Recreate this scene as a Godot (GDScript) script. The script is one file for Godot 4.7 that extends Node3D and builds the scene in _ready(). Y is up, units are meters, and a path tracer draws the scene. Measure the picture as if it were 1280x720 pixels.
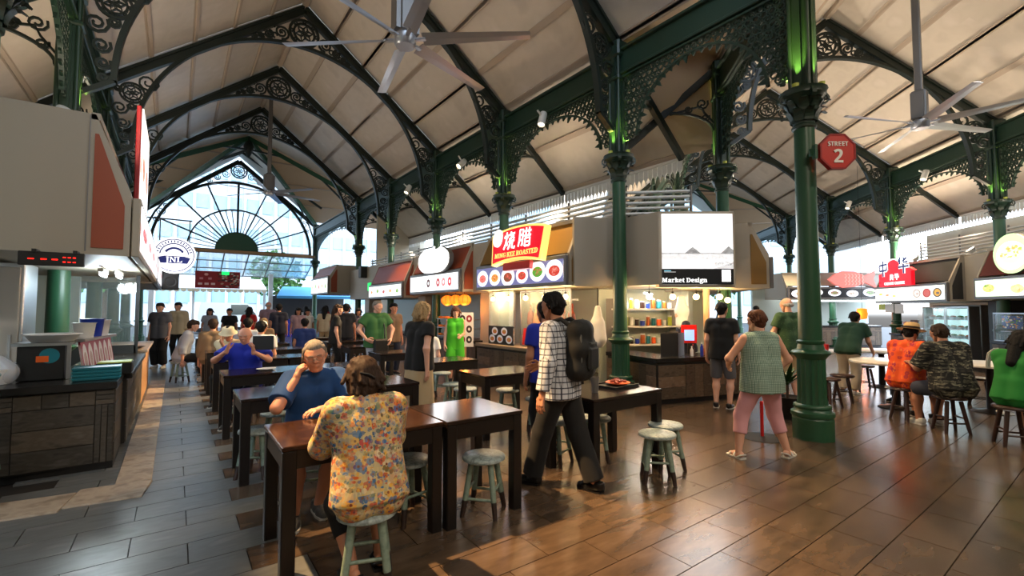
extends Node3D
# A hawker hall: two iron-framed aisles that leave a central hall at 45 degrees, with food stalls, tables, stools and guests.

class MB:
	var v := PackedVector3Array()
	var n := PackedVector3Array()
	var u := PackedVector2Array()
	var T := Transform3D()
	func tri(a: Vector3, b: Vector3, c: Vector3) -> void:
		a = T * a; b = T * b; c = T * c
		var m := (c - a).cross(b - a).normalized()
		v.append(a); v.append(b); v.append(c)
		n.append(m); n.append(m); n.append(m)
		u.append(Vector2(0, 0)); u.append(Vector2(1, 0)); u.append(Vector2(1, 1))
	func quad(a: Vector3, b: Vector3, c: Vector3, d: Vector3) -> MB:
		a = T * a; b = T * b; c = T * c; d = T * d
		var m := (c - a).cross(b - a) + (d - a).cross(c - a)
		m = m.normalized()
		for p in [a, b, c, a, c, d]:
			v.append(p); n.append(m)
		u.append(Vector2(0, 0)); u.append(Vector2(1, 0)); u.append(Vector2(1, 1))
		u.append(Vector2(0, 0)); u.append(Vector2(1, 1)); u.append(Vector2(0, 1))
		return self
	func squad(a: Vector3, b: Vector3, c: Vector3, d: Vector3, na: Vector3, nb: Vector3, nc: Vector3, nd: Vector3) -> void:
		v.append(T * a); v.append(T * b); v.append(T * c); v.append(T * a); v.append(T * c); v.append(T * d)
		for m in [na, nb, nc, na, nc, nd]:
			n.append((T.basis * m).normalized()); u.append(Vector2.ZERO)
	# a box by centre and size, with chamfered edges when bevel > 0
	func box(c: Vector3, s: Vector3, bevel := 0.0, B := Basis()) -> MB:
		var old := T
		T = T * Transform3D(B, c)
		var h := s / 2.0
		if bevel <= 0.0:
			for ax in 3:
				for sg in [-1.0, 1.0]:
					var e := Vector3.ZERO; e[ax] = h[ax] * sg
					var f := Vector3.ZERO; f[(ax + 1) % 3] = h[(ax + 1) % 3]
					var g := Vector3.ZERO; g[(ax + 2) % 3] = h[(ax + 2) % 3] * sg
					quad(e - f - g, e - f + g, e + f + g, e + f - g)
		else:
			var k := Vector3(bevel, bevel, bevel)
			var i := h - k
			for ax in 3:
				var a1 := (ax + 1) % 3
				var a2 := (ax + 2) % 3
				for sg in [-1.0, 1.0]:
					var e := Vector3.ZERO; e[ax] = h[ax] * sg
					var f := Vector3.ZERO; f[a1] = i[a1]
					var g := Vector3.ZERO; g[a2] = i[a2] * sg
					quad(e - f - g, e - f + g, e + f + g, e + f - g)
				for s1 in [-1.0, 1.0]:
					for s2 in [-1.0, 1.0]:
						var p := Vector3.ZERO; p[a1] = h[a1] * s1; p[a2] = i[a2] * s2
						var q := Vector3.ZERO; q[a1] = i[a1] * s1; q[a2] = h[a2] * s2
						var l := Vector3.ZERO; l[ax] = i[ax]
						if s1 * s2 > 0: quad(p - l, q - l, q + l, p + l)
						else: quad(q - l, p - l, p + l, q + l)
			for sx in [-1.0, 1.0]:
				for sy in [-1.0, 1.0]:
					for sz in [-1.0, 1.0]:
						var m := Vector3(sx, sy, sz)
						var a := Vector3(h.x, i.y, i.z) * m
						var b := Vector3(i.x, h.y, i.z) * m
						var c2 := Vector3(i.x, i.y, h.z) * m
						if sx * sy * sz > 0: tri(a, c2, b)
						else: tri(a, b, c2)
		T = old
		return self
	# a bar of rectangular section between two points
	func bar(a: Vector3, b: Vector3, w: float, h: float, up := Vector3.UP) -> MB:
		var d := b - a
		var z := d.normalized()
		if absf(z.dot(up)) > 0.98: up = Vector3.RIGHT
		var x := up.cross(z).normalized()
		var y := z.cross(x)
		return box((a + b) / 2.0, Vector3(w, h, d.length()), 0.0, Basis(x, y, z))
	func tube(pts: Array, r0: float, r1 := -1.0, sides := 8, caps := true) -> MB:
		if r1 < 0: r1 = r0
		var np := pts.size()
		var rings := []
		var nor := []
		var up := Vector3.UP
		var d0: Vector3 = (pts[1] - pts[0]).normalized()
		if absf(d0.dot(up)) > 0.9: up = Vector3.RIGHT
		var x := up.cross(d0).normalized()
		for k in np:
			var d: Vector3 = (pts[mini(k + 1, np - 1)] - pts[maxi(k - 1, 0)]).normalized()
			x = (x - d * x.dot(d)).normalized()
			var y := d.cross(x)
			var r := lerpf(r0, r1, float(k) / (np - 1))
			var ring := []
			var nr := []
			for j in sides:
				var a := TAU * j / sides
				var m := x * cos(a) + y * sin(a)
				ring.append(pts[k] + m * r); nr.append(m)
			rings.append(ring); nor.append(nr)
		for k in np - 1:
			for j in sides:
				var q := (j + 1) % sides
				squad(rings[k][j], rings[k + 1][j], rings[k + 1][q], rings[k][q], nor[k][j], nor[k + 1][j], nor[k + 1][q], nor[k][q])
		if caps:
			for j in sides:
				var q := (j + 1) % sides
				tri(pts[0], rings[0][j], rings[0][q])
				tri(pts[np - 1], rings[np - 1][q], rings[np - 1][j])
		return self
	# a profile of (radius, height) turned about the y axis
	func lathe(prof: Array, sides := 24, smooth := true, flute := 0.0, nfl := 0) -> MB:
		var np := prof.size()
		for k in np - 1:
			var p: Vector2 = prof[k]
			var q: Vector2 = prof[k + 1]
			if p.distance_to(q) < 1e-6: continue
			var t := (q - p).normalized()
			var nn := Vector2(t.y, -t.x)
			var n0 := nn
			var n1 := nn
			if smooth:
				if k > 0:
					var tp: Vector2 = (p - prof[k - 1]).normalized()
					if tp.dot(t) > 0.6: n0 = Vector2(tp.y + t.y, -tp.x - t.x).normalized()
				if k < np - 2:
					var tn: Vector2 = (prof[k + 2] - q).normalized()
					if tn.dot(t) > 0.6: n1 = Vector2(tn.y + t.y, -tn.x - t.x).normalized()
			for j in sides:
				var a := TAU * j / sides
				var b := TAU * (j + 1) / sides
				var fa := 1.0
				var fb := 1.0
				if nfl > 0:
					fa = 1.0 - flute * absf(sin(a * nfl / 2.0)); fb = 1.0 - flute * absf(sin(b * nfl / 2.0))
				var ca := Vector3(cos(a), 0, sin(a))
				var cb := Vector3(cos(b), 0, sin(b))
				var A := ca * p.x * fa + Vector3(0, p.y, 0)
				var B := cb * p.x * fb + Vector3(0, p.y, 0)
				var C := cb * q.x * fb + Vector3(0, q.y, 0)
				var D := ca * q.x * fa + Vector3(0, q.y, 0)
				if nfl > 0: quad(A, B, C, D)
				else: squad(A, B, C, D, ca * n0.x + Vector3(0, n0.y, 0), cb * n0.x + Vector3(0, n0.y, 0), cb * n1.x + Vector3(0, n1.y, 0), ca * n1.x + Vector3(0, n1.y, 0))
		return self
	# an outline in the xy plane, extruded by depth towards +z and -z
	func prism(poly: PackedVector2Array, depth: float) -> MB:
		var h := depth / 2.0
		var mn := poly[0]
		var mx := poly[0]
		for p in poly: mn = mn.min(p); mx = mx.max(p)
		var sz := mx - mn
		if Geometry2D.is_polygon_clockwise(poly): poly.reverse()
		var id := Geometry2D.triangulate_polygon(poly)
		for k in range(0, id.size(), 3):
			for f in [[0, 2, 1, h, 1.0], [0, 1, 2, -h, -1.0]]:
				for w in 3:
					var p: Vector2 = poly[id[k + int(f[w])]]
					v.append(T * Vector3(p.x, p.y, f[3])); n.append((T.basis * Vector3(0, 0, f[4])).normalized())
					u.append(Vector2((p.x - mn.x) / sz.x, 1.0 - (p.y - mn.y) / sz.y))
		for k in poly.size():
			var a := poly[k]
			var b := poly[(k + 1) % poly.size()]
			quad(Vector3(a.x, a.y, -h), Vector3(a.x, a.y, h), Vector3(b.x, b.y, h), Vector3(b.x, b.y, -h))
		return self
	# a flat iron strip along a curve in the xy plane
	func strip(pts: Array, w: float, depth: float, closed := false, w1 := -1.0) -> MB:
		if w1 < 0: w1 = w
		var np := pts.size()
		var L := []
		var R := []
		for k in np:
			var a: Vector2 = pts[(k - 1 + np) % np] if closed else pts[maxi(k - 1, 0)]
			var b: Vector2 = pts[(k + 1) % np] if closed else pts[mini(k + 1, np - 1)]
			var t := (b - a).normalized()
			var m := Vector2(-t.y, t.x) * lerpf(w, w1, float(k) / (np - 1)) / 2.0
			L.append(pts[k] + m); R.append(pts[k] - m)
		var h := depth / 2.0
		for k in (np if closed else np - 1):
			var q := (k + 1) % np
			var a := Vector3(L[k].x, L[k].y, 0)
			var b := Vector3(L[q].x, L[q].y, 0)
			var c := Vector3(R[q].x, R[q].y, 0)
			var d := Vector3(R[k].x, R[k].y, 0)
			var z := Vector3(0, 0, h)
			quad(a + z, b + z, c + z, d + z)
			quad(d - z, c - z, b - z, a - z)
			quad(b + z, a + z, a - z, b - z)
			quad(d + z, c + z, c - z, d - z)
		return self
	func ball(c: Vector3, r: Vector3, nu := 12, nv := 8) -> MB:
		for i in nv:
			for j in nu:
				var q := []
				for k in [[j, i], [j, i + 1], [j + 1, i + 1], [j + 1, i]]:
					var th: float = PI * k[1] / nv
					var ph: float = TAU * k[0] / nu
					q.append(Vector3(sin(th) * cos(ph), cos(th), sin(th) * sin(ph)))
				squad(c + q[0] * r, c + q[1] * r, c + q[2] * r, c + q[3] * r, q[0] / r, q[1] / r, q[2] / r, q[3] / r)
		return self
	func append(o: MB, X := Transform3D()) -> MB:
		var X2 := T * X
		var B := X2.basis.inverse().transposed()
		var flip := X2.basis.determinant() < 0
		for k in range(0, o.v.size(), 3):
			for w in ([0, 2, 1] if flip else [0, 1, 2]):
				v.append(X2 * o.v[k + w]); n.append((B * o.n[k + w]).normalized()); u.append(o.u[k + w])
		return self
	func mesh() -> ArrayMesh:
		var a := []
		a.resize(Mesh.ARRAY_MAX)
		a[Mesh.ARRAY_VERTEX] = v; a[Mesh.ARRAY_NORMAL] = n; a[Mesh.ARRAY_TEX_UV] = u
		var m := ArrayMesh.new()
		if v.size() > 0: m.add_surface_from_arrays(Mesh.PRIMITIVE_TRIANGLES, a)
		return m

var taken := {}
var M := {}
var rng := RandomNumberGenerator.new()

func numbered(called: String) -> String:
	taken[called] = taken.get(called, -1) + 1
	return called if taken[called] == 0 else "%s_%03d" % [called, taken[called]]

func tag(o: Node, label: String, category := "", group := "", kind := "") -> Node:
	if label: o.set_meta("label", label)
	if category: o.set_meta("category", category)
	if group: o.set_meta("group", group)
	if kind: o.set_meta("kind", kind)
	return o

func thing(called: String, label: String, category: String, at := Vector3.ZERO, yaw := 0.0, group := "") -> Node3D:
	var o := Node3D.new()
	o.name = numbered(called)
	add_child(o)
	o.position = at
	o.rotation.y = yaw
	tag(o, label, category, group)
	return o

func structure(called: String) -> Node3D:
	var o := Node3D.new()
	o.name = numbered(called)
	add_child(o)
	o.set_meta("kind", "structure")
	return o

func part(called: String, m, mat: Material, parent: Node3D, X := Transform3D()) -> MeshInstance3D:
	var o := MeshInstance3D.new()
	o.name = called
	o.mesh = m.mesh() if m is MB else m
	o.material_override = mat
	o.transform = X
	parent.add_child(o, true)
	return o

func at3(x: float, y: float, z: float, yaw := 0.0) -> Transform3D:
	return Transform3D(Basis(Vector3.UP, yaw), Vector3(x, y, z))

func copy_of(o: Node3D, label: String, X: Transform3D, called := "") -> Node3D:
	var c: Node3D = o.duplicate()
	c.name = numbered(called if called else o.get_meta("kindname", String(o.name)))
	add_child(c)
	c.transform = X
	c.set_meta("label", label)
	return c

# ---------- materials ----------
func mat(key: String, col: Color, rough := 0.6, metal := 0.0) -> StandardMaterial3D:
	if M.has(key): return M[key]
	var m := StandardMaterial3D.new()
	m.resource_name = key
	m.albedo_color = col
	m.roughness = rough
	m.metallic = metal
	M[key] = m
	return m

func noise_tex(freq: float, cols: Array, seed_: int, size := 256, stretch := Vector2(1, 1), oct := 4, warp := 0.0) -> ImageTexture:
	var f := FastNoiseLite.new()
	f.seed = seed_; f.frequency = freq; f.fractal_octaves = oct
	f.noise_type = FastNoiseLite.TYPE_SIMPLEX_SMOOTH
	if warp > 0.0:
		f.domain_warp_enabled = true; f.domain_warp_amplitude = warp; f.domain_warp_frequency = freq
	var im := Image.create(size, size, false, Image.FORMAT_RGB8)
	var g := Gradient.new()
	g.offsets = PackedFloat32Array(); g.colors = PackedColorArray()
	var offs := PackedFloat32Array()
	var cc := PackedColorArray()
	for k in cols.size():
		offs.append(float(k) / (cols.size() - 1)); cc.append(cols[k])
	g.offsets = offs; g.colors = cc
	for y in size:
		for x in size:
			# blended with itself shifted, so that the picture tiles
			var tx := float(x) / size
			var a := f.get_noise_2d(x * stretch.x, y * stretch.y)
			var b := f.get_noise_2d((x - size) * stretch.x, y * stretch.y)
			var c := f.get_noise_2d(x * stretch.x, (y - size) * stretch.y)
			var ty := float(y) / size
			var wx := smoothstep(0.8, 1.0, tx)
			var wy := smoothstep(0.8, 1.0, ty)
			var w := lerpf(lerpf(a, b, wx), c, wy * (1.0 - wx))
			im.set_pixel(x, y, g.sample(clampf(w * 0.9 + 0.5, 0.0, 1.0)))
	return ImageTexture.create_from_image(im)

func texmat(key: String, tex: Texture2D, rough := 0.6, scale := 1.0, metal := 0.0, world := false) -> StandardMaterial3D:
	if M.has(key): return M[key]
	var m := mat(key, Color.WHITE, rough, metal)
	m.albedo_texture = tex
	m.uv1_triplanar = true
	m.uv1_world_triplanar = world
	m.uv1_scale = Vector3.ONE * scale
	return m

func glow(key: String, col: Color, energy := 1.0) -> StandardMaterial3D:
	if M.has(key): return M[key]
	var m := mat(key, col, 0.5)
	m.emission_enabled = true
	m.emission = col
	m.emission_energy_multiplier = energy
	return m

func screen_mat(key: String, im: Image, energy := 1.0) -> StandardMaterial3D:
	if M.has(key): return M[key]
	var t := ImageTexture.create_from_image(im)
	var m := mat(key, Color.WHITE, 0.35)
	m.albedo_texture = t
	m.emission_enabled = true
	m.emission = Color.BLACK
	m.emission_texture = t
	m.emission_operator = BaseMaterial3D.EMISSION_OP_ADD
	m.emission_energy_multiplier = energy
	return m

func print_mat(key: String, im: Image, rough := 0.5) -> StandardMaterial3D:
	if M.has(key): return M[key]
	var m := mat(key, Color.WHITE, rough)
	m.albedo_texture = ImageTexture.create_from_image(im)
	return m

func glass(key: String, col: Color, alpha: float) -> StandardMaterial3D:
	if M.has(key): return M[key]
	var m := mat(key, Color(col, alpha), 0.05)
	m.transparency = BaseMaterial3D.TRANSPARENCY_ALPHA
	return m

func omni(at: Vector3, col: Color, e: float, size := 0.05, parent: Node3D = null) -> OmniLight3D:
	var l := OmniLight3D.new()
	l.name = "lamp_light"
	l.light_color = col; l.light_energy = e; l.light_size = size
	l.omni_range = 40.0; l.omni_attenuation = 2.0; l.shadow_enabled = true
	(parent if parent else self).add_child(l, true)
	l.position = at
	return l

func spot(at: Vector3, to: Vector3, col: Color, e: float, angle: float, size := 0.05, blend := 0.6) -> SpotLight3D:
	var l := SpotLight3D.new()
	l.name = "spot_light"
	l.light_color = col; l.light_energy = e; l.light_size = size
	l.spot_range = 40.0; l.spot_attenuation = 2.0; l.spot_angle = angle; l.spot_angle_attenuation = blend; l.shadow_enabled = true
	add_child(l, true)
	l.look_at_from_position(at, to, Vector3.UP if absf((to - at).normalized().y) < 0.98 else Vector3.RIGHT)
	return l

func area(at: Vector3, to: Vector3, w: float, h: float, col: Color, e: float) -> AreaLight3D:
	var l := AreaLight3D.new()
	l.name = "area_light"
	l.light_color = col; l.light_energy = e
	l.area_size = Vector2(w, h)
	l.area_range = 40.0; l.area_attenuation = 2.0; l.shadow_enabled = true
	add_child(l, true)
	l.look_at_from_position(at, to, Vector3.UP if absf((to - at).normalized().y) < 0.98 else Vector3.RIGHT)
	return l

func arc_pts(c: Vector2, r: float, a0: float, a1: float, k: int) -> Array:
	var o := []
	for i in k + 1:
		var a := lerpf(a0, a1, float(i) / k)
		o.append(c + Vector2(cos(a), sin(a)) * r)
	return o

# spiral from the outside in
func spiral(c: Vector2, r: float, a0: float, turns: float, dir := 1.0, k := 16) -> Array:
	var o := []
	for i in k + 1:
		var t := float(i) / k
		var a := a0 + dir * TAU * turns * t
		o.append(c + Vector2(cos(a), sin(a)) * r * (1.0 - 0.8 * t))
	return o

# lettering: one mesh of text centred at the origin, readable from +z
func text_mesh(s: String, height: float, serif := false, depth := 0.01) -> TextMesh:
	var f := SystemFont.new()
	f.font_names = PackedStringArray(["Droid Serif" if serif else "Droid Sans"])
	f.font_weight = 700
	var t := TextMesh.new()
	t.font = f
	t.text = s
	t.font_size = 48
	t.pixel_size = height / 36.0
	t.depth = depth
	return t

# brush strokes on a 0..10 grid (y down), drawn as flat strips
func strokes(ss: Array, size: float, w: float, depth := 0.012) -> MB:
	var m := MB.new()
	for s in ss:
		var pts := []
		for k in range(0, s.size(), 2):
			pts.append(Vector2((s[k] - 5.0) * size / 10.0, (5.0 - s[k + 1]) * size / 10.0))
		m.strip(pts, w, depth)
	return m

# ---------- iron frame ----------
const CAP := 4.32
const EAVE := 6.35
const RIDGE := 9.4
var shared := {}

func column_meshes() -> void:
	var b := MB.new()
	b.lathe([Vector2(0.0, 0), Vector2(0.235, 0), Vector2(0.235, 0.255), Vector2(0.225, 0.275)], 8, false)
	b.lathe([Vector2(0.225, 0.275), Vector2(0.235, 0.295), Vector2(0.23, 0.33), Vector2(0.2, 0.345), Vector2(0.19, 0.37), Vector2(0.205, 0.39), Vector2(0.2, 0.415), Vector2(0.17, 0.43)], 28)
	shared.base = b.mesh()
	var p := MB.new()
	p.lathe([Vector2(0.165, 0.42), Vector2(0.155, 0.5), Vector2(0.152, 0.98)], 64, false, 0.1, 16)
	p.lathe([Vector2(0.152, 0.97), Vector2(0.16, 0.985), Vector2(0.205, 1.03), Vector2(0.215, 1.05), Vector2(0.2, 1.07), Vector2(0.15, 1.09), Vector2(0.135, 1.15), Vector2(0.15, 1.165), Vector2(0.15, 1.19), Vector2(0.13, 1.205)], 28)
	shared.pedestal = p.mesh()
	var s := MB.new()
	s.lathe([Vector2(0.128, 1.2), Vector2(0.118, 2.6), Vector2(0.114, 3.86)], 24)
	shared.shaft = s.mesh()
	var c := MB.new()
	c.lathe([Vector2(0.114, 3.84), Vector2(0.135, 3.85), Vector2(0.14, 3.88), Vector2(0.118, 3.9), Vector2(0.13, 4.0), Vector2(0.165, 4.14), Vector2(0.235, 4.24), Vector2(0.25, 4.25), Vector2(0.25, 4.29), Vector2(0.27, 4.32), Vector2(0.0, 4.32)], 16)
	for row in 2:
		for k in 8:
			var a := TAU * (k + 0.5 * row) / 8
			var r0 := 0.125 + 0.02 * row
			var y0 := 3.93 + 0.12 * row
			var o := Vector3(cos(a), 0, sin(a))
			var t := Vector3(-sin(a), 0, cos(a))
			var prev_l := Vector3.ZERO
			var prev_r := Vector3.ZERO
			for i in 7:
				var f := float(i) / 6
				var r := r0 + 0.015 + 0.13 * f * f
				var y := y0 + 0.2 * f - (0.09 * (f - 0.75) * 4.0 if f > 0.75 else 0.0)
				var w := 0.055 * (1.0 - 0.6 * f * f)
				var l := o * r + Vector3(0, y, 0) - t * w
				var q := o * r + Vector3(0, y, 0) + t * w
				if i > 0: c.quad(prev_l, l, q, prev_r); c.quad(prev_r - o * .012, q - o * .012, l - o * .012, prev_l - o * .012)
				prev_l = l; prev_r = q
	for k in 4:
		var a := TAU * (k + 0.5) / 4
		c.T = Transform3D(Basis(Vector3.UP, -a), Vector3(cos(a) * 0.2, 4.22, sin(a) * 0.2))
		c.strip(spiral(Vector2(0.03, 0), 0.07, PI * 0.5, 1.4, -1.0, 14), 0.022, 0.05)
	c.T = Transform3D()
	shared.capital = c.mesh()
	var r := MB.new()
	r.box(Vector3(0, (CAP + EAVE) / 2, 0), Vector3(0.2, EAVE - CAP, 0.2))
	for sx in [-1, 1]:
		for sz in [-1, 1]:
			r.tube([Vector3(sx * 0.1, CAP, sz * 0.1), Vector3(sx * 0.1, EAVE, sz * 0.1)], 0.032, -1, 8)
		r.box(Vector3(sx * 0.115, (CAP + EAVE) / 2, 0), Vector3(0.03, EAVE - CAP, 0.07))
		r.box(Vector3(0, (CAP + EAVE) / 2, sx * 0.115), Vector3(0.07, EAVE - CAP, 0.03))
	r.box(Vector3(0, CAP + 0.02, 0), Vector3(0.3, 0.04, 0.3), 0.01)
	r.box(Vector3(0, 5.7, 0), Vector3(0.3, 0.08, 0.3), 0.02)
	r.box(Vector3(0, 6.24, 0), Vector3(0.32, 0.3, 0.32), 0.03)
	shared.pier = r.mesh()
	var lamp := MB.new()
	lamp.lathe([Vector2(0, 0), Vector2(0.035, 0), Vector2(0.04, 0.05), Vector2(0.0, 0.05)], 10)
	shared.uplamp = lamp.mesh()

func column(label: String, X: Transform3D, lit := 1.0) -> Node3D:
	var o := thing("iron_column", label, "column", Vector3.ZERO, 0, "green cast iron columns")
	o.transform = X
	part("base", shared.base, M.green, o)
	part("pedestal", shared.pedestal, M.green, o)
	part("shaft", shared.shaft, M.green, o)
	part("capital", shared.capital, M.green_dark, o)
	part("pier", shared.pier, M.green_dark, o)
	if lit > 0.0:
		for k in 4:
			var q := TAU * k / 4
			var p := Vector3(cos(q), 0, sin(q)) * 0.21
			part("uplight", shared.uplamp, M.lamp_amber, o, at3(p.x, CAP + 0.005, p.z))
			if lit > 1.5 or k % 2 == 0:
				spot(X * Vector3(p.x * 1.1, CAP + 0.06, p.z * 1.1), X * Vector3(p.x * 0.5, CAP + 0.45, p.z * 0.5), Color(0.97, 1.0, 0.45), 4.5, 17.0, 0.03)
	return o

# one girder bay along x, from pier to pier, y in metres above the floor
func girder_mesh(L: float) -> Array:
	var key := "girder%.2f" % L
	if shared.has(key): return shared[key]
	var b := MB.new()
	b.box(Vector3(L / 2, 5.98, 0), Vector3(L, 0.4, 0.08))
	b.box(Vector3(L / 2, 6.2, 0), Vector3(L, 0.05, 0.22), 0.01)
	b.box(Vector3(L / 2, 5.77, 0), Vector3(L, 0.05, 0.2), 0.01)
	b.box(Vector3(L / 2, 5.71, 0), Vector3(L, 0.03, 0.13))
	var k := 0
	while k * 0.45 < L:
		b.box(Vector3(0.15 + k * 0.45, 6.25, 0.06), Vector3(0.05, 0.06, 0.05)); k += 1
	var lace := MB.new()
	var rx := L / 2 - 0.42
	var cy := 4.55
	var ry := 1.02
	var row := 0
	var y := 5.66
	while y > 4.42:
		var x := 0.17 + (0.055 if row % 2 else 0.0)
		while x < L - 0.16:
			var e := pow((x - L / 2) / (rx + 0.05), 2) + pow(maxf(y - cy, 0.0) / (ry + 0.05), 2)
			var lim := 0.34 - 0.2 * (5.7 - y) / 1.3
			if e > 1.0 and (y > cy or minf(x, L - x) < lim):
				lace.strip(arc_pts(Vector2(x, y), 0.05, 0, TAU * 5 / 6, 5), 0.02, 0.03, true)
				if row % 2 == 0: lace.box(Vector3(x, y, 0), Vector3(0.03, 0.03, 0.025), 0, Basis(Vector3.BACK, PI / 4))
			x += 0.11
		y -= 0.088
		row += 1
	for q in range(10):
		if q % 5 == 0: lace.strip(spiral(Vector2(0.3 + 0.02 * q, 5.35 - 0.02 * q), 0.1, 0, 1.2, 1, 8), 0.02, 0.034)
	var edge := MB.new()
	edge.strip(arc_ellipse(Vector2(L / 2, cy), rx, ry, 0.02, PI - 0.02, 28), 0.035, 0.06)
	for i in 23:
		var a := 0.1 + (PI - 0.2) * i / 22.0
		var p := Vector2(L / 2 + cos(a) * rx, cy + sin(a) * ry)
		var o := (Vector2(L / 2, cy) - p).normalized()
		var t := Vector2(-o.y, o.x)
		var big := 1.25 if i % 4 == 2 else 0.8
		edge.prism(PackedVector2Array([p - t * 0.045, p + t * 0.045, p + t * 0.03 + o * 0.05 * big, p + o * 0.11 * big, p - t * 0.03 + o * 0.05 * big]), 0.03)
	shared[key] = [b.mesh(), lace.mesh(), edge.mesh()]
	return shared[key]

func arc_ellipse(c: Vector2, rx: float, ry: float, a0: float, a1: float, k: int) -> Array:
	var o := []
	for i in k + 1:
		var a := lerpf(a0, a1, float(i) / k)
		o.append(c + Vector2(cos(a) * rx, sin(a) * ry))
	return o

func girder(label: String, X: Transform3D, L: float) -> void:
	var g := girder_mesh(L)
	var o := thing("lace_girder", label, "girder", Vector3.ZERO, 0, "green lacework girders")
	o.transform = X
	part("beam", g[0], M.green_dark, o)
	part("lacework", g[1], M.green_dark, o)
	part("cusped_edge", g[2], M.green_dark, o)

func flower(m: MB, c: Vector2, r: float) -> void:
	m.strip(arc_pts(c, r, 0, TAU * 19 / 20, 19), r * 0.18, 0.06, true)
	m.strip(arc_pts(c, r * 0.72, 0, TAU * 15 / 16, 15), r * 0.15, 0.05, true)
	for k in 8:
		var a := TAU * k / 8
		var d := Vector2(cos(a), sin(a))
		m.strip(arc_pts(c + d * r * 0.86, r * 0.11, 0, TAU * 5 / 6, 5), r * 0.09, 0.05, true)
	for k in 6:
		var a := TAU * k / 6 + 0.26
		var d := Vector2(cos(a), sin(a))
		var t := Vector2(-d.y, d.x)
		m.strip([c + d * r * 0.12, c + d * r * 0.34 + t * r * 0.15, c + d * r * 0.62, c + d * r * 0.34 - t * r * 0.15], r * 0.1, 0.045, true)
	m.strip(arc_pts(c, r * 0.1, 0, TAU * 5 / 6, 5), r * 0.1, 0.05, true)

# a truss across x = 0..W in the xy plane; arch tangent to the rafters
func truss_meshes(W: float) -> Dictionary:
	var key := "truss%.2f" % W
	if shared.has(key): return shared[key]
	var h := W / 2
	var sl := (RIDGE - EAVE) / h
	var cy := 5.0
	var R := (RIDGE - 0.1 - cy) / sqrt(1 + sl * sl) - 0.02
	var d := {}
	for sg in [-1.0, 1.0]:
		var m := MB.new()
		m.bar(Vector3(h + sg * h, EAVE - 0.08, 0), Vector3(h, RIDGE - 0.08, 0), 0.14, 0.17, Vector3.UP)
		m.bar(Vector3(h + sg * h, EAVE + 0.02, 0), Vector3(h, RIDGE + 0.02, 0), 0.22, 0.05, Vector3.UP)
		d["rafter_l" if sg < 0 else "rafter_r"] = m.mesh()
	var a := MB.new()
	a.strip(arc_pts(Vector2(h, cy), R, 0.0, PI, 56), 0.075, 0.12)
	for sg in [-1.0, 1.0]:
		a.strip([Vector2(h + sg * R, cy), Vector2(h + sg * (h - 0.16), 4.75)], 0.07, 0.1)
	d.arch = a.mesh()
	var s := MB.new()
	var ro := MB.new()
	# crown rosette between the arch and the ridge
	var r0 := (RIDGE - 0.25 - (cy + R)) * 0.5 * 0.86
	var c0 := Vector2(h, cy + R + r0 * 1.06)
	flower(ro, c0, r0)
	d.rosette = ro.mesh()
	for sg in [-1.0, 1.0]:
		# scrolls that shrink towards the point where arch and rafter meet
		var x := r0 * 1.0
		for k in 9:
			var lo := 0.0
			var r := 0.0
			for it in 12:
				var xc := x + r
				var chord: float = RIDGE - 0.2 - sl * xc
				var arch: float = cy + sqrt(maxf(R * R - xc * xc, 0.0)) + 0.04
				r = maxf((chord - arch) * 0.5 * 0.82, 0.0)
				lo = (chord + arch) / 2
			if r < 0.035: break
			var c := Vector2(h + sg * (x + r), lo)
			s.strip(spiral(c, r, PI / 2 if k % 2 else -PI / 2, 1.9, sg * (1.0 if k % 2 else -1.0), 22), 0.048, 0.045, false, 0.032)
			s.ball(Vector3(c.x, c.y, 0), Vector3(0.035, 0.035, 0.03), 6, 4)
			s.strip(arc_pts(c + Vector2(sg * r * 0.9, -r * 0.7), r * 0.34, 0, TAU * 0.8, 8), 0.034, 0.035)
			s.strip(arc_pts(c + Vector2(sg * r * 0.9, r * 0.75), r * 0.28, 0, TAU * 0.8, 8), 0.034, 0.035)
			x += r * 2.0
		# lower spandrel at the pier: small flower and scrolls
		var fl := MB.new()
		var fx := h - 0.47
		var fc := Vector2(h + sg * fx, RIDGE - 0.2 - sl * fx - 0.33)
		flower(fl, fc, 0.21)
		s.append(fl)
		for q in [[0.22, -0.36, 0.15], [0.15, -0.68, 0.12], [0.12, -0.95, 0.1], [0.11, -1.17, 0.08], [0.27, 0.05, 0.07], [0.0, -0.29, 0.08]]:
			var c := fc + Vector2(sg * q[0] * 0.9, q[1])
			s.strip(spiral(c, q[2], 0.6, 1.7, sg, 16), 0.04, 0.045, false, 0.028)
		var xx := h - 0.72
		for k in 6:
			var chord: float = RIDGE - 0.2 - sl * xx
			var arch: float = cy + sqrt(maxf(R * R - xx * xx, 0.0)) + 0.04
			var r := (chord - arch) * 0.5 * 0.85
			if r < 0.035: break
			s.strip(spiral(Vector2(h + sg * xx, (chord + arch) / 2), r, 0.6, 1.7, sg, 16), 0.04, 0.045, false, 0.028)
			xx -= r * 1.9
	d.scroll = s.mesh()
	shared[key] = d
	return d

func truss(label: String, X: Transform3D, W: float) -> void:
	var d := truss_meshes(W)
	var o := thing("roof_truss", label, "roof truss", Vector3.ZERO, 0, "green arched roof trusses")
	o.transform = X
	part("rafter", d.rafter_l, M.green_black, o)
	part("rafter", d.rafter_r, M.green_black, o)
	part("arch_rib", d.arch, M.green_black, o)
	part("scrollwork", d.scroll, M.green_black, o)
	part("rosette", d.rosette, M.green_black, o)

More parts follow.
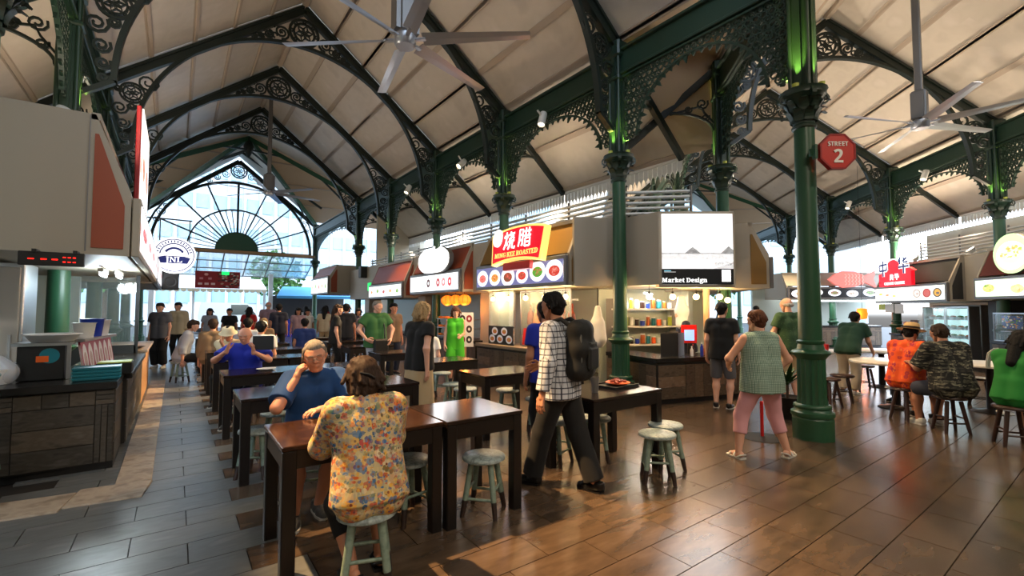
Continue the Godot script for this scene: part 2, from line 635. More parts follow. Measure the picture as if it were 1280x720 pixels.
# panels of one roof slope between two cross-frames. a, b: eave and ridge points in the (x, y) plane; z0 > z1
func slope(parent: Node3D, a: Vector2, b: Vector2, z0: float, z1: float, rows: int, seed_: int) -> void:
	var L := z0 - z1
	var d := b - a
	var len_ := d.length() / rows
	var ang := atan2(d.y, d.x)
	var key := "panel%.2f_%.2f" % [L, len_]
	if not shared.has(key):
		shared[key] = MB.new().box(Vector3.ZERO, Vector3(len_ - 0.012, 0.03, L - 0.02), 0.004).mesh()
		shared[key + "p"] = MB.new().box(Vector3.ZERO, Vector3(0.075, 0.07, L - 0.02), 0.008).box(Vector3(0, 0.02, 0), Vector3(0.13, 0.03, L - 0.02)).mesh()
	var B := Basis(Vector3.BACK, ang)
	for k in rows:
		var p := a + d * ((k + 0.5) / rows)
		part("panel", shared[key], M["ceil%d" % ((seed_ * 7 + k * 3) % 4)], parent, Transform3D(B, Vector3(p.x, p.y, (z0 + z1) / 2)))
		var q := a + d * (float(k) / rows)
		part("purlin", shared[key + "p"], M.purlin, parent, Transform3D(B, Vector3(q.x, q.y - 0.03, (z0 + z1) / 2)))

func tri_slab(m: MB, a: Vector3, b: Vector3, c: Vector3) -> void:
	var o := Vector3(0, 0.04, 0)
	m.tri(a, b, c); m.tri(a + o, c + o, b + o)
	m.quad(a, b, b + o, a + o); m.quad(b, c, c + o, b + o); m.quad(c, a, a + o, c + o)

# apron: the lean-to roof outside the column line, from eave point down; sg = direction of x
func picket_mesh() -> Mesh:
	if not shared.has("picket"):
		shared.picket = MB.new().prism(PackedVector2Array([Vector2(-0.055, 0.0), Vector2(0.055, 0.0), Vector2(0.055, -0.2), Vector2(0.035, -0.24), Vector2(0.02, -0.25), Vector2(0.0, -0.36), Vector2(-0.02, -0.25), Vector2(-0.035, -0.24), Vector2(-0.055, -0.2)]), 0.015).mesh()
	return shared.picket

func street(T: Transform3D, W: float, zs: Array, aisle: String, far: String, pickets: Array, lit_to: int) -> void:
	var nth := ["first", "second", "third", "fourth", "fifth", "sixth", "seventh"]
	var n := zs.size()
	for k in n:
		for side in 2:
			if k == 0 and side == 0: continue   # the corner column belongs to both aisles; the left one stands outside the picture
			var lb := "%s green iron column on the %s of the %s, counted from the %s" % [nth[n - 1 - k], ["left", "right"][side], aisle, far]
			if k == 0 and side == 1 and aisle == "left aisle": lb = "tall green iron column nearest the viewer, carrying the red Street 2 sign"
			column(lb, T * at3(side * W, 0, zs[k]), 0.0 if k == 0 and side == 0 else (2.0 if k == 0 or (k < 4 and side == 1) else 1.0))
		if k > 0:
			truss("%s green arched roof truss of the %s, counted from the %s" % [nth[n - 1 - k], aisle, far], T * at3(0, 0, zs[k]), W)
		if k < n - 1:
			var L: float = zs[k] - zs[k + 1]
			for side in 2:
				girder("green lacework girder on the %s of the %s, %s bay from the %s" % [["left", "right"][side], aisle, nth[n - 2 - k], far], T * Transform3D(Basis(Vector3.UP, PI / 2), Vector3(side * W, 0, zs[k])), L)
	# roof
	var c := structure("ceiling")
	c.transform = T
	var up := 0.16
	for k in n - 1:
		slope(c, Vector2(0, EAVE + up), Vector2(W / 2, RIDGE + up), zs[k], zs[k + 1], 5, k)
		slope(c, Vector2(W, EAVE + up), Vector2(W / 2, RIDGE + up), zs[k], zs[k + 1], 5, k + 2)
		# no lean-to in the bay beside the corner column, where the two aisles meet
		if not (k == 0 and aisle == "right aisle"): slope(c, Vector2(-1.95, 4.62 + up), Vector2(0, EAVE + up), zs[k], zs[k + 1], 2, k + 1)
		if not (k == 0 and aisle == "left aisle"): slope(c, Vector2(W + 1.95, 4.62 + up), Vector2(W, EAVE + up), zs[k], zs[k + 1], 2, k + 3)
	var rd := MB.new().box(Vector3(W / 2, RIDGE + 0.06, (zs[0] + zs[n - 1]) / 2), Vector3(0.12, 0.16, zs[0] - zs[n - 1]), 0.01)
	part("ridge_beam", rd, M.purlin, c)
	# lean-to rafters outside the columns, with a scroll bracket, and the eave board
	for k in n:
		for side in 2:
			var sg := -1.0 if side == 0 else 1.0
			if k == 0: continue
			var o := thing("lean_to_rafter", "dark lean-to rafter outside the %s %s column of the %s, from the %s" % [nth[n - 1 - k], ["left", "right"][side], aisle, far], "rafter", Vector3.ZERO, 0, "dark green lean-to rafters")
			o.transform = T * at3(side * W, 0, zs[k])
			part("bar", MB.new().bar(Vector3(sg * 0.1, EAVE - 0.1, 0), Vector3(sg * 1.95, 4.66, 0), 0.1, 0.13), M.green_black, o)
			var b := MB.new()
			b.strip(arc_ellipse(Vector2(sg * 1.0, 5.05), 0.86, 0.4, PI if sg > 0 else 0.0, PI * 0.5, 12), 0.04, 0.06)
			for q in [[0.34, 5.6, 0.12], [0.6, 5.5, 0.08], [0.28, 5.32, 0.08]]:
				b.strip(spiral(Vector2(sg * q[0], q[1]), q[2], 0.5, 1.5, sg, 14), 0.028, 0.04)
			b.strip([Vector2(sg * 0.12, 5.2), Vector2(sg * 0.3, 5.42), Vector2(sg * 0.36, 5.55), Vector2(sg * 0.6, 5.5), Vector2(sg * 0.95, 5.42)], 0.03, 0.04)
			part("bracket", b, M.green_black, o)
	for k in n - 1:
		for side in 2:
			var sg := -1.0 if side == 0 else 1.0
			var L: float = zs[k] - zs[k + 1]
			if k == 0 and side == (1 if aisle == "left aisle" else 0): continue
			var o := thing("eave_valance", "white eave valance on the %s of the %s, %s bay from the %s" % [["left", "right"][side], aisle, nth[n - 2 - k], far], "valance", Vector3.ZERO, 0, "white scalloped eave valances")
			o.transform = T * Transform3D(Basis(Vector3.UP, PI / 2), Vector3(side * W + sg * 1.98, 4.66, zs[k]))
			part("eave_board", MB.new().box(Vector3(L / 2, 0.05, 0), Vector3(L, 0.14, 0.06), 0.01), M.white_paint, o)
			if pickets[side] > k or side == 1 and k <= pickets[1]:
				var x := 0.07
				while x < L - 0.04:
					part("picket", picket_mesh(), M.white_paint, o, at3(x, 0, 0))
					x += 0.122
	# crossing at the far end: groin vault with valley rafters and a pendant
	var zl: float = zs[n - 1]
	var zc := zl - W / 2
	var zb := zl - W
	var e := EAVE + up
	var g := RIDGE + up
	var h := W / 2
	var cc := Vector3(h, g, zc)
	for f in [[zl, 1.0], [zb, -1.0]]:
		var m := MB.new()
		tri_slab(m, Vector3(0, e, f[0]), Vector3(h, g, f[0]), cc)
		tri_slab(m, Vector3(W, e, f[0]), Vector3(h, g, f[0]), cc)
		part("vault_web", m, M.ceil1, c)
	for sd in 2:
		var x := sd * W
		var m := MB.new()
		var ox := x + (4.5 if sd else -4.5)
		for f in [zl, zb]:
			tri_slab(m, Vector3(x, e, f), Vector3(x, g, zc), cc)
			m.quad(Vector3(x, e, f), Vector3(ox, e, f), Vector3(ox, g, zc), Vector3(x, g, zc))
		part("vault_web", m, M.ceil_tan, c)
		var r := MB.new()
		for f in [zl, zb]:
			for t in [0.25, 0.5, 0.75]:
				var yy := lerpf(e, g, t) - 0.05
				var zz := lerpf(f, zc, t)
				r.bar(Vector3(lerpf(x, h, t), yy, zz), Vector3(ox, yy, zz), 0.05, 0.06)
		part("purlin", r, M.purlin, c)
	var vr := thing("valley_rafters", "green valley rafters crossing under the vault at the end of the %s" % aisle, "rafters")
	vr.transform = T
	for f in [[0.0, zl], [W, zl], [0.0, zb], [W, zb]]:
		part("valley_rafter", MB.new().bar(Vector3(f[0], EAVE, f[1]), Vector3(h, RIDGE - 0.02, zc), 0.13, 0.18), M.green, vr)
		part("arch_rib", MB.new().tube([Vector3(f[0], 5.2, f[1]), Vector3(lerpf(f[0], h, 0.12), 6.2, lerpf(f[1], zc, 0.12)), Vector3(lerpf(f[0], h, 0.34), 7.35, lerpf(f[1], zc, 0.34)), Vector3(lerpf(f[0], h, 0.64), 8.35, lerpf(f[1], zc, 0.64)), Vector3(h, 8.85, zc)], 0.045, -1, 6), M.green_black, vr)
	part("pendant", MB.new().lathe([Vector2(0, 0), Vector2(0.06, 0.06), Vector2(0.16, 0.3), Vector2(0.22, 0.55), Vector2(0.16, 0.7), Vector2(0.12, 0.95)], 10), M.green_black, vr, at3(h, 8.45, zc))
	for sd in 2:
		column("green iron column at the %s corner of the gable that closes the %s" % [["left", "right"][sd], aisle], T * at3(sd * W, 0, zb), 0.0)
		var L := W
		girder("green lacework girder across the %s opening of the vault ending the %s" % [["left", "right"][sd], aisle], T * Transform3D(Basis(Vector3.UP, PI / 2), Vector3(sd * W, -0.05, zl)), L)

	if aisle == "right aisle":
		girder("green lacework girder across the open gable at the end of the right aisle", T * at3(0, -0.1, zb), W)

func fan_window(T: Transform3D, W: float, z: float) -> void:
	var o := structure("window")
	o.name = "window_1"
	o.transform = T * at3(W / 2, 0, z)
	o.set_meta("label", "half-round fan window with green radial bars closing the left aisle")
	var y0 := 4.6
	var R := 3.55
	var f := MB.new()
	f.strip(arc_pts(Vector2(0, y0), R, 0, PI, 48), 0.12, 0.14)
	f.strip(arc_pts(Vector2(0, y0), R * 0.6, 0, PI, 36), 0.07, 0.09)
	part("window_frame", f, M.green_black, o)
	for k in 9:
		var a := PI * k / 8
		var d := Vector2(cos(a), sin(a))
		part("radial_bar", MB.new().strip([Vector2(0, y0) + d * 0.9, Vector2(0, y0) + d * R], 0.07 if k % 4 else 0.1, 0.08), M.green_black, o)
		if k < 8:
			for q in 2:
				var b := a + PI / 8 * (q + 1) / 3
				var d2 := Vector2(cos(b), sin(b))
				part("glazing_bar", MB.new().strip([Vector2(0, y0) + d2 * 0.95, Vector2(0, y0) + d2 * R * 0.6], 0.035, 0.05), M.green_black, o)
			for ring in [[0.95, R * 0.6], [R * 0.6, R]]:
				var pts := PackedVector2Array()
				for p in arc_pts(Vector2(0, y0), ring[1], a, a + PI / 8, 4): pts.append(p)
				var inner := arc_pts(Vector2(0, y0), ring[0], a + PI / 8, a, 4)
				for p in inner: pts.append(p)
				part("pane", MB.new().prism(pts, 0.008), M.pane, o)
	var dk := PackedVector2Array()
	for p in arc_pts(Vector2(0, y0), 0.98, 0, PI, 20): dk.append(p)
	part("half_disc", MB.new().prism(dk, 0.06), M.green, o)
	part("sill", MB.new().box(Vector3(0, y0 - 0.06, 0), Vector3(W, 0.14, 0.25), 0.01), M.wood_light, o)
	# gable field above the arch: rafters and a scrollwork band
	var s := MB.new()
	flower(s, Vector2(0, 8.78), 0.36)
	for sg in [-1.0, 1.0]:
		for q in [[0.58, 8.55, 0.2], [0.96, 8.32, 0.16], [1.28, 8.08, 0.13], [3.2, 6.3, 0.2], [3.35, 5.9, 0.15], [3.0, 6.6, 0.13]]:
			s.strip(spiral(Vector2(sg * q[0], q[1]), q[2], 0.5, 1.7, sg, 16), 0.04, 0.04)
		s.bar(Vector3(sg * W / 2, EAVE - 0.1, 0), Vector3(0, RIDGE - 0.1, 0), 0.14, 0.2)
		s.bar(Vector3(sg * W / 2, EAVE + 0.75, 1.2), Vector3(0, RIDGE + 0.05, 1.2), 0.1, 0.1)
	part("gable_scrollwork", s, M.green_black, o)
	# sloping glass canopy below the sill
	var cn := thing("glass_canopy", "sloping glass canopy on a white grid below the fan window", "canopy")
	cn.transform = o.transform
	var a0 := Vector3(-W / 2, y0 - 0.14, 0)
	var dz := Vector3(0, -1.0, -2.6)
	for i in 8:
		part("grid_bar", MB.new().bar(a0 + Vector3(W * i / 7.0, 0, 0), a0 + Vector3(W * i / 7.0, 0, 0) + dz, 0.05, 0.06), M.grey_metal, cn)
		if i < 7:
			for j in 3:
				var p := a0 + Vector3(W * i / 7.0, 0, 0) + dz * (j / 3.0)
				part("pane", pane_quad(p, Vector3(W / 7, 0, 0), dz / 3), M.pane_milky, cn)
	for j in 4:
		part("grid_bar", MB.new().bar(a0 + dz * (j / 3.0), a0 + dz * (j / 3.0) + Vector3(W, 0, 0), 0.05, 0.05), M.grey_metal, cn)

func pane_quad(p: Vector3, a: Vector3, b: Vector3) -> MB:
	var m := MB.new()
	var o := a.cross(b).normalized() * 0.01
	m.quad(p, p + a, p + a + b, p + b)
	m.quad(p + o + b, p + a + b + o, p + a + o, p + o)
	return m

# ---------- floor ----------
func build_floor() -> void:
	var f := structure("floor")
	part("slab", MB.new().box(Vector3(6, -0.16, -8), Vector3(90, 0.3, 90)), M.floor_far, f)
	# tiles of 0.6 x 0.3 m in running bond; the nearest in view are pieces of their own
	var list := []
	var cam := Vector2(0, 0)
	var fw := Vector2(sin(deg_to_rad(36.2)), -cos(deg_to_rad(36.2)))
	for j in range(-160, 12):
		for i in range(-6, 36):
			var x := 0.11 + i * 0.62 + (0.31 if posmod(j, 2) else 0.0)
			var z := -0.745 + j * 0.31 + 0.155
			var c := Vector2(x + 0.31, z)
			var d := c.dot(fw)
			var lat := c.dot(Vector2(-fw.y, fw.x))
			if d < 1.6 or absf(lat) > d * 1.16 + 2.5: continue
			if z < -30 or x > 20: continue
			if x < -1.2 and z < -5.4: continue
			list.append([d + (8.0 if absf(lat) > d * 1.16 + 0.3 else 0.0), x, z, j])
	list.sort_custom(func(a, b): return a[0] < b[0])
	var mesh := MB.new().box(Vector3(0.31, -0.005, 0), Vector3(0.613, 0.03, 0.303)).mesh()
	var rest := [MB.new(), MB.new(), MB.new(), MB.new()]
	for k in list.size():
		var t: Array = list[k]
		var grey: bool = t[1] < 0.32 and t[2] < -2.0
		var v: int = (int(t[1] * 13.7) * 7 + int(t[3]) * 5 + k) % 3
		v = absi(v)
		if k < 300:
			part("tile", mesh, M["tile_%s%d" % ["grey" if grey else "brown", v]], f, at3(t[1], 0, t[2]))
		else:
			var m: MB = rest[3 if grey else v]
			m.box(Vector3(t[1] + 0.31, -0.005, t[2]), Vector3(0.613, 0.03, 0.303))
	for k in 4:
		var p := part("far_tiles", rest[k], M["tile_grey0" if k == 3 else "tile_brown%d" % k], f)
		p.set_meta("kind", "stuff")
	# pale border tiles along the left stall
	var bt := MB.new().box(Vector3(0, 0, 0), Vector3(0.26, 0.046, 0.6), 0.004).mesh()
	for k in 12:
		part("border_tile", bt, M["tile_pale%d" % (k % 2)], f, at3(-0.26, 0.0, -5.75 - k * 0.61))
	var bt2 := MB.new().box(Vector3(0, 0, 0), Vector3(0.5, 0.046, 0.42), 0.004).mesh()
	for k in 4:
		part("border_tile", bt2, M["tile_pale%d" % ((k + 1) % 2)], f, at3(-0.4 - k * 0.51, 0.0, -5.24, -0.14))

# ---------- people: fields of tapered capsules meshed as surface nets ----------
# a bone is [a, b, radius at a, radius at b, flat end at b]
func net(bones: Array, cell: float, k: float, out: MB) -> void:
	var mn := Vector3(1e9, 1e9, 1e9)
	var mx := -mn
	for b in bones:
		var r: float = maxf(b[2], b[3])
		var rv := Vector3(r, r, r)
		mn = mn.min(b[0] - rv).min(b[1] - rv)
		mx = mx.max(b[0] + rv).max(b[1] + rv)
	var pad := Vector3.ONE * cell * 2.0
	mn -= pad; mx += pad
	var nx := int((mx.x - mn.x) / cell) + 2
	var ny := int((mx.y - mn.y) / cell) + 2
	var nz := int((mx.z - mn.z) / cell) + 2
	var f := PackedFloat32Array()
	f.resize(nx * ny * nz)
	f.fill(9.0)
	var nxy := nx * ny
	for b in bones:
		var a: Vector3 = b[0]
		var ab: Vector3 = b[1] - a
		var ll := maxf(ab.length_squared(), 1e-8)
		var ra: float = b[2]
		var dr: float = b[3] - ra
		var flat: bool = b.size() > 4 and b[4]
		var dir := ab / sqrt(ll)
		var ln := sqrt(ll)
		var m: float = maxf(b[2], b[3]) + k + cell * 1.5
		var lo: Vector3 = (a.min(b[1]) - Vector3(m, m, m) - mn) / cell
		var hi: Vector3 = (a.max(b[1]) + Vector3(m, m, m) - mn) / cell
		var x0 := maxi(int(lo.x), 0)
		var x1 := mini(int(hi.x) + 1, nx - 1)
		for z in range(maxi(int(lo.z), 0), mini(int(hi.z) + 1, nz - 1) + 1):
			for y in range(maxi(int(lo.y), 0), mini(int(hi.y) + 1, ny - 1) + 1):
				var base := z * nxy + y * nx
				var q := Vector3(mn.x + x0 * cell, mn.y + y * cell, mn.z + z * cell) - a
				for x in range(x0, x1 + 1):
					var t := clampf(q.dot(ab) / ll, 0.0, 1.0)
					var d := (q - ab * t).length() - ra - dr * t
					if flat: d = maxf(d, q.dot(dir) - ln)
					var o := f[base + x]
					var h := k - absf(o - d)
					if h > 0.0: f[base + x] = minf(o, d) - h * h / (4.0 * k)
					elif d < o: f[base + x] = d
					q.x += cell
	# one vertex in each cell that the surface crosses
	var idx := {}
	var vs := PackedVector3Array()
	var ns := PackedVector3Array()
	var lim := cell * 2.2
	for z in nz - 1:
		for y in ny - 1:
			var base := z * nxy + y * nx
			for x in nx - 1:
				var i := base + x
				var c0 := f[i]
				if c0 > lim or c0 < -lim: continue
				var c1 := f[i + 1]
				var c2 := f[i + nx]
				var c3 := f[i + nx + 1]
				var c4 := f[i + nxy]
				var c5 := f[i + nxy + 1]
				var c6 := f[i + nxy + nx]
				var c7 := f[i + nxy + nx + 1]
				var s := int(c0 < 0) + int(c1 < 0) + int(c2 < 0) + int(c3 < 0) + int(c4 < 0) + int(c5 < 0) + int(c6 < 0) + int(c7 < 0)
				if s == 0 or s == 8: continue
				var p := Vector3.ZERO
				var cnt := 0
				if (c0 < 0) != (c1 < 0): p += Vector3(c0 / (c0 - c1), 0, 0); cnt += 1
				if (c2 < 0) != (c3 < 0): p += Vector3(c2 / (c2 - c3), 1, 0); cnt += 1
				if (c4 < 0) != (c5 < 0): p += Vector3(c4 / (c4 - c5), 0, 1); cnt += 1
				if (c6 < 0) != (c7 < 0): p += Vector3(c6 / (c6 - c7), 1, 1); cnt += 1
				if (c0 < 0) != (c2 < 0): p += Vector3(0, c0 / (c0 - c2), 0); cnt += 1
				if (c1 < 0) != (c3 < 0): p += Vector3(1, c1 / (c1 - c3), 0); cnt += 1
				if (c4 < 0) != (c6 < 0): p += Vector3(0, c4 / (c4 - c6), 1); cnt += 1
				if (c5 < 0) != (c7 < 0): p += Vector3(1, c5 / (c5 - c7), 1); cnt += 1
				if (c0 < 0) != (c4 < 0): p += Vector3(0, 0, c0 / (c0 - c4)); cnt += 1
				if (c1 < 0) != (c5 < 0): p += Vector3(1, 0, c1 / (c1 - c5)); cnt += 1
				if (c2 < 0) != (c6 < 0): p += Vector3(0, 1, c2 / (c2 - c6)); cnt += 1
				if (c3 < 0) != (c7 < 0): p += Vector3(1, 1, c3 / (c3 - c7)); cnt += 1
				idx[i] = vs.size()
				vs.append(mn + (Vector3(x, y, z) + p / cnt) * cell)
				ns.append(Vector3(c1 + c3 + c5 + c7 - c0 - c2 - c4 - c6, c2 + c3 + c6 + c7 - c0 - c1 - c4 - c5, c4 + c5 + c6 + c7 - c0 - c1 - c2 - c3).normalized())
	var step := [1, nx, nxy]
	for i: int in idx:
		var c0 := f[i]
		for ax in 3:
			var c1 := f[i + step[ax]]
			if (c0 < 0) == (c1 < 0): continue
			var u: int = step[(ax + 1) % 3]
			var w: int = step[(ax + 2) % 3]
			if not (idx.has(i - u) and idx.has(i - w) and idx.has(i - u - w)): continue
			var q := [idx[i - u - w], idx[i - w], idx[i], idx[i - u]]
			if c0 < 0: q = [q[0], q[3], q[2], q[1]]
			out.squad(vs[q[0]], vs[q[1]], vs[q[2]], vs[q[3]], ns[q[0]], ns[q[1]], ns[q[2]], ns[q[3]])

func ik(a: Vector3, c: Vector3, l1: float, l2: float, hint: Vector3) -> Vector3:
	var d := c - a
	var L := minf(d.length(), (l1 + l2) * 0.999)
	var dir := d.normalized()
	var x := (l1 * l1 - l2 * l2 + L * L) / (2.0 * L)
	var h := sqrt(maxf(l1 * l1 - x * x, 0.0))
	var o := (hint - dir * hint.dot(dir)).normalized()
	return a + dir * x + o * h

var hand_mb := {}
var head_mb := {}

# hands: wrist at the origin, fingers along -y, palm towards -z, thumb on +x
func make_hands() -> void:
	for kind in ["relaxed", "flat", "grip"]:
		var curl: float = {"relaxed": 0.45, "flat": 0.08, "grip": 1.15}[kind]
		var b := []
		b.append([Vector3(0, 0.02, 0), Vector3(0, -0.03, 0), 0.027, 0.026])
		for s in [-1, 1]: b.append([Vector3(s * 0.018, -0.03, 0), Vector3(s * 0.024, -0.085, 0), 0.016, 0.015])
		b.append([Vector3(0, -0.03, 0), Vector3(0, -0.085, 0), 0.017, 0.016])
		var out := MB.new()
		for i in 4:
			var ln: float = [0.068, 0.078, 0.072, 0.055][i]
			var p := Vector3(0.03 - i * 0.0205, -0.09 - [0.0, 0.005, 0.002, -0.007][i], 0)
			var ang := 0.1 + curl * 0.5
			for sg in 3:
				var l: float = ln * [0.45, 0.32, 0.23][sg]
				var q := p + Vector3((0.35 - i * 0.23) * 0.18 * l, -cos(ang) * l, -sin(ang) * l)
				b.append([p, q, 0.0092 - sg * 0.0008, 0.0086 - sg * 0.0009])
				p = q
				ang += curl * 0.75
		var t0 := Vector3(0.022, -0.022, -0.006)
		var t1 := t0 + Vector3(0.032, -0.028, -0.012 - 0.01 * curl)
		var t2 := t1 + Vector3(0.012 - 0.014 * curl, -0.03, -0.01 - 0.012 * curl)
		var t3 := t2 + Vector3(0.002 - 0.012 * curl, -0.024, -0.006 - 0.01 * curl)
		b.append([t0, t1, 0.014, 0.0115]); b.append([t1, t2, 0.011, 0.0098]); b.append([t2, t3, 0.0098, 0.008])
		net(b, 0.0052, 0.006, out)
		hand_mb[kind] = out

# head: centre of the skull at the origin, facing -z; height about 0.23
func make_heads() -> void:
	for kind in ["m", "f"]:
		var j := 1.0 if kind == "m" else 0.92
		var b := []
		b.append([Vector3(0, 0.03, 0.012), Vector3(0, 0.025, -0.02), 0.083, 0.078])
		b.append([Vector3(0, -0.01, -0.03), Vector3(0, -0.05, -0.04), 0.066 * j, 0.052 * j])
		b.append([Vector3(0, -0.06, -0.045), Vector3(0, -0.095, -0.062), 0.044 * j, 0.026 * j])
		for s in [-1, 1]:
			b.append([Vector3(s * 0.048 * j, -0.045, -0.01), Vector3(s * 0.02, -0.09, -0.055), 0.024, 0.02])
			b.append([Vector3(s * 0.038, -0.018, -0.066), Vector3(s * 0.03, -0.028, -0.07), 0.024, 0.02])
			b.append([Vector3(s * 0.012, 0.026, -0.089), Vector3(s * 0.045, 0.024, -0.077), 0.012, 0.012])
			b.append([Vector3(s * 0.078, 0.018, 0.012), Vector3(s * 0.083, 0.0, 0.01), 0.012, 0.012])
			b.append([Vector3(s * 0.083, 0.0, 0.01), Vector3(s * 0.076, -0.03, 0.004), 0.011, 0.008])
			b.append([Vector3(s * 0.01, -0.022, -0.099), Vector3(s * 0.013, -0.026, -0.093), 0.009, 0.007])
			b.append([Vector3(0, -0.052, -0.09), Vector3(s * 0.02, -0.054, -0.082), 0.0075, 0.005])
			b.append([Vector3(0, -0.063, -0.088), Vector3(s * 0.016, -0.061, -0.082), 0.0078, 0.005])
		b.append([Vector3(0, 0.018, -0.09), Vector3(0, -0.02, -0.108), 0.009, 0.011])
		var out := MB.new()
		net(b, 0.0075, 0.014, out)
		head_mb[kind] = out
	# shared small pieces
	var e := MB.new()
	for s in [-1, 1]: e.ball(Vector3(s * 0.031, 0.004, -0.0835), Vector3(0.0125, 0.0075, 0.006), 8, 6)
	shared.eyes = e.mesh()
	var ir := MB.new()
	for s in [-1, 1]: ir.ball(Vector3(s * 0.031, 0.003, -0.0885), Vector3(0.006, 0.006, 0.003), 8, 4)
	shared.iris = ir.mesh()
	var lp := MB.new()
	lp.ball(Vector3(0, -0.0575, -0.0935), Vector3(0.021, 0.0045, 0.006), 10, 5)
	shared.lips = lp.mesh()
	var br := MB.new()
	for s in [-1, 1]: br.tube([Vector3(s * 0.014, 0.024, -0.101), Vector3(s * 0.032, 0.029, -0.098), Vector3(s * 0.05, 0.023, -0.087)], 0.0042, 0.003, 5)
	shared.brows = br.mesh()
	var gl := MB.new()
	for s in [-1, 1]:
		var pts := []
		for k in 13: pts.append(Vector3(s * 0.033 + cos(TAU * k / 12) * 0.023, 0.002 + sin(TAU * k / 12) * 0.016, -0.107 + absf(cos(TAU * k / 12) * 0.5 + s * 0.5) * 0.006))
		gl.tube(pts, 0.0016, -1, 5)
		gl.tube([Vector3(s * 0.056, 0.006, -0.102), Vector3(s * 0.084, 0.01, -0.01)], 0.0016, -1, 5)
	gl.tube([Vector3(-0.01, 0.006, -0.112), Vector3(0.01, 0.006, -0.112)], 0.0016, -1, 5)
	shared.glasses = gl.mesh()
	# shoe: heel at the origin, toe along -z
	var sh := MB.new()
	net([[Vector3(0, 0.05, 0.02), Vector3(0, 0.045, -0.02), 0.04, 0.042], [Vector3(0, 0.04, -0.02), Vector3(0, 0.036, -0.11), 0.04, 0.038], [Vector3(0, 0.034, -0.1), Vector3(0, 0.03, -0.165), 0.042, 0.03], [Vector3(0, 0.06, 0.03), Vector3(0, 0.095, 0.03), 0.042, 0.042, true]], 0.009, 0.02, sh)
	shared.shoe = sh.mesh()
	var so := MB.new()
	so.T = Transform3D(Basis(Vector3.RIGHT, -PI / 2), Vector3(0, 0.012, 0))
	so.prism(PackedVector2Array([Vector2(-0.04, -0.05), Vector2(0.04, -0.05), Vector2(0.045, 0.0), Vector2(0.05, 0.11), Vector2(0.038, 0.18), Vector2(0.0, 0.2), Vector2(-0.038, 0.18), Vector2(-0.05, 0.11), Vector2(-0.045, 0.0)]), 0.024)
	shared.sole = so.mesh()
	var st := MB.new()
	for z in [-0.05, -0.12]:
		st.tube([Vector3(-0.048, 0.025, z), Vector3(-0.03, 0.075 + z * 0.2, z), Vector3(0.03, 0.075 + z * 0.2, z), Vector3(0.048, 0.025, z)], 0.012, -1, 6)
	st.tube([Vector3(-0.045, 0.03, 0.0), Vector3(-0.035, 0.06, 0.045), Vector3(0.035, 0.06, 0.045), Vector3(0.045, 0.03, 0.0)], 0.01, -1, 6)
	shared.straps = st.mesh()

# hair pieces in head coordinates
func hair_bones(style: String, locks := 0) -> Array:
	var b := []
	match style:
		"short", "crop", "grey_thin":
			var r := 0.006 if style != "short" else 0.014
			b.append([Vector3(0, 0.055, 0.025), Vector3(0, 0.066, -0.022 if style == "grey_thin" else -0.03), 0.07 + r, 0.055 + r])
			b.append([Vector3(0, 0.02, 0.045), Vector3(0, -0.03, 0.045), 0.066 + r, 0.05 + r])
			for s in [-1, 1]:
				b.append([Vector3(s * 0.046, 0.055, -0.015), Vector3(s * 0.052, 0.025, 0.03), 0.036, 0.04])
		"bald":
			for s in [-1, 1]:
				b.append([Vector3(s * 0.062, 0.0, 0.03), Vector3(s * 0.035, -0.01, 0.075), 0.028, 0.03])
			b.append([Vector3(-0.03, -0.01, 0.078), Vector3(0.03, -0.01, 0.078), 0.028, 0.028])
		"bob":
			b.append([Vector3(0, 0.045, 0.025), Vector3(0, 0.05, -0.025), 0.092, 0.078])
			b.append([Vector3(0, 0.02, 0.04), Vector3(0, -0.075, 0.05), 0.092, 0.075])
			for s in [-1, 1]:
				b.append([Vector3(s * 0.06, 0.03, -0.015), Vector3(s * 0.075, -0.075, 0.02), 0.045, 0.036])
		"long":
			b.append([Vector3(0, 0.05, 0.02), Vector3(0, 0.055, -0.035), 0.09, 0.072])
			b.append([Vector3(0, 0.0, 0.05), Vector3(0, -0.3, 0.1), 0.082, 0.06])
			for s in [-1, 1]:
				b.append([Vector3(s * 0.06, 0.03, -0.01), Vector3(s * 0.07, -0.2, 0.05), 0.042, 0.04])
		"pony":
			b.append([Vector3(0, 0.05, 0.02), Vector3(0, 0.058, -0.035), 0.087, 0.07])
			b.append([Vector3(0, 0.01, 0.05), Vector3(0, -0.03, 0.045), 0.07, 0.055])
			b.append([Vector3(0, 0.0, 0.1), Vector3(0.02, -0.3, 0.12), 0.035, 0.03])
			b.append([Vector3(-0.05, 0.03, -0.02), Vector3(-0.062, -0.26, 0.0), 0.035, 0.03])
	# locks that break up the outline
	if locks > 0 and style != "bald":
		var rg := RandomNumberGenerator.new()
		rg.seed = 17
		for k in locks:
			var big := style in ["bob", "long", "pony"]
			var a := rg.randf_range(-2.0, 2.0)
			var e := rg.randf_range(-0.75 if big else -0.3, 1.25)
			var o := Vector3(sin(a) * cos(e), sin(e), cos(a) * cos(e))
			var r := 0.082 if style in ["crop", "grey_thin"] else 0.092
			var c := Vector3(0, 0.035, 0.01) + o * r
			var dn := Vector3(rg.randf_range(-0.02, 0.02), -0.045 if style != "short" else -0.03, 0.012) * rg.randf_range(0.8, 1.6)
			if big: b.append([c, c + dn * 1.7 + Vector3(rg.randf_range(-0.025, 0.025), 0, 0), 0.021, 0.013])
			else: b.append([c, c + dn + o * 0.003, 0.011, 0.007])
	return b

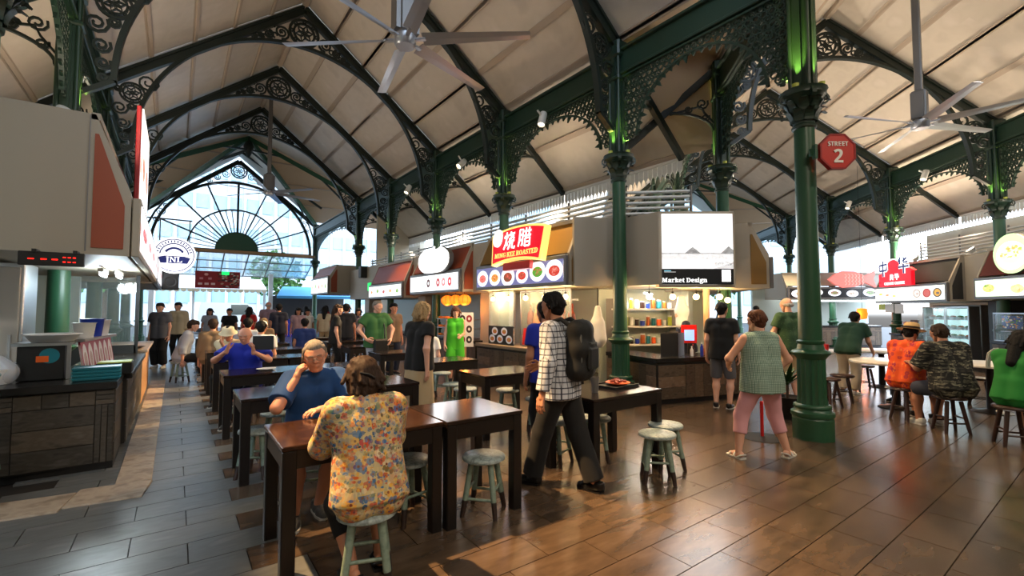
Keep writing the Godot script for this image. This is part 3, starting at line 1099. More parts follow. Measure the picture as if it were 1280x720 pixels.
# P: label, at, face (degrees, 0 looks along -z, 90 along +x), h, and pose and clothing options
func person(label: String, at: Vector3, face: float, o: Dictionary) -> Node3D:
	var root := thing("person", label, "person", at, -deg_to_rad(face), "")
	var h: float = o.get("h", 1.7)
	var s := h / 1.72
	var fat: float = o.get("fat", 1.0)
	var seat: float = o.get("seat", 0.0)
	var lean: float = deg_to_rad(o.get("lean", 3.0))
	var side: float = deg_to_rad(o.get("side", 0.0))
	var cell: float = o.get("cell", 0.016)
	var hipy: float = seat + 0.1 * s if seat > 0 else o.get("hip", 0.9) * s
	var pel := Vector3(0, hipy, 0)
	var spine := Basis(Vector3.BACK, side) * Basis(Vector3.RIGHT, -lean) * Basis(Vector3.UP, deg_to_rad(o.get("twist", 0.0)))
	var chest := pel + spine * Vector3(0, 0.36, 0.0) * s
	var nb := pel + spine * Vector3(0, 0.54, 0.01) * s
	var neck := nb + spine * Vector3(0, 0.07, -0.012) * s
	var hd := Basis(Vector3.UP, -deg_to_rad(o.get("turn", 0.0))) * Basis(Vector3.RIGHT, -deg_to_rad(o.get("nod", 5.0))) * Basis(Vector3.BACK, deg_to_rad(o.get("tilt", 0.0)))
	var hc := neck + hd * Vector3(0, 0.095, -0.02) * s
	var sh := []
	var el := []
	var wr := []
	var hp := []
	var kn := []
	var an := []
	for i in 2:
		var sg := -1.0 if i == 0 else 1.0
		sh.append(pel + spine * Vector3(sg * 0.175 * sqrt(fat), 0.5, 0.01) * s)
		hp.append(pel + Vector3(sg * 0.09, 0, 0) * s)
		var hand: Vector3 = o.get("hands", [null, null])[i] if o.get("hands", [null, null])[i] != null else pel + Vector3(sg * (0.24 + 0.05 * (fat - 1.0)), -0.08 * s, -0.06)
		var hint: Vector3 = o.get("elbows", [null, null])[i] if o.get("elbows", [null, null])[i] != null else Vector3(sg * 0.4, -0.3, 1.0)
		var d: Vector3 = hand - sh[i]
		if d.length() > 0.545 * s: hand = sh[i] + d.normalized() * 0.545 * s
		el.append(ik(sh[i], hand, 0.295 * s, 0.255 * s, hint))
		wr.append(hand)
		var foot: Vector3 = o.get("feet", [null, null])[i] if o.get("feet", [null, null])[i] != null else (Vector3(sg * 0.12, 0.08 * s, -0.42 * s) if seat > 0 else Vector3(sg * 0.1, 0.08 * s, 0.0))
		an.append(foot)
		var kh: Vector3 = o.get("knees", [null, null])[i] if o.get("knees", [null, null])[i] != null else Vector3(sg * 0.12, 0.35, -1.0)
		kn.append(ik(hp[i], foot, 0.425 * s, 0.415 * s, kh))
	# bones
	var wst := pel + spine * Vector3(0, 0.17, 0) * s
	var tor := func(inf: float, shape: float) -> Array:
		var b := []
		for sg in [-1.0, 1.0]:
			b.append([pel + Vector3(sg * 0.075, 0.0, 0.01) * s * fat, wst + spine * Vector3(sg * 0.06, 0, 0) * s * fat, (0.105 * fat + inf) * s, (0.095 * fat * shape + inf) * s])
			b.append([wst + spine * Vector3(sg * 0.06, 0, 0) * s * fat, chest + spine * Vector3(sg * 0.085, 0.02, 0) * s * sqrt(fat), (0.095 * fat * shape + inf) * s, (0.1 * sqrt(fat) + inf) * s])
			b.append([chest + spine * Vector3(sg * 0.08, 0.05, 0) * s, pel + spine * Vector3(sg * 0.14 * sqrt(fat), 0.495, 0.01) * s, (0.085 + inf) * s, (0.052 + inf) * s])
		b.append([nb + spine * Vector3(0, -0.02, 0.0) * s, pel + spine * Vector3(0.12, 0.5, 0.01) * s, (0.05 + inf) * s, (0.048 + inf) * s])
		b.append([nb + spine * Vector3(0, -0.02, 0.0) * s, pel + spine * Vector3(-0.12, 0.5, 0.01) * s, (0.05 + inf) * s, (0.048 + inf) * s])
		return b
	var body: Array = tor.call(0.0, 1.0)
	body.append([nb - spine * Vector3(0, 0.04, 0) * s, hc + hd * Vector3(0, -0.05, 0.02) * s, 0.056 * s, 0.05 * s])
	var bm := MB.new()
	for i in 2:
		var sg := -1.0 if i == 0 else 1.0
		body.append([sh[i], el[i], 0.05 * s * sqrt(fat), 0.04 * s])
		body.append([el[i], wr[i], 0.041 * s, 0.028 * s])
		body.append([hp[i], kn[i], 0.085 * s * fat, 0.057 * s * sqrt(fat)])
		body.append([kn[i], kn[i].lerp(an[i], 0.35), 0.056 * s, 0.056 * s * sqrt(fat)])
		body.append([kn[i].lerp(an[i], 0.35), an[i], 0.055 * s * sqrt(fat), 0.036 * s])
		# hand: -y along the forearm
		var kind: String = o.get("grips", ["relaxed", "relaxed"])[i]
		var fd: Vector3 = o.get("fingers", [null, null])[i] if o.get("fingers", [null, null])[i] != null else (wr[i] - el[i])
		var y: Vector3 = -fd.normalized()
		var palm: Vector3 = o.get("palms", [null, null])[i] if o.get("palms", [null, null])[i] != null else Vector3(-sg, 0.0, 0.2)
		var z: Vector3 = -(palm - y * palm.dot(y)).normalized()
		var x := y.cross(z)
		# thumb lies on +x: for the right hand with fingers down and palm inwards it points forwards
		var thumb: Vector3 = x
		var mir := sg < 0
		if o.get("seatflip", false): mir = not mir
		var B := Basis(-x if mir else x, y, z)
		bm.append(hand_mb[kind], Transform3D(B.scaled_local(Vector3.ONE * s * 1.0), wr[i] - y * 0.0))
	net(body, cell, 0.035, bm)
	bm.append(head_mb[o.get("sex", "m")], Transform3D(hd.scaled_local(Vector3.ONE * s), hc))
	var skin: Material = M[o.get("skin", "skin1")]
	part("body", bm, skin, root)
	var HX := Transform3D(hd.scaled_local(Vector3.ONE * s), hc)
	if o.get("face", true):
		part("eyes", shared.eyes, M.eye_white, root, HX)
		part("irises", shared.iris, M.eye_dark, root, HX)
		part("lips", shared.lips, M.lips, root, HX)
		part("eyebrows", shared.brows, M[o.get("haircol", "hair_black")], root, HX)
	if o.get("hair", "short") != "none":
		var hm := MB.new()
		net(hair_bones(o.get("hair", "short"), 70 if cell < 0.0165 else 20), 0.006 if cell < 0.0165 else 0.011, 0.008 if cell < 0.0165 else 0.02, hm)
		part("hair", hm, M[o.get("haircol", "hair_black")], root, HX)
	# clothes
	var inf: float = o.get("loose", 0.02)
	if o.has("top"):
		var t: Array = tor.call(inf, o.get("cut", 1.0) * 1.06)
		var hem: float = o.get("hem", 0.1)
		for sg in [-1.0, 1.0]:
			var down := Vector3(0, -hem, 0) if seat == 0 else Vector3(0, -0.04, 0.01)
			t.append([wst + spine * Vector3(sg * 0.06, 0, 0) * s * fat, pel + Vector3(sg * 0.07, 0, 0.0) * s * fat + down * s, (0.104 * fat + inf) * s, (0.118 * fat + inf * 1.2) * s, true])
		var sl: float = o.get("sleeve", 0.62)
		for i in 2:
			if sl <= 0.0: continue
			if sl <= 1.0:
				t.append([sh[i], sh[i].lerp(el[i], sl), (0.056 * sqrt(fat) + inf) * s, (0.05 * sqrt(fat) + inf * 1.5) * s, true])
			else:
				t.append([sh[i], el[i], (0.055 + inf) * s, (0.042 + inf) * s])
				t.append([el[i], el[i].lerp(wr[i], sl - 1.0), (0.042 + inf) * s, (0.033 + inf) * s, true])
		var tm := MB.new()
		net(t, cell * 0.94, 0.03, tm)
		part(o.get("topname", "shirt"), tm, M[o.top], root)
	if o.has("bottom"):
		var len_: float = o.get("len", 1.92)   # 1 = knee, 2 = ankle
		var ib: float = o.get("looseb", 0.014)
		var t := []
		for sg in [-1.0, 1.0]:
			t.append([pel.lerp(wst, 0.45) + spine * Vector3(sg * 0.06, 0, 0) * s * fat, pel + Vector3(sg * 0.07, -0.02, 0.0) * s * fat, (0.09 * fat + ib) * s, (0.103 * fat + ib) * s])
		for i in 2:
			if len_ <= 1.0:
				t.append([hp[i], hp[i].lerp(kn[i], len_), (0.088 * fat + ib) * s, (0.068 * sqrt(fat) + ib * 1.5) * s, true])
			else:
				t.append([hp[i], kn[i], (0.086 * fat + ib) * s, (0.06 * sqrt(fat) + ib) * s])
				t.append([kn[i], kn[i].lerp(an[i], len_ - 1.0), (0.06 * sqrt(fat) + ib) * s, (o.get("cuff", 0.05) + ib) * s, true])
		if o.get("skirt", 0.0) > 0.0:
			var b0 := pel + Vector3(0, 0.06, 0) * s
			var mid: Vector3 = (kn[0] + kn[1]) / 2.0
			var tgt := b0.lerp(mid, o.skirt) if seat > 0 else Vector3(b0.x, b0.y - o.skirt * s, b0.z + 0.02)
			t = []
			for sg in [-1.0, 1.0]:
				t.append([b0 + Vector3(sg * 0.06, 0, 0) * s, tgt + Vector3(sg * 0.07, 0, 0) * s, (0.11 * fat + ib) * s, (0.15 * fat + ib) * s, true])
		var tm := MB.new()
		net(t, cell * 0.94, 0.03, tm)
		part(o.get("botname", "trousers"), tm, M[o.bottom], root)
	for i in 2:
		if not o.get("shoes", true): break
		var fdir: Vector3 = o.get("toes", [Vector3(-0.15, 0, -1), Vector3(0.15, 0, -1)])[i]
		fdir.y = 0
		fdir = fdir.normalized()
		var B := Basis(Vector3.UP.cross(-fdir), Vector3.UP, -fdir).scaled_local(Vector3.ONE * s)
		var X := Transform3D(B, an[i] + Vector3(0, -0.08 * s, 0) - fdir * 0.02)
		if o.get("sandal", false):
			var fb := MB.new()
			net([[Vector3(0, 0.06, 0.01), Vector3(0, 0.045, -0.08), 0.035, 0.032], [Vector3(0, 0.042, -0.08), Vector3(0, 0.034, -0.15), 0.034, 0.022]], 0.012, 0.02, fb)
			part("foot", fb, skin, root, X)
			part("sandal_sole", shared.sole, M[o.get("shoecol", "shoe_dark")], root, X)
			part("sandal_straps", shared.straps, M[o.get("shoecol", "shoe_dark")], root, X)
		else:
			var q := part("shoe", shared.shoe, M[o.get("shoecol", "shoe_dark")], root, X)
			part("sole", shared.sole, M[o.get("solecol", "shoe_white")], q)
	root.set_meta("head_x", HX)
	root.set_meta("chest", chest); root.set_meta("spine", spine); root.set_meta("sh", sh); root.set_meta("wr", wr)
	return root

# ---------- pictures ----------
func new_img(w: int, h: int, c: Color) -> Image:
	var im := Image.create(w, h, false, Image.FORMAT_RGB8)
	im.fill(c)
	return im

func ell(im: Image, cx: float, cy: float, rx: float, ry: float, c: Color, c2 = null, rg: RandomNumberGenerator = null) -> void:
	for y in range(maxi(int(cy - ry), 0), mini(int(cy + ry) + 1, im.get_height())):
		for x in range(maxi(int(cx - rx), 0), mini(int(cx + rx) + 1, im.get_width())):
			var q := pow((x - cx) / rx, 2) + pow((y - cy) / ry, 2)
			if q <= 1.0:
				var k := c
				if c2 != null and rg.randf() < 0.45: k = c2
				im.set_pixel(x, y, k)

func dish(im: Image, cx: float, cy: float, r: float, food: Color, food2: Color, rg: RandomNumberGenerator, ring := Color(0.97, 0.98, 1.0)) -> void:
	ell(im, cx, cy, r, r, Color(0.75, 0.8, 0.86))
	ell(im, cx, cy, r * 0.96, r * 0.96, ring)
	ell(im, cx, cy + r * 0.05, r * 0.62, r * 0.5, food)
	for k in 16:
		var a := rg.randf() * TAU
		var d := rg.randf() * 0.5 * r
		ell(im, cx + cos(a) * d, cy + sin(a) * d * 0.8, r * rg.randf_range(0.06, 0.17), r * rg.randf_range(0.05, 0.13), food.lerp(food2, rg.randf()).lightened(rg.randf() * 0.25))

func dishes_image(w: int, h: int, bg: Color, n: int, foods: Array, sd: int, big := 0.42) -> Image:
	var rg := RandomNumberGenerator.new()
	rg.seed = sd
	var im := new_img(w, h, bg)
	for k in n:
		var r := h * big * rg.randf_range(0.85, 1.05)
		var f: Array = foods[k % foods.size()]
		dish(im, (k + 0.5) * w / n, h * 0.5 + h * rg.randf_range(-0.08, 0.08), r, f[0], f[1], rg)
	return im

# ---------- furniture ----------
func table(label: String, x0: float, x1: float, zf: float, zb: float, top: String, group := "dark wooden hall tables") -> Node3D:
	var o := thing("dining_table", label, "table", Vector3((x0 + x1) / 2, 0, (zf + zb) / 2), 0, group)
	var w := x1 - x0 - 0.008
	var d := zf - zb
	part("tabletop", MB.new().box(Vector3(0, 0.76, 0), Vector3(w, 0.03, d), 0.005), M[top], o)
	var ap := MB.new()
	for s in [-1, 1]:
		ap.box(Vector3(0, 0.69, s * (d / 2 - 0.026)), Vector3(w - 0.06, 0.11, 0.03))
		ap.box(Vector3(s * (w / 2 - 0.026), 0.69, 0), Vector3(0.03, 0.11, d - 0.06))
	part("apron", ap, M.wood_black, o)
	for sx in [-1, 1]:
		for sz in [-1, 1]:
			part("leg", MB.new().box(Vector3(sx * (w / 2 - 0.045), 0.373, sz * (d / 2 - 0.045)), Vector3(0.08, 0.744, 0.08), 0.006), M.wood_black, o)
	return o

func make_stool() -> void:
	var s := MB.new()
	s.lathe([Vector2(0, 0.408), Vector2(0.15, 0.408), Vector2(0.168, 0.418), Vector2(0.17, 0.434), Vector2(0.16, 0.445), Vector2(0, 0.448)], 24)
	shared.stool_seat = s.mesh()
	for k in 4:
		var a := TAU * (k + 0.5) / 4
		var t := Vector3(cos(a) * 0.105, 0.412, sin(a) * 0.105)
		var f := Vector3(cos(a) * 0.185, 0.0, sin(a) * 0.185)
		var m := t.lerp(f, 0.68)
		shared["stool_leg%d" % k] = MB.new().tube([t, m], 0.024, 0.022, 8).mesh()
		shared["stool_foot%d" % k] = MB.new().tube([m, f + Vector3(0, 0.004, 0)], 0.0222, 0.018, 8).mesh()
		var b := TAU * (k + 1.5) / 4
		var y := 0.2 if k % 2 else 0.14
		var q := (0.412 - y) / 0.412
		var r := lerpf(0.105, 0.185, q)
		shared["stool_rail%d" % k] = MB.new().tube([Vector3(cos(a) * r, y, sin(a) * r), Vector3(cos(b) * r, y, sin(b) * r)], 0.011, -1, 6).mesh()
	var s2 := MB.new()
	s2.lathe([Vector2(0, 0.43), Vector2(0.16, 0.43), Vector2(0.175, 0.44), Vector2(0.175, 0.46), Vector2(0.165, 0.47), Vector2(0, 0.468)], 20)
	shared.stool_seat2 = s2.mesh()

func stool(label: String, x: float, z: float, yaw := 0.3, seat := "stool_grey", brown := false) -> Node3D:
	var o := thing("stool", label, "stool", Vector3(x, 0, z), yaw, "dark brown wooden stools" if brown else "grey-green painted stools")
	part("seat", shared.stool_seat2 if brown else shared.stool_seat, M.wood_brown if brown else M[seat], o)
	for k in 4:
		var l := part("leg", shared["stool_leg%d" % k], M.wood_brown if brown else M.stool_green, o)
		part("worn_foot", shared["stool_foot%d" % k], M.wood_brown if brown else M.wood_worn, l)
		part("stretcher", shared["stool_rail%d" % k], M.wood_brown if brown else M.stool_green, o)
	return o

func round_table(label: String, p: Vector3, r: float) -> void:
	var o := thing("round_table", label, "table", p, 0, "round white-topped tables")
	part("tabletop", MB.new().lathe([Vector2(0, 0.715), Vector2(r - 0.02, 0.715), Vector2(r, 0.725), Vector2(r, 0.745), Vector2(r - 0.01, 0.752), Vector2(0, 0.752)], 36), M.table_white, o)
	part("pedestal", MB.new().lathe([Vector2(0.24, 0), Vector2(0.24, 0.02), Vector2(0.06, 0.06), Vector2(0.05, 0.66), Vector2(0.12, 0.715)], 16), M.wood_black, o)

# ---------- stalls ----------
# hood: local x along the front (0..L), +z towards the guests, y up; an inclined fascia above a lit menu box
func hood(label: String, T: Transform3D, L: float, bot: float, bh: float, top: float, back: float, accent: String, sign_: String, lit := 1.0, cheeks := "fascia") -> Node3D:
	var o := thing("stall_hood", label, "stall hood", Vector3.ZERO, 0, "")
	o.transform = T
	var y1 := bot + bh
	var sl := 0.3
	var prof := PackedVector2Array([Vector2(0, bot), Vector2(0, y1 + 0.04), Vector2(-sl, top), Vector2(-back, top), Vector2(-back, bot)])
	for e in [0.0, L]:
		var m := MB.new()
		m.T = Transform3D(Basis(Vector3.UP, -PI / 2), Vector3(e + (0.03 if e == 0.0 else -0.03), 0, 0))
		m.prism(prof, 0.06)
		part("cheek", m, M[cheeks], o)
		var q := MB.new()
		q.T = Transform3D(Basis(Vector3.UP, -PI / 2), Vector3(e + (-0.004 if e == 0.0 else 0.004), 0, 0))
		q.prism(PackedVector2Array([Vector2(-0.3, bot + 0.07), Vector2(-0.05, bot + 0.07), Vector2(-0.05, y1 - 0.1), Vector2(-0.27, top - 0.2), Vector2(-0.3, top - 0.2)]), 0.012)
		part("cheek_inset", q, M[accent], o)
	part("roof_board", MB.new().box(Vector3(L / 2, top - 0.02, -(sl + back) / 2), Vector3(L - 0.12, 0.04, back - sl)), M.fascia, o)
	part("soffit", MB.new().box(Vector3(L / 2, bot + 0.02, -back / 2), Vector3(L - 0.12, 0.04, back - 0.04)), M.fascia, o)
	var a := Vector3(L / 2, y1 + 0.04, -0.03)
	var b := Vector3(L / 2, top - 0.02, -sl - 0.03)
	var d := (b - a)
	part("slant_panel", MB.new().box((a + b) / 2, Vector3(L - 0.12, d.length(), 0.03), 0.0, Basis(Vector3.RIGHT, -atan2(sl, top - y1 - 0.06))), M[accent], o)
	part("trim", MB.new().bar(Vector3(0, top - 0.02, -sl), Vector3(L, top - 0.02, -sl), 0.07, 0.07), M.fascia, o)
	if sign_:
		var bx := part("menu_box", MB.new().box(Vector3(L / 2, bot + bh / 2, 0.045), Vector3(L - 0.04, bh, 0.07), 0.008), M.grey_metal, o)
		var w := L - 0.16
		var hh := bh - 0.14
		part("menu_panel", MB.new().prism(PackedVector2Array([Vector2(-w / 2, -hh / 2), Vector2(w / 2, -hh / 2), Vector2(w / 2, hh / 2), Vector2(-w / 2, hh / 2)]), 0.012), M[sign_], bx, at3(L / 2, bot + bh / 2, 0.085))
		if lit > 0.0:
			var c := T * Vector3(L / 2, bot + bh / 2, 0.12)
			area(c, T * Vector3(L / 2, bot + bh / 2 - 0.3, 1.5), w, hh, Color(0.93, 0.97, 1.0), lit)
	else:
		part("front_board", MB.new().box(Vector3(L / 2, bot + bh / 2, 0.0), Vector3(L - 0.12, bh, 0.06), 0.008), M.fascia, o)
	return o

# counter front: basket-weave of wood-look tiles proud of the body. local x 0..L, front plane z = 0
func tiled_front(o: Node3D, X: Transform3D, L: float, y0: float, y1: float, block: float, wood := "plank") -> void:
	var bi := 0
	var x := 0.0
	while x < L - 0.05:
		var w := minf(block, L - x)
		var y := y0
		var bj := 0
		while y < y1 - 0.05:
			var hh := minf(block, y1 - y)
			for k in 3:
				var s: Vector3
				var c: Vector3
				if (bi + bj) % 2 == 0:
					s = Vector3(w - 0.008, hh / 3 - 0.006, 0.014); c = Vector3(x + w / 2, y + hh * (k + 0.5) / 3, 0.004)
				else:
					s = Vector3(w / 3 - 0.006, hh - 0.008, 0.014); c = Vector3(x + w * (k + 0.5) / 3, y + hh / 2, 0.004)
				part("tile", MB.new().box(Vector3.ZERO, s, 0.002), M[wood + "%d" % ((bi * 2 + bj * 5 + k * 3) % 4)], o, X * Transform3D(Basis(), c))
			y += block; bj += 1
		x += block; bi += 1

func counter(label: String, T: Transform3D, L: float, dep: float, h: float, top := "counter_top") -> Node3D:
	var o := thing("stall_counter", label, "counter")
	o.transform = T
	part("body", MB.new().box(Vector3(L / 2, (h - 0.07) / 2 + 0.04, -dep / 2), Vector3(L, h - 0.15, dep)), M.counter_dark, o)
	part("plinth", MB.new().box(Vector3(L / 2, 0.04, -dep / 2 - 0.02), Vector3(L, 0.08, dep - 0.06)), M.black, o)
	part("worktop", MB.new().box(Vector3(L / 2, h - 0.035, -dep / 2 + 0.02), Vector3(L + 0.04, 0.07, dep + 0.06), 0.006), M[top], o)
	tiled_front(o, Transform3D(), L, 0.09, h - 0.08, 0.56, "plank" if T.origin.x < 0 else "oak")
	return o

func bulb(label: String, p: Vector3, e := 0.25) -> void:
	var o := thing("globe_bulb", label, "bulb", p, 0, "bare globe bulbs under the stall hoods")
	part("globe", MB.new().ball(Vector3.ZERO, Vector3.ONE * 0.055, 12, 8), M.bulb, o)
	part("socket", MB.new().lathe([Vector2(0.018, 0.04), Vector2(0.02, 0.09), Vector2(0.005, 0.1)], 8), M.black, o)
	part("cord", MB.new().tube([Vector3(0, 0.1, 0), Vector3(0, 0.22, 0)], 0.004, -1, 5), M.black, o)
	omni(Vector3.ZERO, Color(1.0, 0.82, 0.58), e, 0.04, o)

func bottle(called: String, label: String, cat: String, p: Vector3, hgt: float, r: float, m: String, group := "", cap_ := "white_plastic") -> void:
	var o := thing(called, label, cat, p, 0, group)
	part("body", MB.new().lathe([Vector2(0, 0), Vector2(r * 0.92, 0), Vector2(r, 0.01), Vector2(r, hgt * 0.62), Vector2(r * 0.4, hgt * 0.8), Vector2(r * 0.36, hgt * 0.9)], 12), M[m], o)
	part("cap", MB.new().lathe([Vector2(r * 0.42, hgt * 0.88), Vector2(r * 0.42, hgt), Vector2(0, hgt)], 10), M[cap_], o)

func jar(label: String, p: Vector3, hgt: float, r: float, m: String, group := "") -> void:
	var o := thing("jar", label, "jar", p, 0, group)
	part("body", MB.new().lathe([Vector2(0, 0), Vector2(r, 0.004), Vector2(r, hgt * 0.85), Vector2(r * 0.9, hgt * 0.9)], 12), M[m], o)
	part("lid", MB.new().lathe([Vector2(r * 0.95, hgt * 0.86), Vector2(r * 0.97, hgt), Vector2(0, hgt)], 12), M.white_plastic, o)

func ceiling_fan(label: String, hub: Vector3, top: float, R: float, ph: float, drum := false) -> void:
	var o := thing("ceiling_fan", label, "ceiling fan", hub, 0, "large five-bladed ceiling fans")
	part("down_rod", MB.new().box(Vector3(0, (top - hub.y) / 2 + 0.15, 0), Vector3(0.12, top - hub.y - 0.3, 0.12), 0.015), M.fan_grey, o)
	part("motor", MB.new().box(Vector3(0, 0.36, 0), Vector3(0.24, 0.58, 0.24), 0.03).box(Vector3(0.14, 0.34, 0), Vector3(0.06, 0.5, 0.2)).box(Vector3(-0.14, 0.34, 0), Vector3(0.06, 0.5, 0.2)), M.fan_grey, o)
	part("hub", MB.new().lathe([Vector2(0, -0.1), Vector2(0.13, -0.1), Vector2(0.15, -0.07), Vector2(0.15, 0.05), Vector2(0.1, 0.08)], 16), M.fan_light, o)
	for k in 6:
		var a := ph + TAU * k / 6
		var b := MB.new()
		b.T = Transform3D(Basis(Vector3.UP, a), Vector3.ZERO)
		b.box(Vector3(0.2, 0, 0), Vector3(0.2, 0.03, 0.06), 0.005)
		var secs := []
		for i in 9:
			var t := float(i) / 8
			var x := lerpf(0.25, R, t)
			var w := lerpf(0.1, 0.075, t)
			var tw := lerpf(0.42, 0.16, t)
			secs.append([Vector3(x, sin(tw) * w, cos(tw) * w), Vector3(x, 0.018, 0), Vector3(x, -sin(tw) * w, -cos(tw) * w), Vector3(x, -0.006, 0)])
		for i in 8:
			for q in 4:
				var r := (q + 1) % 4
				b.quad(secs[i][q], secs[i + 1][q], secs[i + 1][r], secs[i][r])
		b.quad(secs[8][0], secs[8][1], secs[8][2], secs[8][3])
		part("blade", b, M.fan_light, o)

func spot_fitting(label: String, p: Vector3, to: Vector3, col: Color, e: float, ang: float) -> void:
	var o := thing("spotlight", label, "spotlight", Vector3.ZERO, 0, "white cylinder spotlights on the roof frame")
	var d := (to - p).normalized()
	o.look_at_from_position(p, to, Vector3.UP if absf(d.y) < 0.98 else Vector3.RIGHT)
	var m := MB.new()
	m.T = Transform3D(Basis(Vector3.RIGHT, -PI / 2), Vector3.ZERO)
	m.lathe([Vector2(0, -0.3), Vector2(0.075, -0.3), Vector2(0.08, -0.28), Vector2(0.08, 0.0), Vector2(0.07, 0.0), Vector2(0.065, -0.04)], 16)
	part("housing", m, M.white_paint, o)
	var l := MB.new()
	l.T = Transform3D(Basis(Vector3.RIGHT, -PI / 2), Vector3.ZERO)
	l.lathe([Vector2(0.066, -0.03), Vector2(0, -0.03)], 16)
	part("lens", l, M.lamp_white, o)
	part("yoke", MB.new().bar(Vector3(0, 0.0, 0.2), Vector3(0, 0.22, 0.2), 0.03, 0.03), M.white_paint, o)
	if e > 0: spot(p + d * 0.02, to, col, e, ang, 0.06)

var S2: Transform3D

func s2(a: float, b: float, y := 0.0) -> Vector3:
	return S2 * Vector3(a, y, -b)

func _ready() -> void:
	# --- camera, sky, exposure ---
	var cam := Camera3D.new()
	cam.name = "camera"
	cam.fov = rad_to_deg(2.0 * atan(360.0 / 575.0))
	cam.near = 0.05
	cam.far = 300.0
	add_child(cam)
	cam.position = Vector3(0, 1.58, 0)
	cam.rotation = Vector3(deg_to_rad(2.65), -deg_to_rad(36.2), 0)
	cam.current = true
	var we := WorldEnvironment.new()
	we.name = "world"
	var env := Environment.new()
	env.background_mode = Environment.BG_SKY
	var sky := Sky.new()
	var sm := ProceduralSkyMaterial.new()
	sm.sky_top_color = Color(0.72, 0.8, 0.9)
	sm.sky_horizon_color = Color(0.93, 0.95, 0.97)
	sm.ground_horizon_color = Color(0.6, 0.6, 0.6)
	sm.ground_bottom_color = Color(0.4, 0.4, 0.4)
	sm.sky_energy_multiplier = 2.4
	sm.ground_energy_multiplier = 1.0
	sm.sun_angle_max = 0.0
	sky.sky_material = sm
	env.sky = sky
	env.tonemap_mode = Environment.TONE_MAPPER_LINEAR
	env.tonemap_exposure = 1.2
	env.sdfgi_enabled = true
	env.ssao_enabled = true
	env.ssil_enabled = true
	we.environment = env
	add_child(we)
	S2 = Transform3D(Basis(Vector3(0.70710678, 0, 0.70710678), Vector3.UP, Vector3(-0.70710678, 0, 0.70710678)), Vector3(6.2, 0, -2.43))
	build_materials()
	# --- large lamps: floods on the stall roofs that light the ceiling ---
	flood("round floodlight standing on the left stall hood, aimed at the roof", Vector3(-0.95, 3.62, -6.6), Vector3(2.5, 9.0, -8.5), 6.0)
	for z in [-7.7, -11.6, -15.5]:
		flood("floodlight on the right stall roofs of the left aisle, above the %s" % {-7.7: "roast stall", -11.6: "doughnut stall", -15.5: "third stall"}[z], Vector3(6.9, 3.47, z), Vector3(3.0, 9.0, z - 1.0), 4.6)
	for z in [-9.6, -15.0]:
		flood("floodlight on the left stall roofs of the left aisle, %s one" % {-9.6: "nearer", -15.0: "farther"}[z], Vector3(-1.7, 3.76, z), Vector3(3.0, 9.0, z - 1.0), 4.6)
	for b in [4.5, 8.6, 11.0]:
		flood("floodlight on the left stall roofs of the right aisle, %s one" % {4.5: "nearest", 8.6: "middle", 11.0: "farthest"}[b], s2(-0.5, b, 3.29), s2(4.0, b + 1.0, 9.0), 12.5)
	for b in [4.6, 8.6, 10.8]:
		flood("floodlight on the right stall roofs of the right aisle, %s one" % {4.6: "nearest", 8.6: "middle", 10.8: "farthest"}[b], s2(8.1, b, 3.28), s2(3.5, b + 1.0, 9.0), 12.5)
	# high-bay lamps of the central hall, behind and beside the viewer
	for q in [[1.0, 3.0, "behind the viewer on the left"], [6.8, 3.6, "behind the viewer on the right"], [-1.8, 8.0, "far behind the viewer"]]:
		var hl := thing("pendant_lamp", "round high-bay pendant lamp in the central hall %s" % q[2], "lamp", Vector3(q[0], 7.4, q[1]), 0, "high-bay pendant lamps")
		part("shade", MB.new().lathe([Vector2(0.1, 0.35), Vector2(0.18, 0.3), Vector2(0.45, 0.02), Vector2(0.45, 0.0), Vector2(0.43, 0.0), Vector2(0.16, 0.27)], 24), M_white(), hl)
		part("diffuser", MB.new().lathe([Vector2(0, 0.02), Vector2(0.43, 0.02)], 24), glow("lamp_bay", Color(1.0, 0.94, 0.86), 5.0), hl)
		part("rod", MB.new().tube([Vector3(0, 0.33, 0), Vector3(0, 2.5, 0)], 0.015), M_white(), hl)
		area(Vector3(q[0], 7.38, q[1]), Vector3(q[0] + 0.001, 0, q[1]), 0.8, 0.8, Color(1.0, 0.93, 0.84), 23.0)
	spot_fitting("white spotlight on the left column pier, aimed at the nearest tables", Vector3(-0.9, 6.1, -5.3), Vector3(1.9, 0, -2.35), Color(1.0, 0.8, 0.56), 160.0, 13.5)
	spot_fitting("white spotlight high on the corner pier beside the Street 2 sign", Vector3(5.6, 6.3, -4.1), Vector3(4.1, 0, -2.75), Color(1.0, 0.84, 0.62), 45.0, 15.0)
	rng.seed = 7
	column_meshes()
	make_stool()
	make_hands()
	make_heads()
	build_floor()
	var S1 := at3(-1.33, 0, 0)
	street(S1, 7.68, [-2.43, -5.44, -9.0, -12.55, -16.2, -19.9], "left aisle", "fan window", [0, 4], 5)
	fan_window(S1, 7.68, -27.58)
	street(S2, 7.75, [0.0, -3.2, -7.2, -11.2, -15.2, -19.2], "right aisle", "street end", [0, 5], 5)
	shell()
	stalls()
	tables_and_stools()
	small_things()
	people()
	outside()

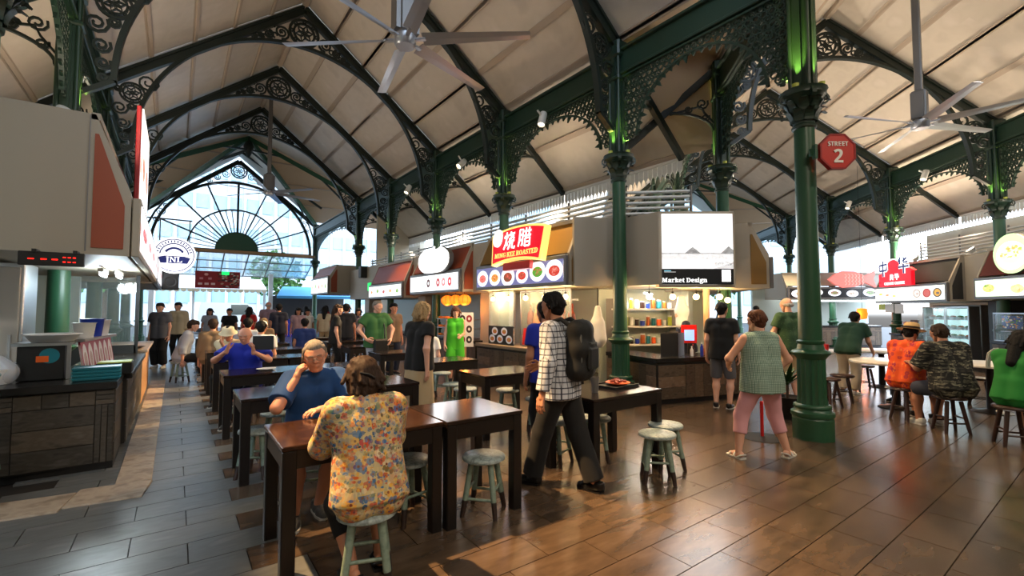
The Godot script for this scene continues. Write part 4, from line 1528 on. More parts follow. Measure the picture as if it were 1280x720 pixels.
func flood(label: String, p: Vector3, to: Vector3, e: float) -> void:
	var o := thing("floodlight", label, "floodlight", Vector3.ZERO, 0, "round floodlights that light the roof")
	o.look_at_from_position(p, to, Vector3.UP)
	var m := MB.new()
	m.T = Transform3D(Basis(Vector3.RIGHT, -PI / 2), Vector3.ZERO)
	m.lathe([Vector2(0, -0.12), Vector2(0.06, -0.12), Vector2(0.11, -0.04), Vector2(0.13, 0.0), Vector2(0.12, 0.0), Vector2(0.1, -0.02)], 20)
	part("reflector", m, M_white(), o)
	var l := MB.new()
	l.T = m.T
	l.lathe([Vector2(0.115, -0.015), Vector2(0, -0.015)], 20)
	part("lens", l, glow("flood_lens", Color(1.0, 0.94, 0.84), 6.0), o)
	part("bracket", MB.new().bar(Vector3(0, -0.05, 0.1), Vector3(0, -0.22, 0.1), 0.05, 0.05), M_white(), o)
	var d := (to - p).normalized()
	spot(p + d * 0.03, to, Color(1.0, 0.92, 0.82), e, 80.0, 0.12, 0.8)

func M_white() -> Material:
	return mat("white_paint", Color(0.82, 0.82, 0.8), 0.5)

func build_materials() -> void:
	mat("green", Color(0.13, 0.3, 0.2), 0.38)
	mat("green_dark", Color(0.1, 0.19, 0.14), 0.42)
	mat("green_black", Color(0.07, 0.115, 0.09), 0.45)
	M_white()
	glow("lamp_amber", Color(0.6, 0.62, 0.25), 0.1)
	glow("lamp_white", Color(1.0, 0.93, 0.8), 6.0)
	glow("bulb", Color(1.0, 0.86, 0.62), 5.0)
	for k in 4:
		texmat("ceil%d" % k, noise_tex(0.012, [Color(0.71, 0.67, 0.61), Color(0.76, 0.72, 0.66), Color(0.74, 0.7, 0.64), Color(0.78, 0.74, 0.69)], 11 + k, 128), 0.42, 0.5)
	mat("ceil_tan", Color(0.76, 0.66, 0.54), 0.5)
	mat("purlin", Color(0.66, 0.6, 0.53), 0.5)
	var tb := [Color(0.26, 0.21, 0.165), Color(0.32, 0.258, 0.2), Color(0.285, 0.23, 0.18), Color(0.36, 0.295, 0.235)]
	for k in 3:
		texmat("tile_brown%d" % k, noise_tex(0.011 + 0.003 * k, [tb[0].darkened(0.04 * k), tb[2], tb[1], tb[3].darkened(0.05 * k)], 31 + k, 256, Vector2(0.6, 2.2), 5, 20.0), 0.24, 0.9, 0.0, true)
	for k in 3:
		texmat("tile_grey%d" % k, noise_tex(0.012, [Color(0.31, 0.32, 0.31), Color(0.38, 0.39, 0.385), Color(0.35, 0.355, 0.35), Color(0.43, 0.43, 0.42)], 41 + k, 256, Vector2(0.6, 2.0), 4, 12.0), 0.34, 0.9, 0.0, true)
	for k in 2:
		texmat("tile_pale%d" % k, noise_tex(0.03, [Color(0.5, 0.44, 0.37), Color(0.66, 0.6, 0.52), Color(0.58, 0.52, 0.45)], 51 + k, 128), 0.5, 1.2, 0.0, true)
	mat("floor_far", Color(0.14, 0.12, 0.1), 0.6)
	mat("wood_black", Color(0.07, 0.05, 0.042), 0.38)
	texmat("table_dark", noise_tex(0.02, [Color(0.1, 0.075, 0.062), Color(0.16, 0.12, 0.1), Color(0.13, 0.1, 0.085)], 61, 256, Vector2(0.3, 3)), 0.15, 1.3)
	texmat("table_worn", noise_tex(0.018, [Color(0.1, 0.06, 0.038), Color(0.23, 0.145, 0.09), Color(0.15, 0.09, 0.055), Color(0.33, 0.22, 0.135)], 62, 256, Vector2(0.35, 2.6), 5), 0.18, 1.5)
	texmat("wood_brown", noise_tex(0.02, [Color(0.14, 0.07, 0.04), Color(0.24, 0.13, 0.08)], 63, 128, Vector2(3, 0.4)), 0.4, 2.0)
	texmat("wood_worn", noise_tex(0.03, [Color(0.09, 0.06, 0.045), Color(0.22, 0.13, 0.09)], 64, 128), 0.6, 4.0)
	texmat("stool_green", noise_tex(0.04, [Color(0.36, 0.44, 0.39), Color(0.5, 0.57, 0.51), Color(0.46, 0.53, 0.47)], 65, 128), 0.5, 3.0)
	texmat("stool_grey", noise_tex(0.035, [Color(0.5, 0.57, 0.57), Color(0.62, 0.67, 0.66), Color(0.4, 0.44, 0.43), Color(0.66, 0.71, 0.69)], 66, 128), 0.42, 3.0)
	mat("wood_light", Color(0.66, 0.5, 0.34), 0.5)
	texmat("wood_post", noise_tex(0.02, [Color(0.55, 0.42, 0.3), Color(0.68, 0.54, 0.4)], 67, 128, Vector2(3, 0.3)), 0.5, 1.5)
	mat("table_white", Color(0.8, 0.78, 0.74), 0.3)
	mat("fascia", Color(0.62, 0.58, 0.51), 0.55)
	mat("mustard", Color(0.48, 0.35, 0.13), 0.45)
	mat("rust", Color(0.55, 0.24, 0.12), 0.5)
	mat("charcoal", Color(0.16, 0.16, 0.15), 0.5)
	mat("maroon", Color(0.4, 0.17, 0.13), 0.5)
	mat("grey_metal", Color(0.45, 0.44, 0.43), 0.4, 0.4)
	mat("steel", Color(0.72, 0.73, 0.74), 0.28, 0.9)
	mat("black", Color(0.035, 0.035, 0.037), 0.45)
	mat("counter_dark", Color(0.1, 0.085, 0.07), 0.6)
	mat("counter_top", Color(0.12, 0.115, 0.11), 0.25)
	mat("counter_beige", Color(0.55, 0.48, 0.4), 0.35)
	for k in 4:
		var b: Color = [Color(0.19, 0.17, 0.14), Color(0.25, 0.22, 0.18), Color(0.22, 0.195, 0.16), Color(0.29, 0.25, 0.2)][k]
		texmat("plank%d" % k, noise_tex(0.02, [b.darkened(0.25), b.lightened(0.06), b, b.lightened(0.12)], 71 + k, 128, Vector2(0.8, 2.4), 4), 0.42, 1.6)
	for k in 4:
		var b: Color = [Color(0.29, 0.23, 0.17), Color(0.37, 0.3, 0.22), Color(0.33, 0.265, 0.2), Color(0.42, 0.33, 0.25)][k]
		texmat("oak%d" % k, noise_tex(0.02, [b.darkened(0.25), b.lightened(0.06), b, b.lightened(0.12)], 171 + k, 128, Vector2(0.8, 2.4), 4), 0.42, 1.6)
	mat("fan_grey", Color(0.42, 0.41, 0.4), 0.4, 0.5)
	mat("fan_light", Color(0.6, 0.61, 0.63), 0.3, 0.6)
	glass("pane", Color(0.85, 0.93, 0.95), 0.06)
	glass("pane_milky", Color(0.86, 0.93, 0.94), 0.3)
	glass("glass", Color(0.85, 0.93, 0.92), 0.08)
	glass("cling", Color(0.9, 0.92, 0.95), 0.35)
	mat("white_plastic", Color(0.83, 0.83, 0.82), 0.4)
	mat("teal_plastic", Color(0.05, 0.42, 0.47), 0.4)
	mat("blue_plastic", Color(0.08, 0.2, 0.62), 0.35)
	mat("red_plastic", Color(0.7, 0.06, 0.05), 0.4)
	mat("orange_plastic", Color(0.85, 0.35, 0.06), 0.4)
	mat("yellow_green", Color(0.68, 0.75, 0.2), 0.45)
	mat("clear_tub", Color(0.78, 0.82, 0.84), 0.25)
	mat("brown_sauce", Color(0.16, 0.07, 0.04), 0.3)
	mat("amber_sauce", Color(0.62, 0.3, 0.06), 0.3)
	mat("roast", Color(0.5, 0.17, 0.05), 0.3)
	mat("roast_pale", Color(0.78, 0.45, 0.2), 0.3)
	mat("bread", Color(0.75, 0.48, 0.2), 0.6)
	mat("leaf", Color(0.1, 0.26, 0.08), 0.5)
	mat("leaf_out", Color(0.25, 0.42, 0.16), 0.6)
	mat("trunk", Color(0.25, 0.18, 0.12), 0.8)
	mat("wall_cream", Color(0.72, 0.68, 0.6), 0.7)
	mat("wall_tile", Color(0.68, 0.72, 0.68), 0.35)
	mat("concrete", Color(0.56, 0.56, 0.54), 0.8)
	glow("led_red", Color(1.0, 0.1, 0.06), 2.5)
	glow("tube_white", Color(0.95, 0.98, 1.0), 4.0)
	glow("sign_white", Color(1.0, 1.0, 1.0), 1.1)
	glow("sign_red", Color(0.86, 0.05, 0.14), 0.75)
	glow("sign_gold", Color(1.0, 0.85, 0.45), 0.9)
	glow("sign_blue", Color(0.12, 0.16, 0.42), 0.6)
	glow("sign_navy", Color(0.16, 0.2, 0.42), 0.5)
	glow("lantern", Color(1.0, 0.5, 0.12), 1.3)
	glow("exit_green", Color(0.1, 0.85, 0.4), 1.2)
	glow("screen_blue", Color(0.2, 0.45, 0.9), 1.0)
	mat("street_red", Color(0.72, 0.12, 0.06), 0.45)
	mat("lettering_white", Color(0.9, 0.9, 0.88), 0.5)
	mat("banner_red", Color(0.55, 0.06, 0.07), 0.6)
	# people
	mat("skin1", Color(0.76, 0.53, 0.42), 0.55); mat("skin2", Color(0.7, 0.48, 0.36), 0.55); mat("skin3", Color(0.8, 0.6, 0.5), 0.55); mat("skin4", Color(0.6, 0.39, 0.28), 0.55)
	mat("eye_white", Color(0.85, 0.83, 0.8), 0.3); mat("eye_dark", Color(0.06, 0.04, 0.03), 0.2); mat("lips", Color(0.62, 0.33, 0.29), 0.5)
	for h in [["hair_black", Color(0.035, 0.03, 0.028)], ["hair_brown", Color(0.16, 0.1, 0.065)], ["hair_grey", Color(0.45, 0.42, 0.38)], ["hair_silver", Color(0.62, 0.6, 0.57)], ["hair_blond", Color(0.62, 0.5, 0.33)], ["hair_auburn", Color(0.27, 0.14, 0.08)]]:
		var c: Color = h[1]
		texmat(h[0], noise_tex(0.05, [c.darkened(0.35), c.lightened(0.1), c], 81, 64, Vector2(3, 0.5)), 0.65, 8.0).metallic_specular = 0.25
	for c in [["blue_shirt", Color(0.05, 0.24, 0.45)], ["royal", Color(0.06, 0.15, 0.62)], ["black_cloth", Color(0.03, 0.03, 0.033)], ["charcoal_cloth", Color(0.1, 0.1, 0.105)], ["grey_cloth", Color(0.33, 0.33, 0.35)], ["pale_grey", Color(0.62, 0.64, 0.68)], ["white_cloth", Color(0.82, 0.81, 0.79)], ["cream_cloth", Color(0.74, 0.68, 0.56)], ["khaki", Color(0.5, 0.42, 0.3)], ["beige", Color(0.7, 0.61, 0.46)], ["brown_shirt", Color(0.47, 0.38, 0.28)], ["pink", Color(0.8, 0.58, 0.6)], ["green_tee", Color(0.17, 0.36, 0.17)], ["bright_green", Color(0.25, 0.66, 0.1)], ["jersey", Color(0.06, 0.45, 0.14)], ["forest", Color(0.05, 0.2, 0.13)], ["navy", Color(0.06, 0.08, 0.16)], ["denim", Color(0.1, 0.13, 0.2)], ["light_denim", Color(0.42, 0.55, 0.68)], ["stone", Color(0.62, 0.57, 0.5)], ["red_cloth", Color(0.6, 0.06, 0.07)], ["blue_cloth", Color(0.1, 0.19, 0.4)], ["tan_cloth", Color(0.6, 0.47, 0.33)], ["lilac", Color(0.55, 0.46, 0.5)]]:
		var m := mat(c[0], c[1], 0.85)
		m.rim_enabled = true; m.rim = 0.25
	mat("shoe_dark", Color(0.04, 0.04, 0.045), 0.4); mat("shoe_white", Color(0.75, 0.74, 0.71), 0.6); mat("shoe_grey", Color(0.28, 0.28, 0.28), 0.6); mat("straw", Color(0.72, 0.6, 0.4), 0.8); mat("pack", Color(0.055, 0.06, 0.055), 0.75); mat("pack_grey", Color(0.3, 0.31, 0.3), 0.7)
	cloth_prints()
	signs_prints()

func cloth_prints() -> void:
	var rg := RandomNumberGenerator.new()
	rg.seed = 5
	# white shirt with a dark windowpane check
	var im := new_img(64, 64, Color(0.78, 0.79, 0.81))
	for k in 4:
		im.fill_rect(Rect2i(k * 16, 0, 3, 64), Color(0.16, 0.17, 0.22))
		im.fill_rect(Rect2i(0, k * 16, 64, 3), Color(0.16, 0.17, 0.22))
	texmat("check_shirt", ImageTexture.create_from_image(im), 0.85, 5.2)
	im = new_img(64, 64, Color(0.6, 0.68, 0.62))
	for k in 8:
		im.fill_rect(Rect2i(k * 8, 0, 2, 64), Color(0.3, 0.42, 0.37))
		im.fill_rect(Rect2i(0, k * 8, 64, 2), Color(0.3, 0.42, 0.37))
	texmat("green_gingham", ImageTexture.create_from_image(im), 0.85, 7.0)
	# floral blouse: blossoms of ochre, orange and blue with leaves
	im = new_img(512, 512, Color(0.78, 0.7, 0.5))
	var cols := [Color(0.85, 0.6, 0.16), Color(0.8, 0.28, 0.1), Color(0.13, 0.38, 0.6), Color(0.84, 0.76, 0.6), Color(0.12, 0.22, 0.16), Color(0.1, 0.3, 0.5), Color(0.88, 0.66, 0.25), Color(0.7, 0.2, 0.12), Color(0.66, 0.6, 0.5), Color(0.3, 0.42, 0.32)]
	for k in 1000:
		var c: Color = cols[rg.randi() % cols.size()].lightened(rg.randf() * 0.15)
		var x := rg.randf() * 512
		var y := rg.randf() * 512
		var r := rg.randf_range(5, 17)
		if k % 4 == 0:
			for p in 5:
				var a := TAU * p / 5 + rg.randf()
				ell(im, x + cos(a) * r * 0.8, y + sin(a) * r * 0.8, r * 0.6, r * 0.6, c)
			ell(im, x, y, r * 0.4, r * 0.4, Color(0.45, 0.2, 0.08))
		else:
			ell(im, x, y, r * rg.randf_range(0.5, 1.0), r * rg.randf_range(0.4, 0.9), c)
	texmat("floral", ImageTexture.create_from_image(im), 0.85, 1.7)
	# dark shirt with pale cloud-like strokes
	im = new_img(256, 256, Color(0.05, 0.05, 0.045))
	for k in 46:
		var x := rg.randf() * 256
		var y := float((k * 23) % 256)
		var w := rg.randf_range(14, 32)
		for q in 7:
			ell(im, x + rg.randf_range(-w, w), y + rg.randf_range(-6, 6), rg.randf_range(4, 12), rg.randf_range(1.5, 4), Color(0.62, 0.6, 0.5).darkened(rg.randf() * 0.4))
	texmat("cloud_print", ImageTexture.create_from_image(im), 0.85, 2.2)
	im = new_img(256, 256, Color(0.86, 0.3, 0.05))
	for k in 26:
		var x := rg.randf() * 256
		var y := rg.randf() * 256
		for p in 6:
			var a := TAU * p / 6
			ell(im, x + cos(a) * 9, y + sin(a) * 9, 7, 7, Color(0.55, 0.06, 0.24))
	for k in 30: ell(im, rg.randf() * 256, rg.randf() * 256, 6, 9, Color(0.9, 0.45, 0.1))
	texmat("orange_print", ImageTexture.create_from_image(im), 0.85, 2.2)
	im = new_img(128, 128, Color(0.16, 0.28, 0.16))
	for k in 80: ell(im, rg.randf() * 128, rg.randf() * 128, rg.randf_range(2, 6), rg.randf_range(1, 4), [Color(0.3, 0.42, 0.28), Color(0.1, 0.17, 0.1), Color(0.22, 0.34, 0.2)][k % 3])
	texmat("leaf_print", ImageTexture.create_from_image(im), 0.85, 3.0)
	im = new_img(128, 128, Color(0.25, 0.25, 0.3))
	for k in 90: ell(im, rg.randf() * 128, rg.randf() * 128, rg.randf_range(2, 6), rg.randf_range(1, 4), [Color(0.5, 0.5, 0.55), Color(0.1, 0.1, 0.14), Color(0.5, 0.2, 0.15)][k % 3])
	texmat("busy_print", ImageTexture.create_from_image(im), 0.85, 3.0)

func signs_prints() -> void:
	var red := Color(0.75, 0.2, 0.12)
	var grn := Color(0.3, 0.6, 0.15)
	var brn := Color(0.5, 0.25, 0.1)
	var gold := Color(0.85, 0.6, 0.2)
	var im := dishes_image(640, 112, Color(0.42, 0.42, 0.6), 6, [[Color(0.9, 0.45, 0.4), red], [gold, red], [brn, red], [red, brn], [grn, red], [red, Color(0.9, 0.5, 0.45)]], 3, 0.46)
	var rg := RandomNumberGenerator.new(); rg.seed = 9
	screen_mat("menu_roast", im, 0.8)
	im = new_img(640, 112, Color(0.95, 0.97, 0.97))
	for k in [[200, Color(0.75, 0.78, 0.78)], [270, Color(0.3, 0.12, 0.1)], [330, Color(0.85, 0.87, 0.88)], [400, Color(0.65, 0.15, 0.15)], [470, Color(0.85, 0.5, 0.5)], [545, Color(0.75, 0.15, 0.15)]]:
		ell(im, k[0], 56, 24, 30, k[1]); ell(im, k[0], 56, 9, 12, Color(0.95, 0.97, 0.97))
	for k in 30: ell(im, 30 + (k * 37) % 580, 94 + (k % 3) * 5, 7, 1.5, Color(0.6, 0.62, 0.64))
	screen_mat("menu_donut", im, 0.95)
	im = new_img(640, 112, Color(0.96, 0.97, 0.93))
	for k in [[60, Color(0.8, 0.75, 0.2)], [130, Color(0.85, 0.55, 0.35)], [200, Color(0.8, 0.75, 0.4)]]: ell(im, k[0], 50 + (int(k[0]) % 3) * 10, 20, 9, k[1])
	for k in [[415, Color(0.6, 0.55, 0.52), Color(0.85, 0.8, 0.78)], [500, Color(0.6, 0.15, 0.1), Color(0.7, 0.3, 0.25)], [585, Color(0.2, 0.17, 0.1), Color(0.85, 0.6, 0.2)]]:
		ell(im, k[0], 56, 34, 36, k[1]); ell(im, k[0], 56, 25, 27, k[2]); ell(im, k[0] + 4, 60, 14, 10, k[1].lightened(0.2))
	screen_mat("menu_chinese", im, 0.95)
	screen_mat("menu_bowls", dishes_image(640, 112, Color(0.9, 0.95, 0.85), 4, [[Color(0.9, 0.8, 0.45), grn], [Color(0.9, 0.85, 0.6), Color(0.95, 0.6, 0.3)], [gold, grn], [grn, gold]], 4, 0.5), 0.9)
	screen_mat("menu_fish", dishes_image(640, 96, Color(0.08, 0.08, 0.09), 6, [[Color(0.75, 0.75, 0.72), brn], [Color(0.5, 0.5, 0.45), grn], [Color(0.55, 0.4, 0.35), grn]], 6, 0.44), 0.9)
	screen_mat("menu_far", dishes_image(640, 112, Color(0.93, 0.95, 0.92), 5, [[gold, red], [grn, gold], [red, brn]], 8, 0.34), 0.95)
	screen_mat("menu_left", dishes_image(320, 128, Color(0.95, 0.95, 0.97), 4, [[red, Color(0.9, 0.6, 0.6)], [Color(0.85, 0.5, 0.5), red]], 12, 0.3), 0.9)
	# picture on the big screen: a grey sketch of a long hall with hipped roofs, dark caption strip
	im = new_img(512, 512, Color(0.97, 0.97, 0.97))
	var f := FastNoiseLite.new(); f.seed = 4; f.frequency = 0.02
	for y in range(0, 408):
		for x in 512:
			var g := 0.97
			var roof := 285.0 - maxf(0.0, 45.0 - absf(x - 220.0) * 0.8) - maxf(0.0, 50.0 - absf(x - 480.0) * 0.9)
			if y > roof and y < 292: g = 0.55 + 0.15 * f.get_noise_2d(x, y * 2.0)
			elif y >= 292 and y < 330: g = 0.86 + 0.16 * f.get_noise_2d(x * 4.0, y)
			elif y >= 330: g = 0.93 + 0.12 * f.get_noise_2d(x * 0.6, y * 3.0) - (0.2 if x > 380 and y > 345 and y < 375 and f.get_noise_2d(x * 3.0, y * 3.0) > 0.0 else 0.0) - (0.14 if y - 330 > (512 - x) * 0.3 + 25 and x > 330 else 0.0)
			im.set_pixel(x, y, Color(g, g, g * 1.005))
	im.fill_rect(Rect2i(0, 400, 512, 112), Color(0.045, 0.05, 0.06))
	im.fill_rect(Rect2i(12, 412, 50, 6), Color(0.5, 0.8, 0.9)); im.fill_rect(Rect2i(12, 421, 84, 4), Color(0.75, 0.75, 0.75))
	for k in 12: ell(im, 40 + cos(k * 0.52) * 16, 40 + sin(k * 0.52) * 16, 3, 3, Color(0.88, 0.74, 0.74))
	screen_mat("screen_hall", im, 0.8)
	# poster with bowls on the roast counter, poster with doughnuts, sign with menu cards
	im = new_img(320, 180, Color(0.13, 0.11, 0.1))
	for k in 5: dish(im, [85, 205, 50, 150, 265][k], [52, 52, 126, 126, 126][k], 40, Color(0.85, 0.45, 0.2), Color(0.55, 0.65, 0.2), rg)
	print_mat("bowl_poster", im, 0.4)
	im = new_img(128, 256, Color(0.86, 0.85, 0.84))
	for k in 6:
		var c := [Color(0.2, 0.1, 0.08), Color(0.55, 0.12, 0.15), Color(0.12, 0.1, 0.1)][k % 3] as Color
		ell(im, 38 + (k % 2) * 54, 46 + int(k / 2.0) * 78, 23, 27, c); ell(im, 38 + (k % 2) * 54, 46 + int(k / 2.0) * 78, 9, 11, Color(0.86, 0.85, 0.84))
	print_mat("donut_poster", im, 0.5)
	im = new_img(320, 96, Color(0.62, 0.12, 0.2))
	for k in 6: ell(im, 28 + k * 53, 50, 21, 42, Color(0.88, 0.86, 0.84)); ell(im, 28 + k * 53, 54, 13, 22, Color(0.66, 0.5, 0.45), Color(0.82, 0.72, 0.66), rg)
	print_mat("card_strip", im, 0.4)
	im = new_img(128, 64, Color(0.55, 0.06, 0.07))
	for k in 60: ell(im, 66 + rg.randf() * 60, 4 + rg.randf() * 56, 4, 3, [Color(0.35, 0.12, 0.08), Color(0.7, 0.55, 0.45), Color(0.2, 0.1, 0.08), Color(0.75, 0.7, 0.65)][k % 4])
	for k in 3: im.fill_rect(Rect2i(8 + k * 18, 44, 12, 8), Color(0.85, 0.7, 0.66))
	for k in 2: im.fill_rect(Rect2i(12 + k * 24, 24, 10, 8), Color(0.8, 0.5, 0.5))
	ell(im, 30, 12, 6, 5, Color(0.85, 0.6, 0.55))
	print_mat("banner", im, 0.6)
	im = new_img(256, 160, Color(0.1, 0.3, 0.6))
	for k in 60: ell(im, rg.randf() * 256, rg.randf() * 160, rg.randf_range(6, 20), rg.randf_range(5, 14), [Color(0.9, 0.9, 0.85), Color(0.35, 0.6, 0.2), Color(0.85, 0.55, 0.2), Color(0.1, 0.35, 0.7)][k % 4])
	print_mat("snack_poster", im, 0.4)

# ---------- shell: roof of the central hall, outer walls ----------
func shell() -> void:
	var c := structure("ceiling")
	var ctr := Vector3(2.57, 13.0, 6.7)
	var ring := []
	for k in 8:
		var a := deg_to_rad(-90.0 + 22.5 + 45.0 * k)
		ring.append(Vector3(ctr.x + cos(a) * 9.9, EAVE + 0.15, ctr.z + sin(a) * 9.9))
	for k in 8:
		var m := MB.new()
		tri_slab(m, ring[k], ring[(k + 1) % 8], ctr)
		part("roof_web", m, M.ceil1, c)
	for k in 8:
		# the two open sides are the aisles; the rest are closed behind the viewer
		if k == 7 or k == 0: continue
		var a: Vector3 = ring[k]
		var b: Vector3 = ring[(k + 1) % 8]
		var w := structure("wall_rear")
		var out := ((a + b) / 2 - Vector3(ctr.x, a.y, ctr.z)).normalized() * 0.4
		part("wall_face", MB.new().bar((a + b) / 2 + out * 1.0 - (b - a) * 0.52 - Vector3(0, EAVE / 2, 0), (a + b) / 2 + out * 1.0 + (b - a) * 0.52 - Vector3(0, EAVE / 2, 0), 0.2, EAVE + 0.3), M.wall_cream, w)
	var cw := MB.new()
	tri_slab(cw, Vector3(6.2, EAVE + 0.2, -2.3), Vector3(6.35, EAVE + 0.2, -5.6), Vector3(8.6, EAVE + 0.2, -4.75))
	cw.quad(Vector3(6.35, EAVE + 0.2, -5.5), Vector3(8.35, 4.75, -5.5), Vector3(8.9, 4.9, -5.1), Vector3(8.5, EAVE + 0.2, -4.7))
	part("corner_web", cw, M.ceil_tan, c)
	var wl := structure("wall_left")
	part("wall_face", MB.new().box(Vector3(-4.4, 3.0, -14.0), Vector3(0.2, 6.0, 25.0)), M.wall_cream, wl)

# louvre bands standing on the stall roofs
func louvres(label: String, a: Vector3, b: Vector3, y0: float, n: int) -> void:
	var o := thing("louvre_screen", label, "louvre", Vector3.ZERO, 0, "white louvre bands above the stalls")
	for k in n:
		var up := Vector3(0, y0 + k * 0.1, 0)
		part("slat", MB.new().bar(a + up, b + up, 0.13, 0.03, Vector3(0, 1, 0.0)), M.white_paint, o)
	var d := b - a
	var posts := int(d.length() / 1.8) + 1
	for k in posts + 1:
		part("post", MB.new().box(a + d * (float(k) / posts) + Vector3(0, (y0 + n * 0.1 + 3.1) / 2, 0) + Vector3(0.02, 0, 0.02), Vector3(0.04, y0 + n * 0.1 - 3.1, 0.04)), M.grey_metal, o)

func stalls() -> void:
	var right1 := -PI / 2
	# ----- right row of the left aisle -----
	var mk := hood("mustard hood of the roast stall with a lit strip of six dishes", at3(5.8, 0, -9.28, right1), 3.14, 2.02, 0.56, 3.28, 1.7, "mustard", "menu_roast", 1.2)
	roast_sign()
	hood("rust-brown hood of the doughnut stall with a lit white menu strip", at3(5.8, 0, -13.07, right1), 3.04, 2.02, 0.57, 3.26, 1.7, "rust", "menu_donut", 1.2)
	hood("third hood of the right-hand row with a pale lit menu, beyond the doughnut stall", at3(5.8, 0, -16.75, right1), 3.1, 1.95, 0.5, 3.2, 1.7, "rust", "menu_far", 1.0)
	hood("small far hood of the right-hand row beside the fan window, white menu", at3(5.3, 0, -23.4, right1), 3.0, 2.25, 0.75, 3.5, 1.7, "rust", "menu_far", 1.0)
	for q in [[-10.03, -9.28, "between the roast and doughnut hoods"], [-13.65, -13.07, "left of the doughnut hood"], [-20.2, -16.75, "beyond the third hood of the right-hand row"]]:
		var o := thing("fascia_box", "cream fascia box %s" % q[2], "fascia", Vector3.ZERO, 0, "cream fascia boxes")
		part("board", MB.new().box(Vector3(6.75, 2.62, (q[0] + q[1]) / 2), Vector3(1.3, 1.25, q[1] - q[0] - 0.02), 0.01), M.fascia, o)
		part("base_panel", MB.new().box(Vector3(6.5, 1.0, (q[0] + q[1]) / 2), Vector3(0.5, 1.99, minf(q[1] - q[0] - 0.02, 0.5)), 0.01), M.fascia, o)
	var fb := thing("fascia_box", "broad cream fascia panel right of the roast hood, behind the column", "fascia", Vector3.ZERO, 0, "cream fascia boxes")
	part("board", MB.new().bar(Vector3(5.86, 2.64, -6.1), Vector3(6.58, 2.64, -5.76), 0.1, 1.26), M.fascia, fb)
	part("board", MB.new().bar(Vector3(6.6, 2.62, -5.78), Vector3(6.64, 2.62, -4.8), 0.1, 1.24), M.fascia, fb)
	part("soffit", MB.new().prism(PackedVector2Array([Vector2(5.9, -6.1), Vector2(6.6, -5.8), Vector2(6.62, -4.8), Vector2(7.6, -4.1), Vector2(8.3, -4.6), Vector2(7.6, -6.6)]), 0.04), M.fascia, fb, Transform3D(Basis(Vector3(1, 0, 0), Vector3(0, 0, 1), Vector3(0, -1, 0)), Vector3(0, 2.02, 0)))
	part("roof_board", MB.new().prism(PackedVector2Array([Vector2(5.9, -6.1), Vector2(6.6, -5.8), Vector2(6.62, -4.8), Vector2(7.6, -4.1), Vector2(8.3, -4.6), Vector2(7.6, -6.6)]), 0.04), M.fascia, fb, Transform3D(Basis(Vector3(1, 0, 0), Vector3(0, 0, 1), Vector3(0, -1, 0)), Vector3(0, 3.2, 0)))
	# the big screen over the corner stall
	var sc := thing("display_screen", "large lit screen reading Market Design over the corner stall", "screen", Vector3(7.11, 2.6, -4.4), -deg_to_rad(36.2))
	part("casing", MB.new().box(Vector3(0, 0, -0.12), Vector3(1.3, 1.3, 0.2), 0.01), M.fascia, sc)
	var pn := part("picture", MB.new().prism(PackedVector2Array([Vector2(-0.6, -0.6), Vector2(0.6, -0.6), Vector2(0.6, 0.6), Vector2(-0.6, 0.6)]), 0.02), M.screen_hall, sc)
	part("caption", text_mesh("Market Design", 0.078, true, 0.004), M.sign_white, pn, at3(-0.23, -0.53, 0.0125))
	part("code_patch", MB.new().box(Vector3(0.475, -0.455, 0.011), Vector3(0.15, 0.2, 0.004)), M.sign_white, pn)
	area(Vector3(7.11, 2.6, -4.4) + Vector3(-0.59, 0, 0.807) * 0.05, Vector3(4, 2.2, -0.5), 1.2, 1.0, Color(0.95, 0.98, 1.0), 2.2)
	# ----- left row of the right aisle -----
	hood("mustard hood end of the stall behind the big screen, facing the right aisle", Transform3D(Basis(Vector3.UP, PI / 4), s2(0.55, 2.5)), 4.2, 1.95, 0.55, 3.1, 1.5, "mustard", "menu_far", 0.8)
	hood("second hood on the left of the right aisle, far behind the black-shirted man", Transform3D(Basis(Vector3.UP, PI / 4), s2(0.55, 7.6)), 4.0, 1.95, 0.55, 3.1, 1.5, "rust", "menu_far", 0.8)
	# ----- right row of the right aisle -----
	var r2 := -3.0 * PI / 4
	hood("charcoal hood of the Chinese cuisine stall with a lit white menu", Transform3D(Basis(Vector3.UP, r2), s2(7.15, 11.15)), 3.15, 1.78, 0.54, 3.04, 2.0, "charcoal", "menu_chinese", 1.2)
	chinese_sign()
	hood("maroon hood of the noodle bowl stall at the right edge with a round lit picture", Transform3D(Basis(Vector3.UP, r2), s2(7.15, 7.15)), 3.15, 1.82, 0.54, 3.1, 2.0, "maroon", "menu_bowls", 1.2)
	var rs := thing("round_sign", "round lit picture of a noodle bowl on the maroon hood", "sign", s2(7.12, 6.05, 2.86), r2)
	var bi := new_img(256, 256, Color(0.72, 0.86, 0.6))
	var rg := RandomNumberGenerator.new(); rg.seed = 21
	ell(bi, 128, 140, 105, 92, Color(0.95, 0.96, 0.92)); ell(bi, 128, 132, 84, 62, Color(0.9, 0.85, 0.7))
	for k in 50: ell(bi, 128 + rg.randf_range(-70, 70), 120 + rg.randf_range(-35, 30), rg.randf_range(6, 18), rg.randf_range(4, 10), [Color(0.88, 0.6, 0.3), Color(0.95, 0.9, 0.8), Color(0.6, 0.72, 0.3), Color(0.92, 0.85, 0.66)][k % 4])
	var dm := PackedVector2Array()
	for p in arc_pts(Vector2.ZERO, 0.46, 0, TAU * 35 / 36, 35): dm.append(p)
	part("box", MB.new().prism(dm, 0.1), M.grey_metal, rs)
	part("picture", MB.new().prism(dm, 0.02), screen_mat("bowl_round", bi, 1.25), rs, at3(0, 0, 0.062))
	var gap := thing("fascia_box", "dark brown fascia box between the charcoal and maroon hoods", "fascia", Vector3.ZERO, 0, "cream fascia boxes")
	gap.transform = S2
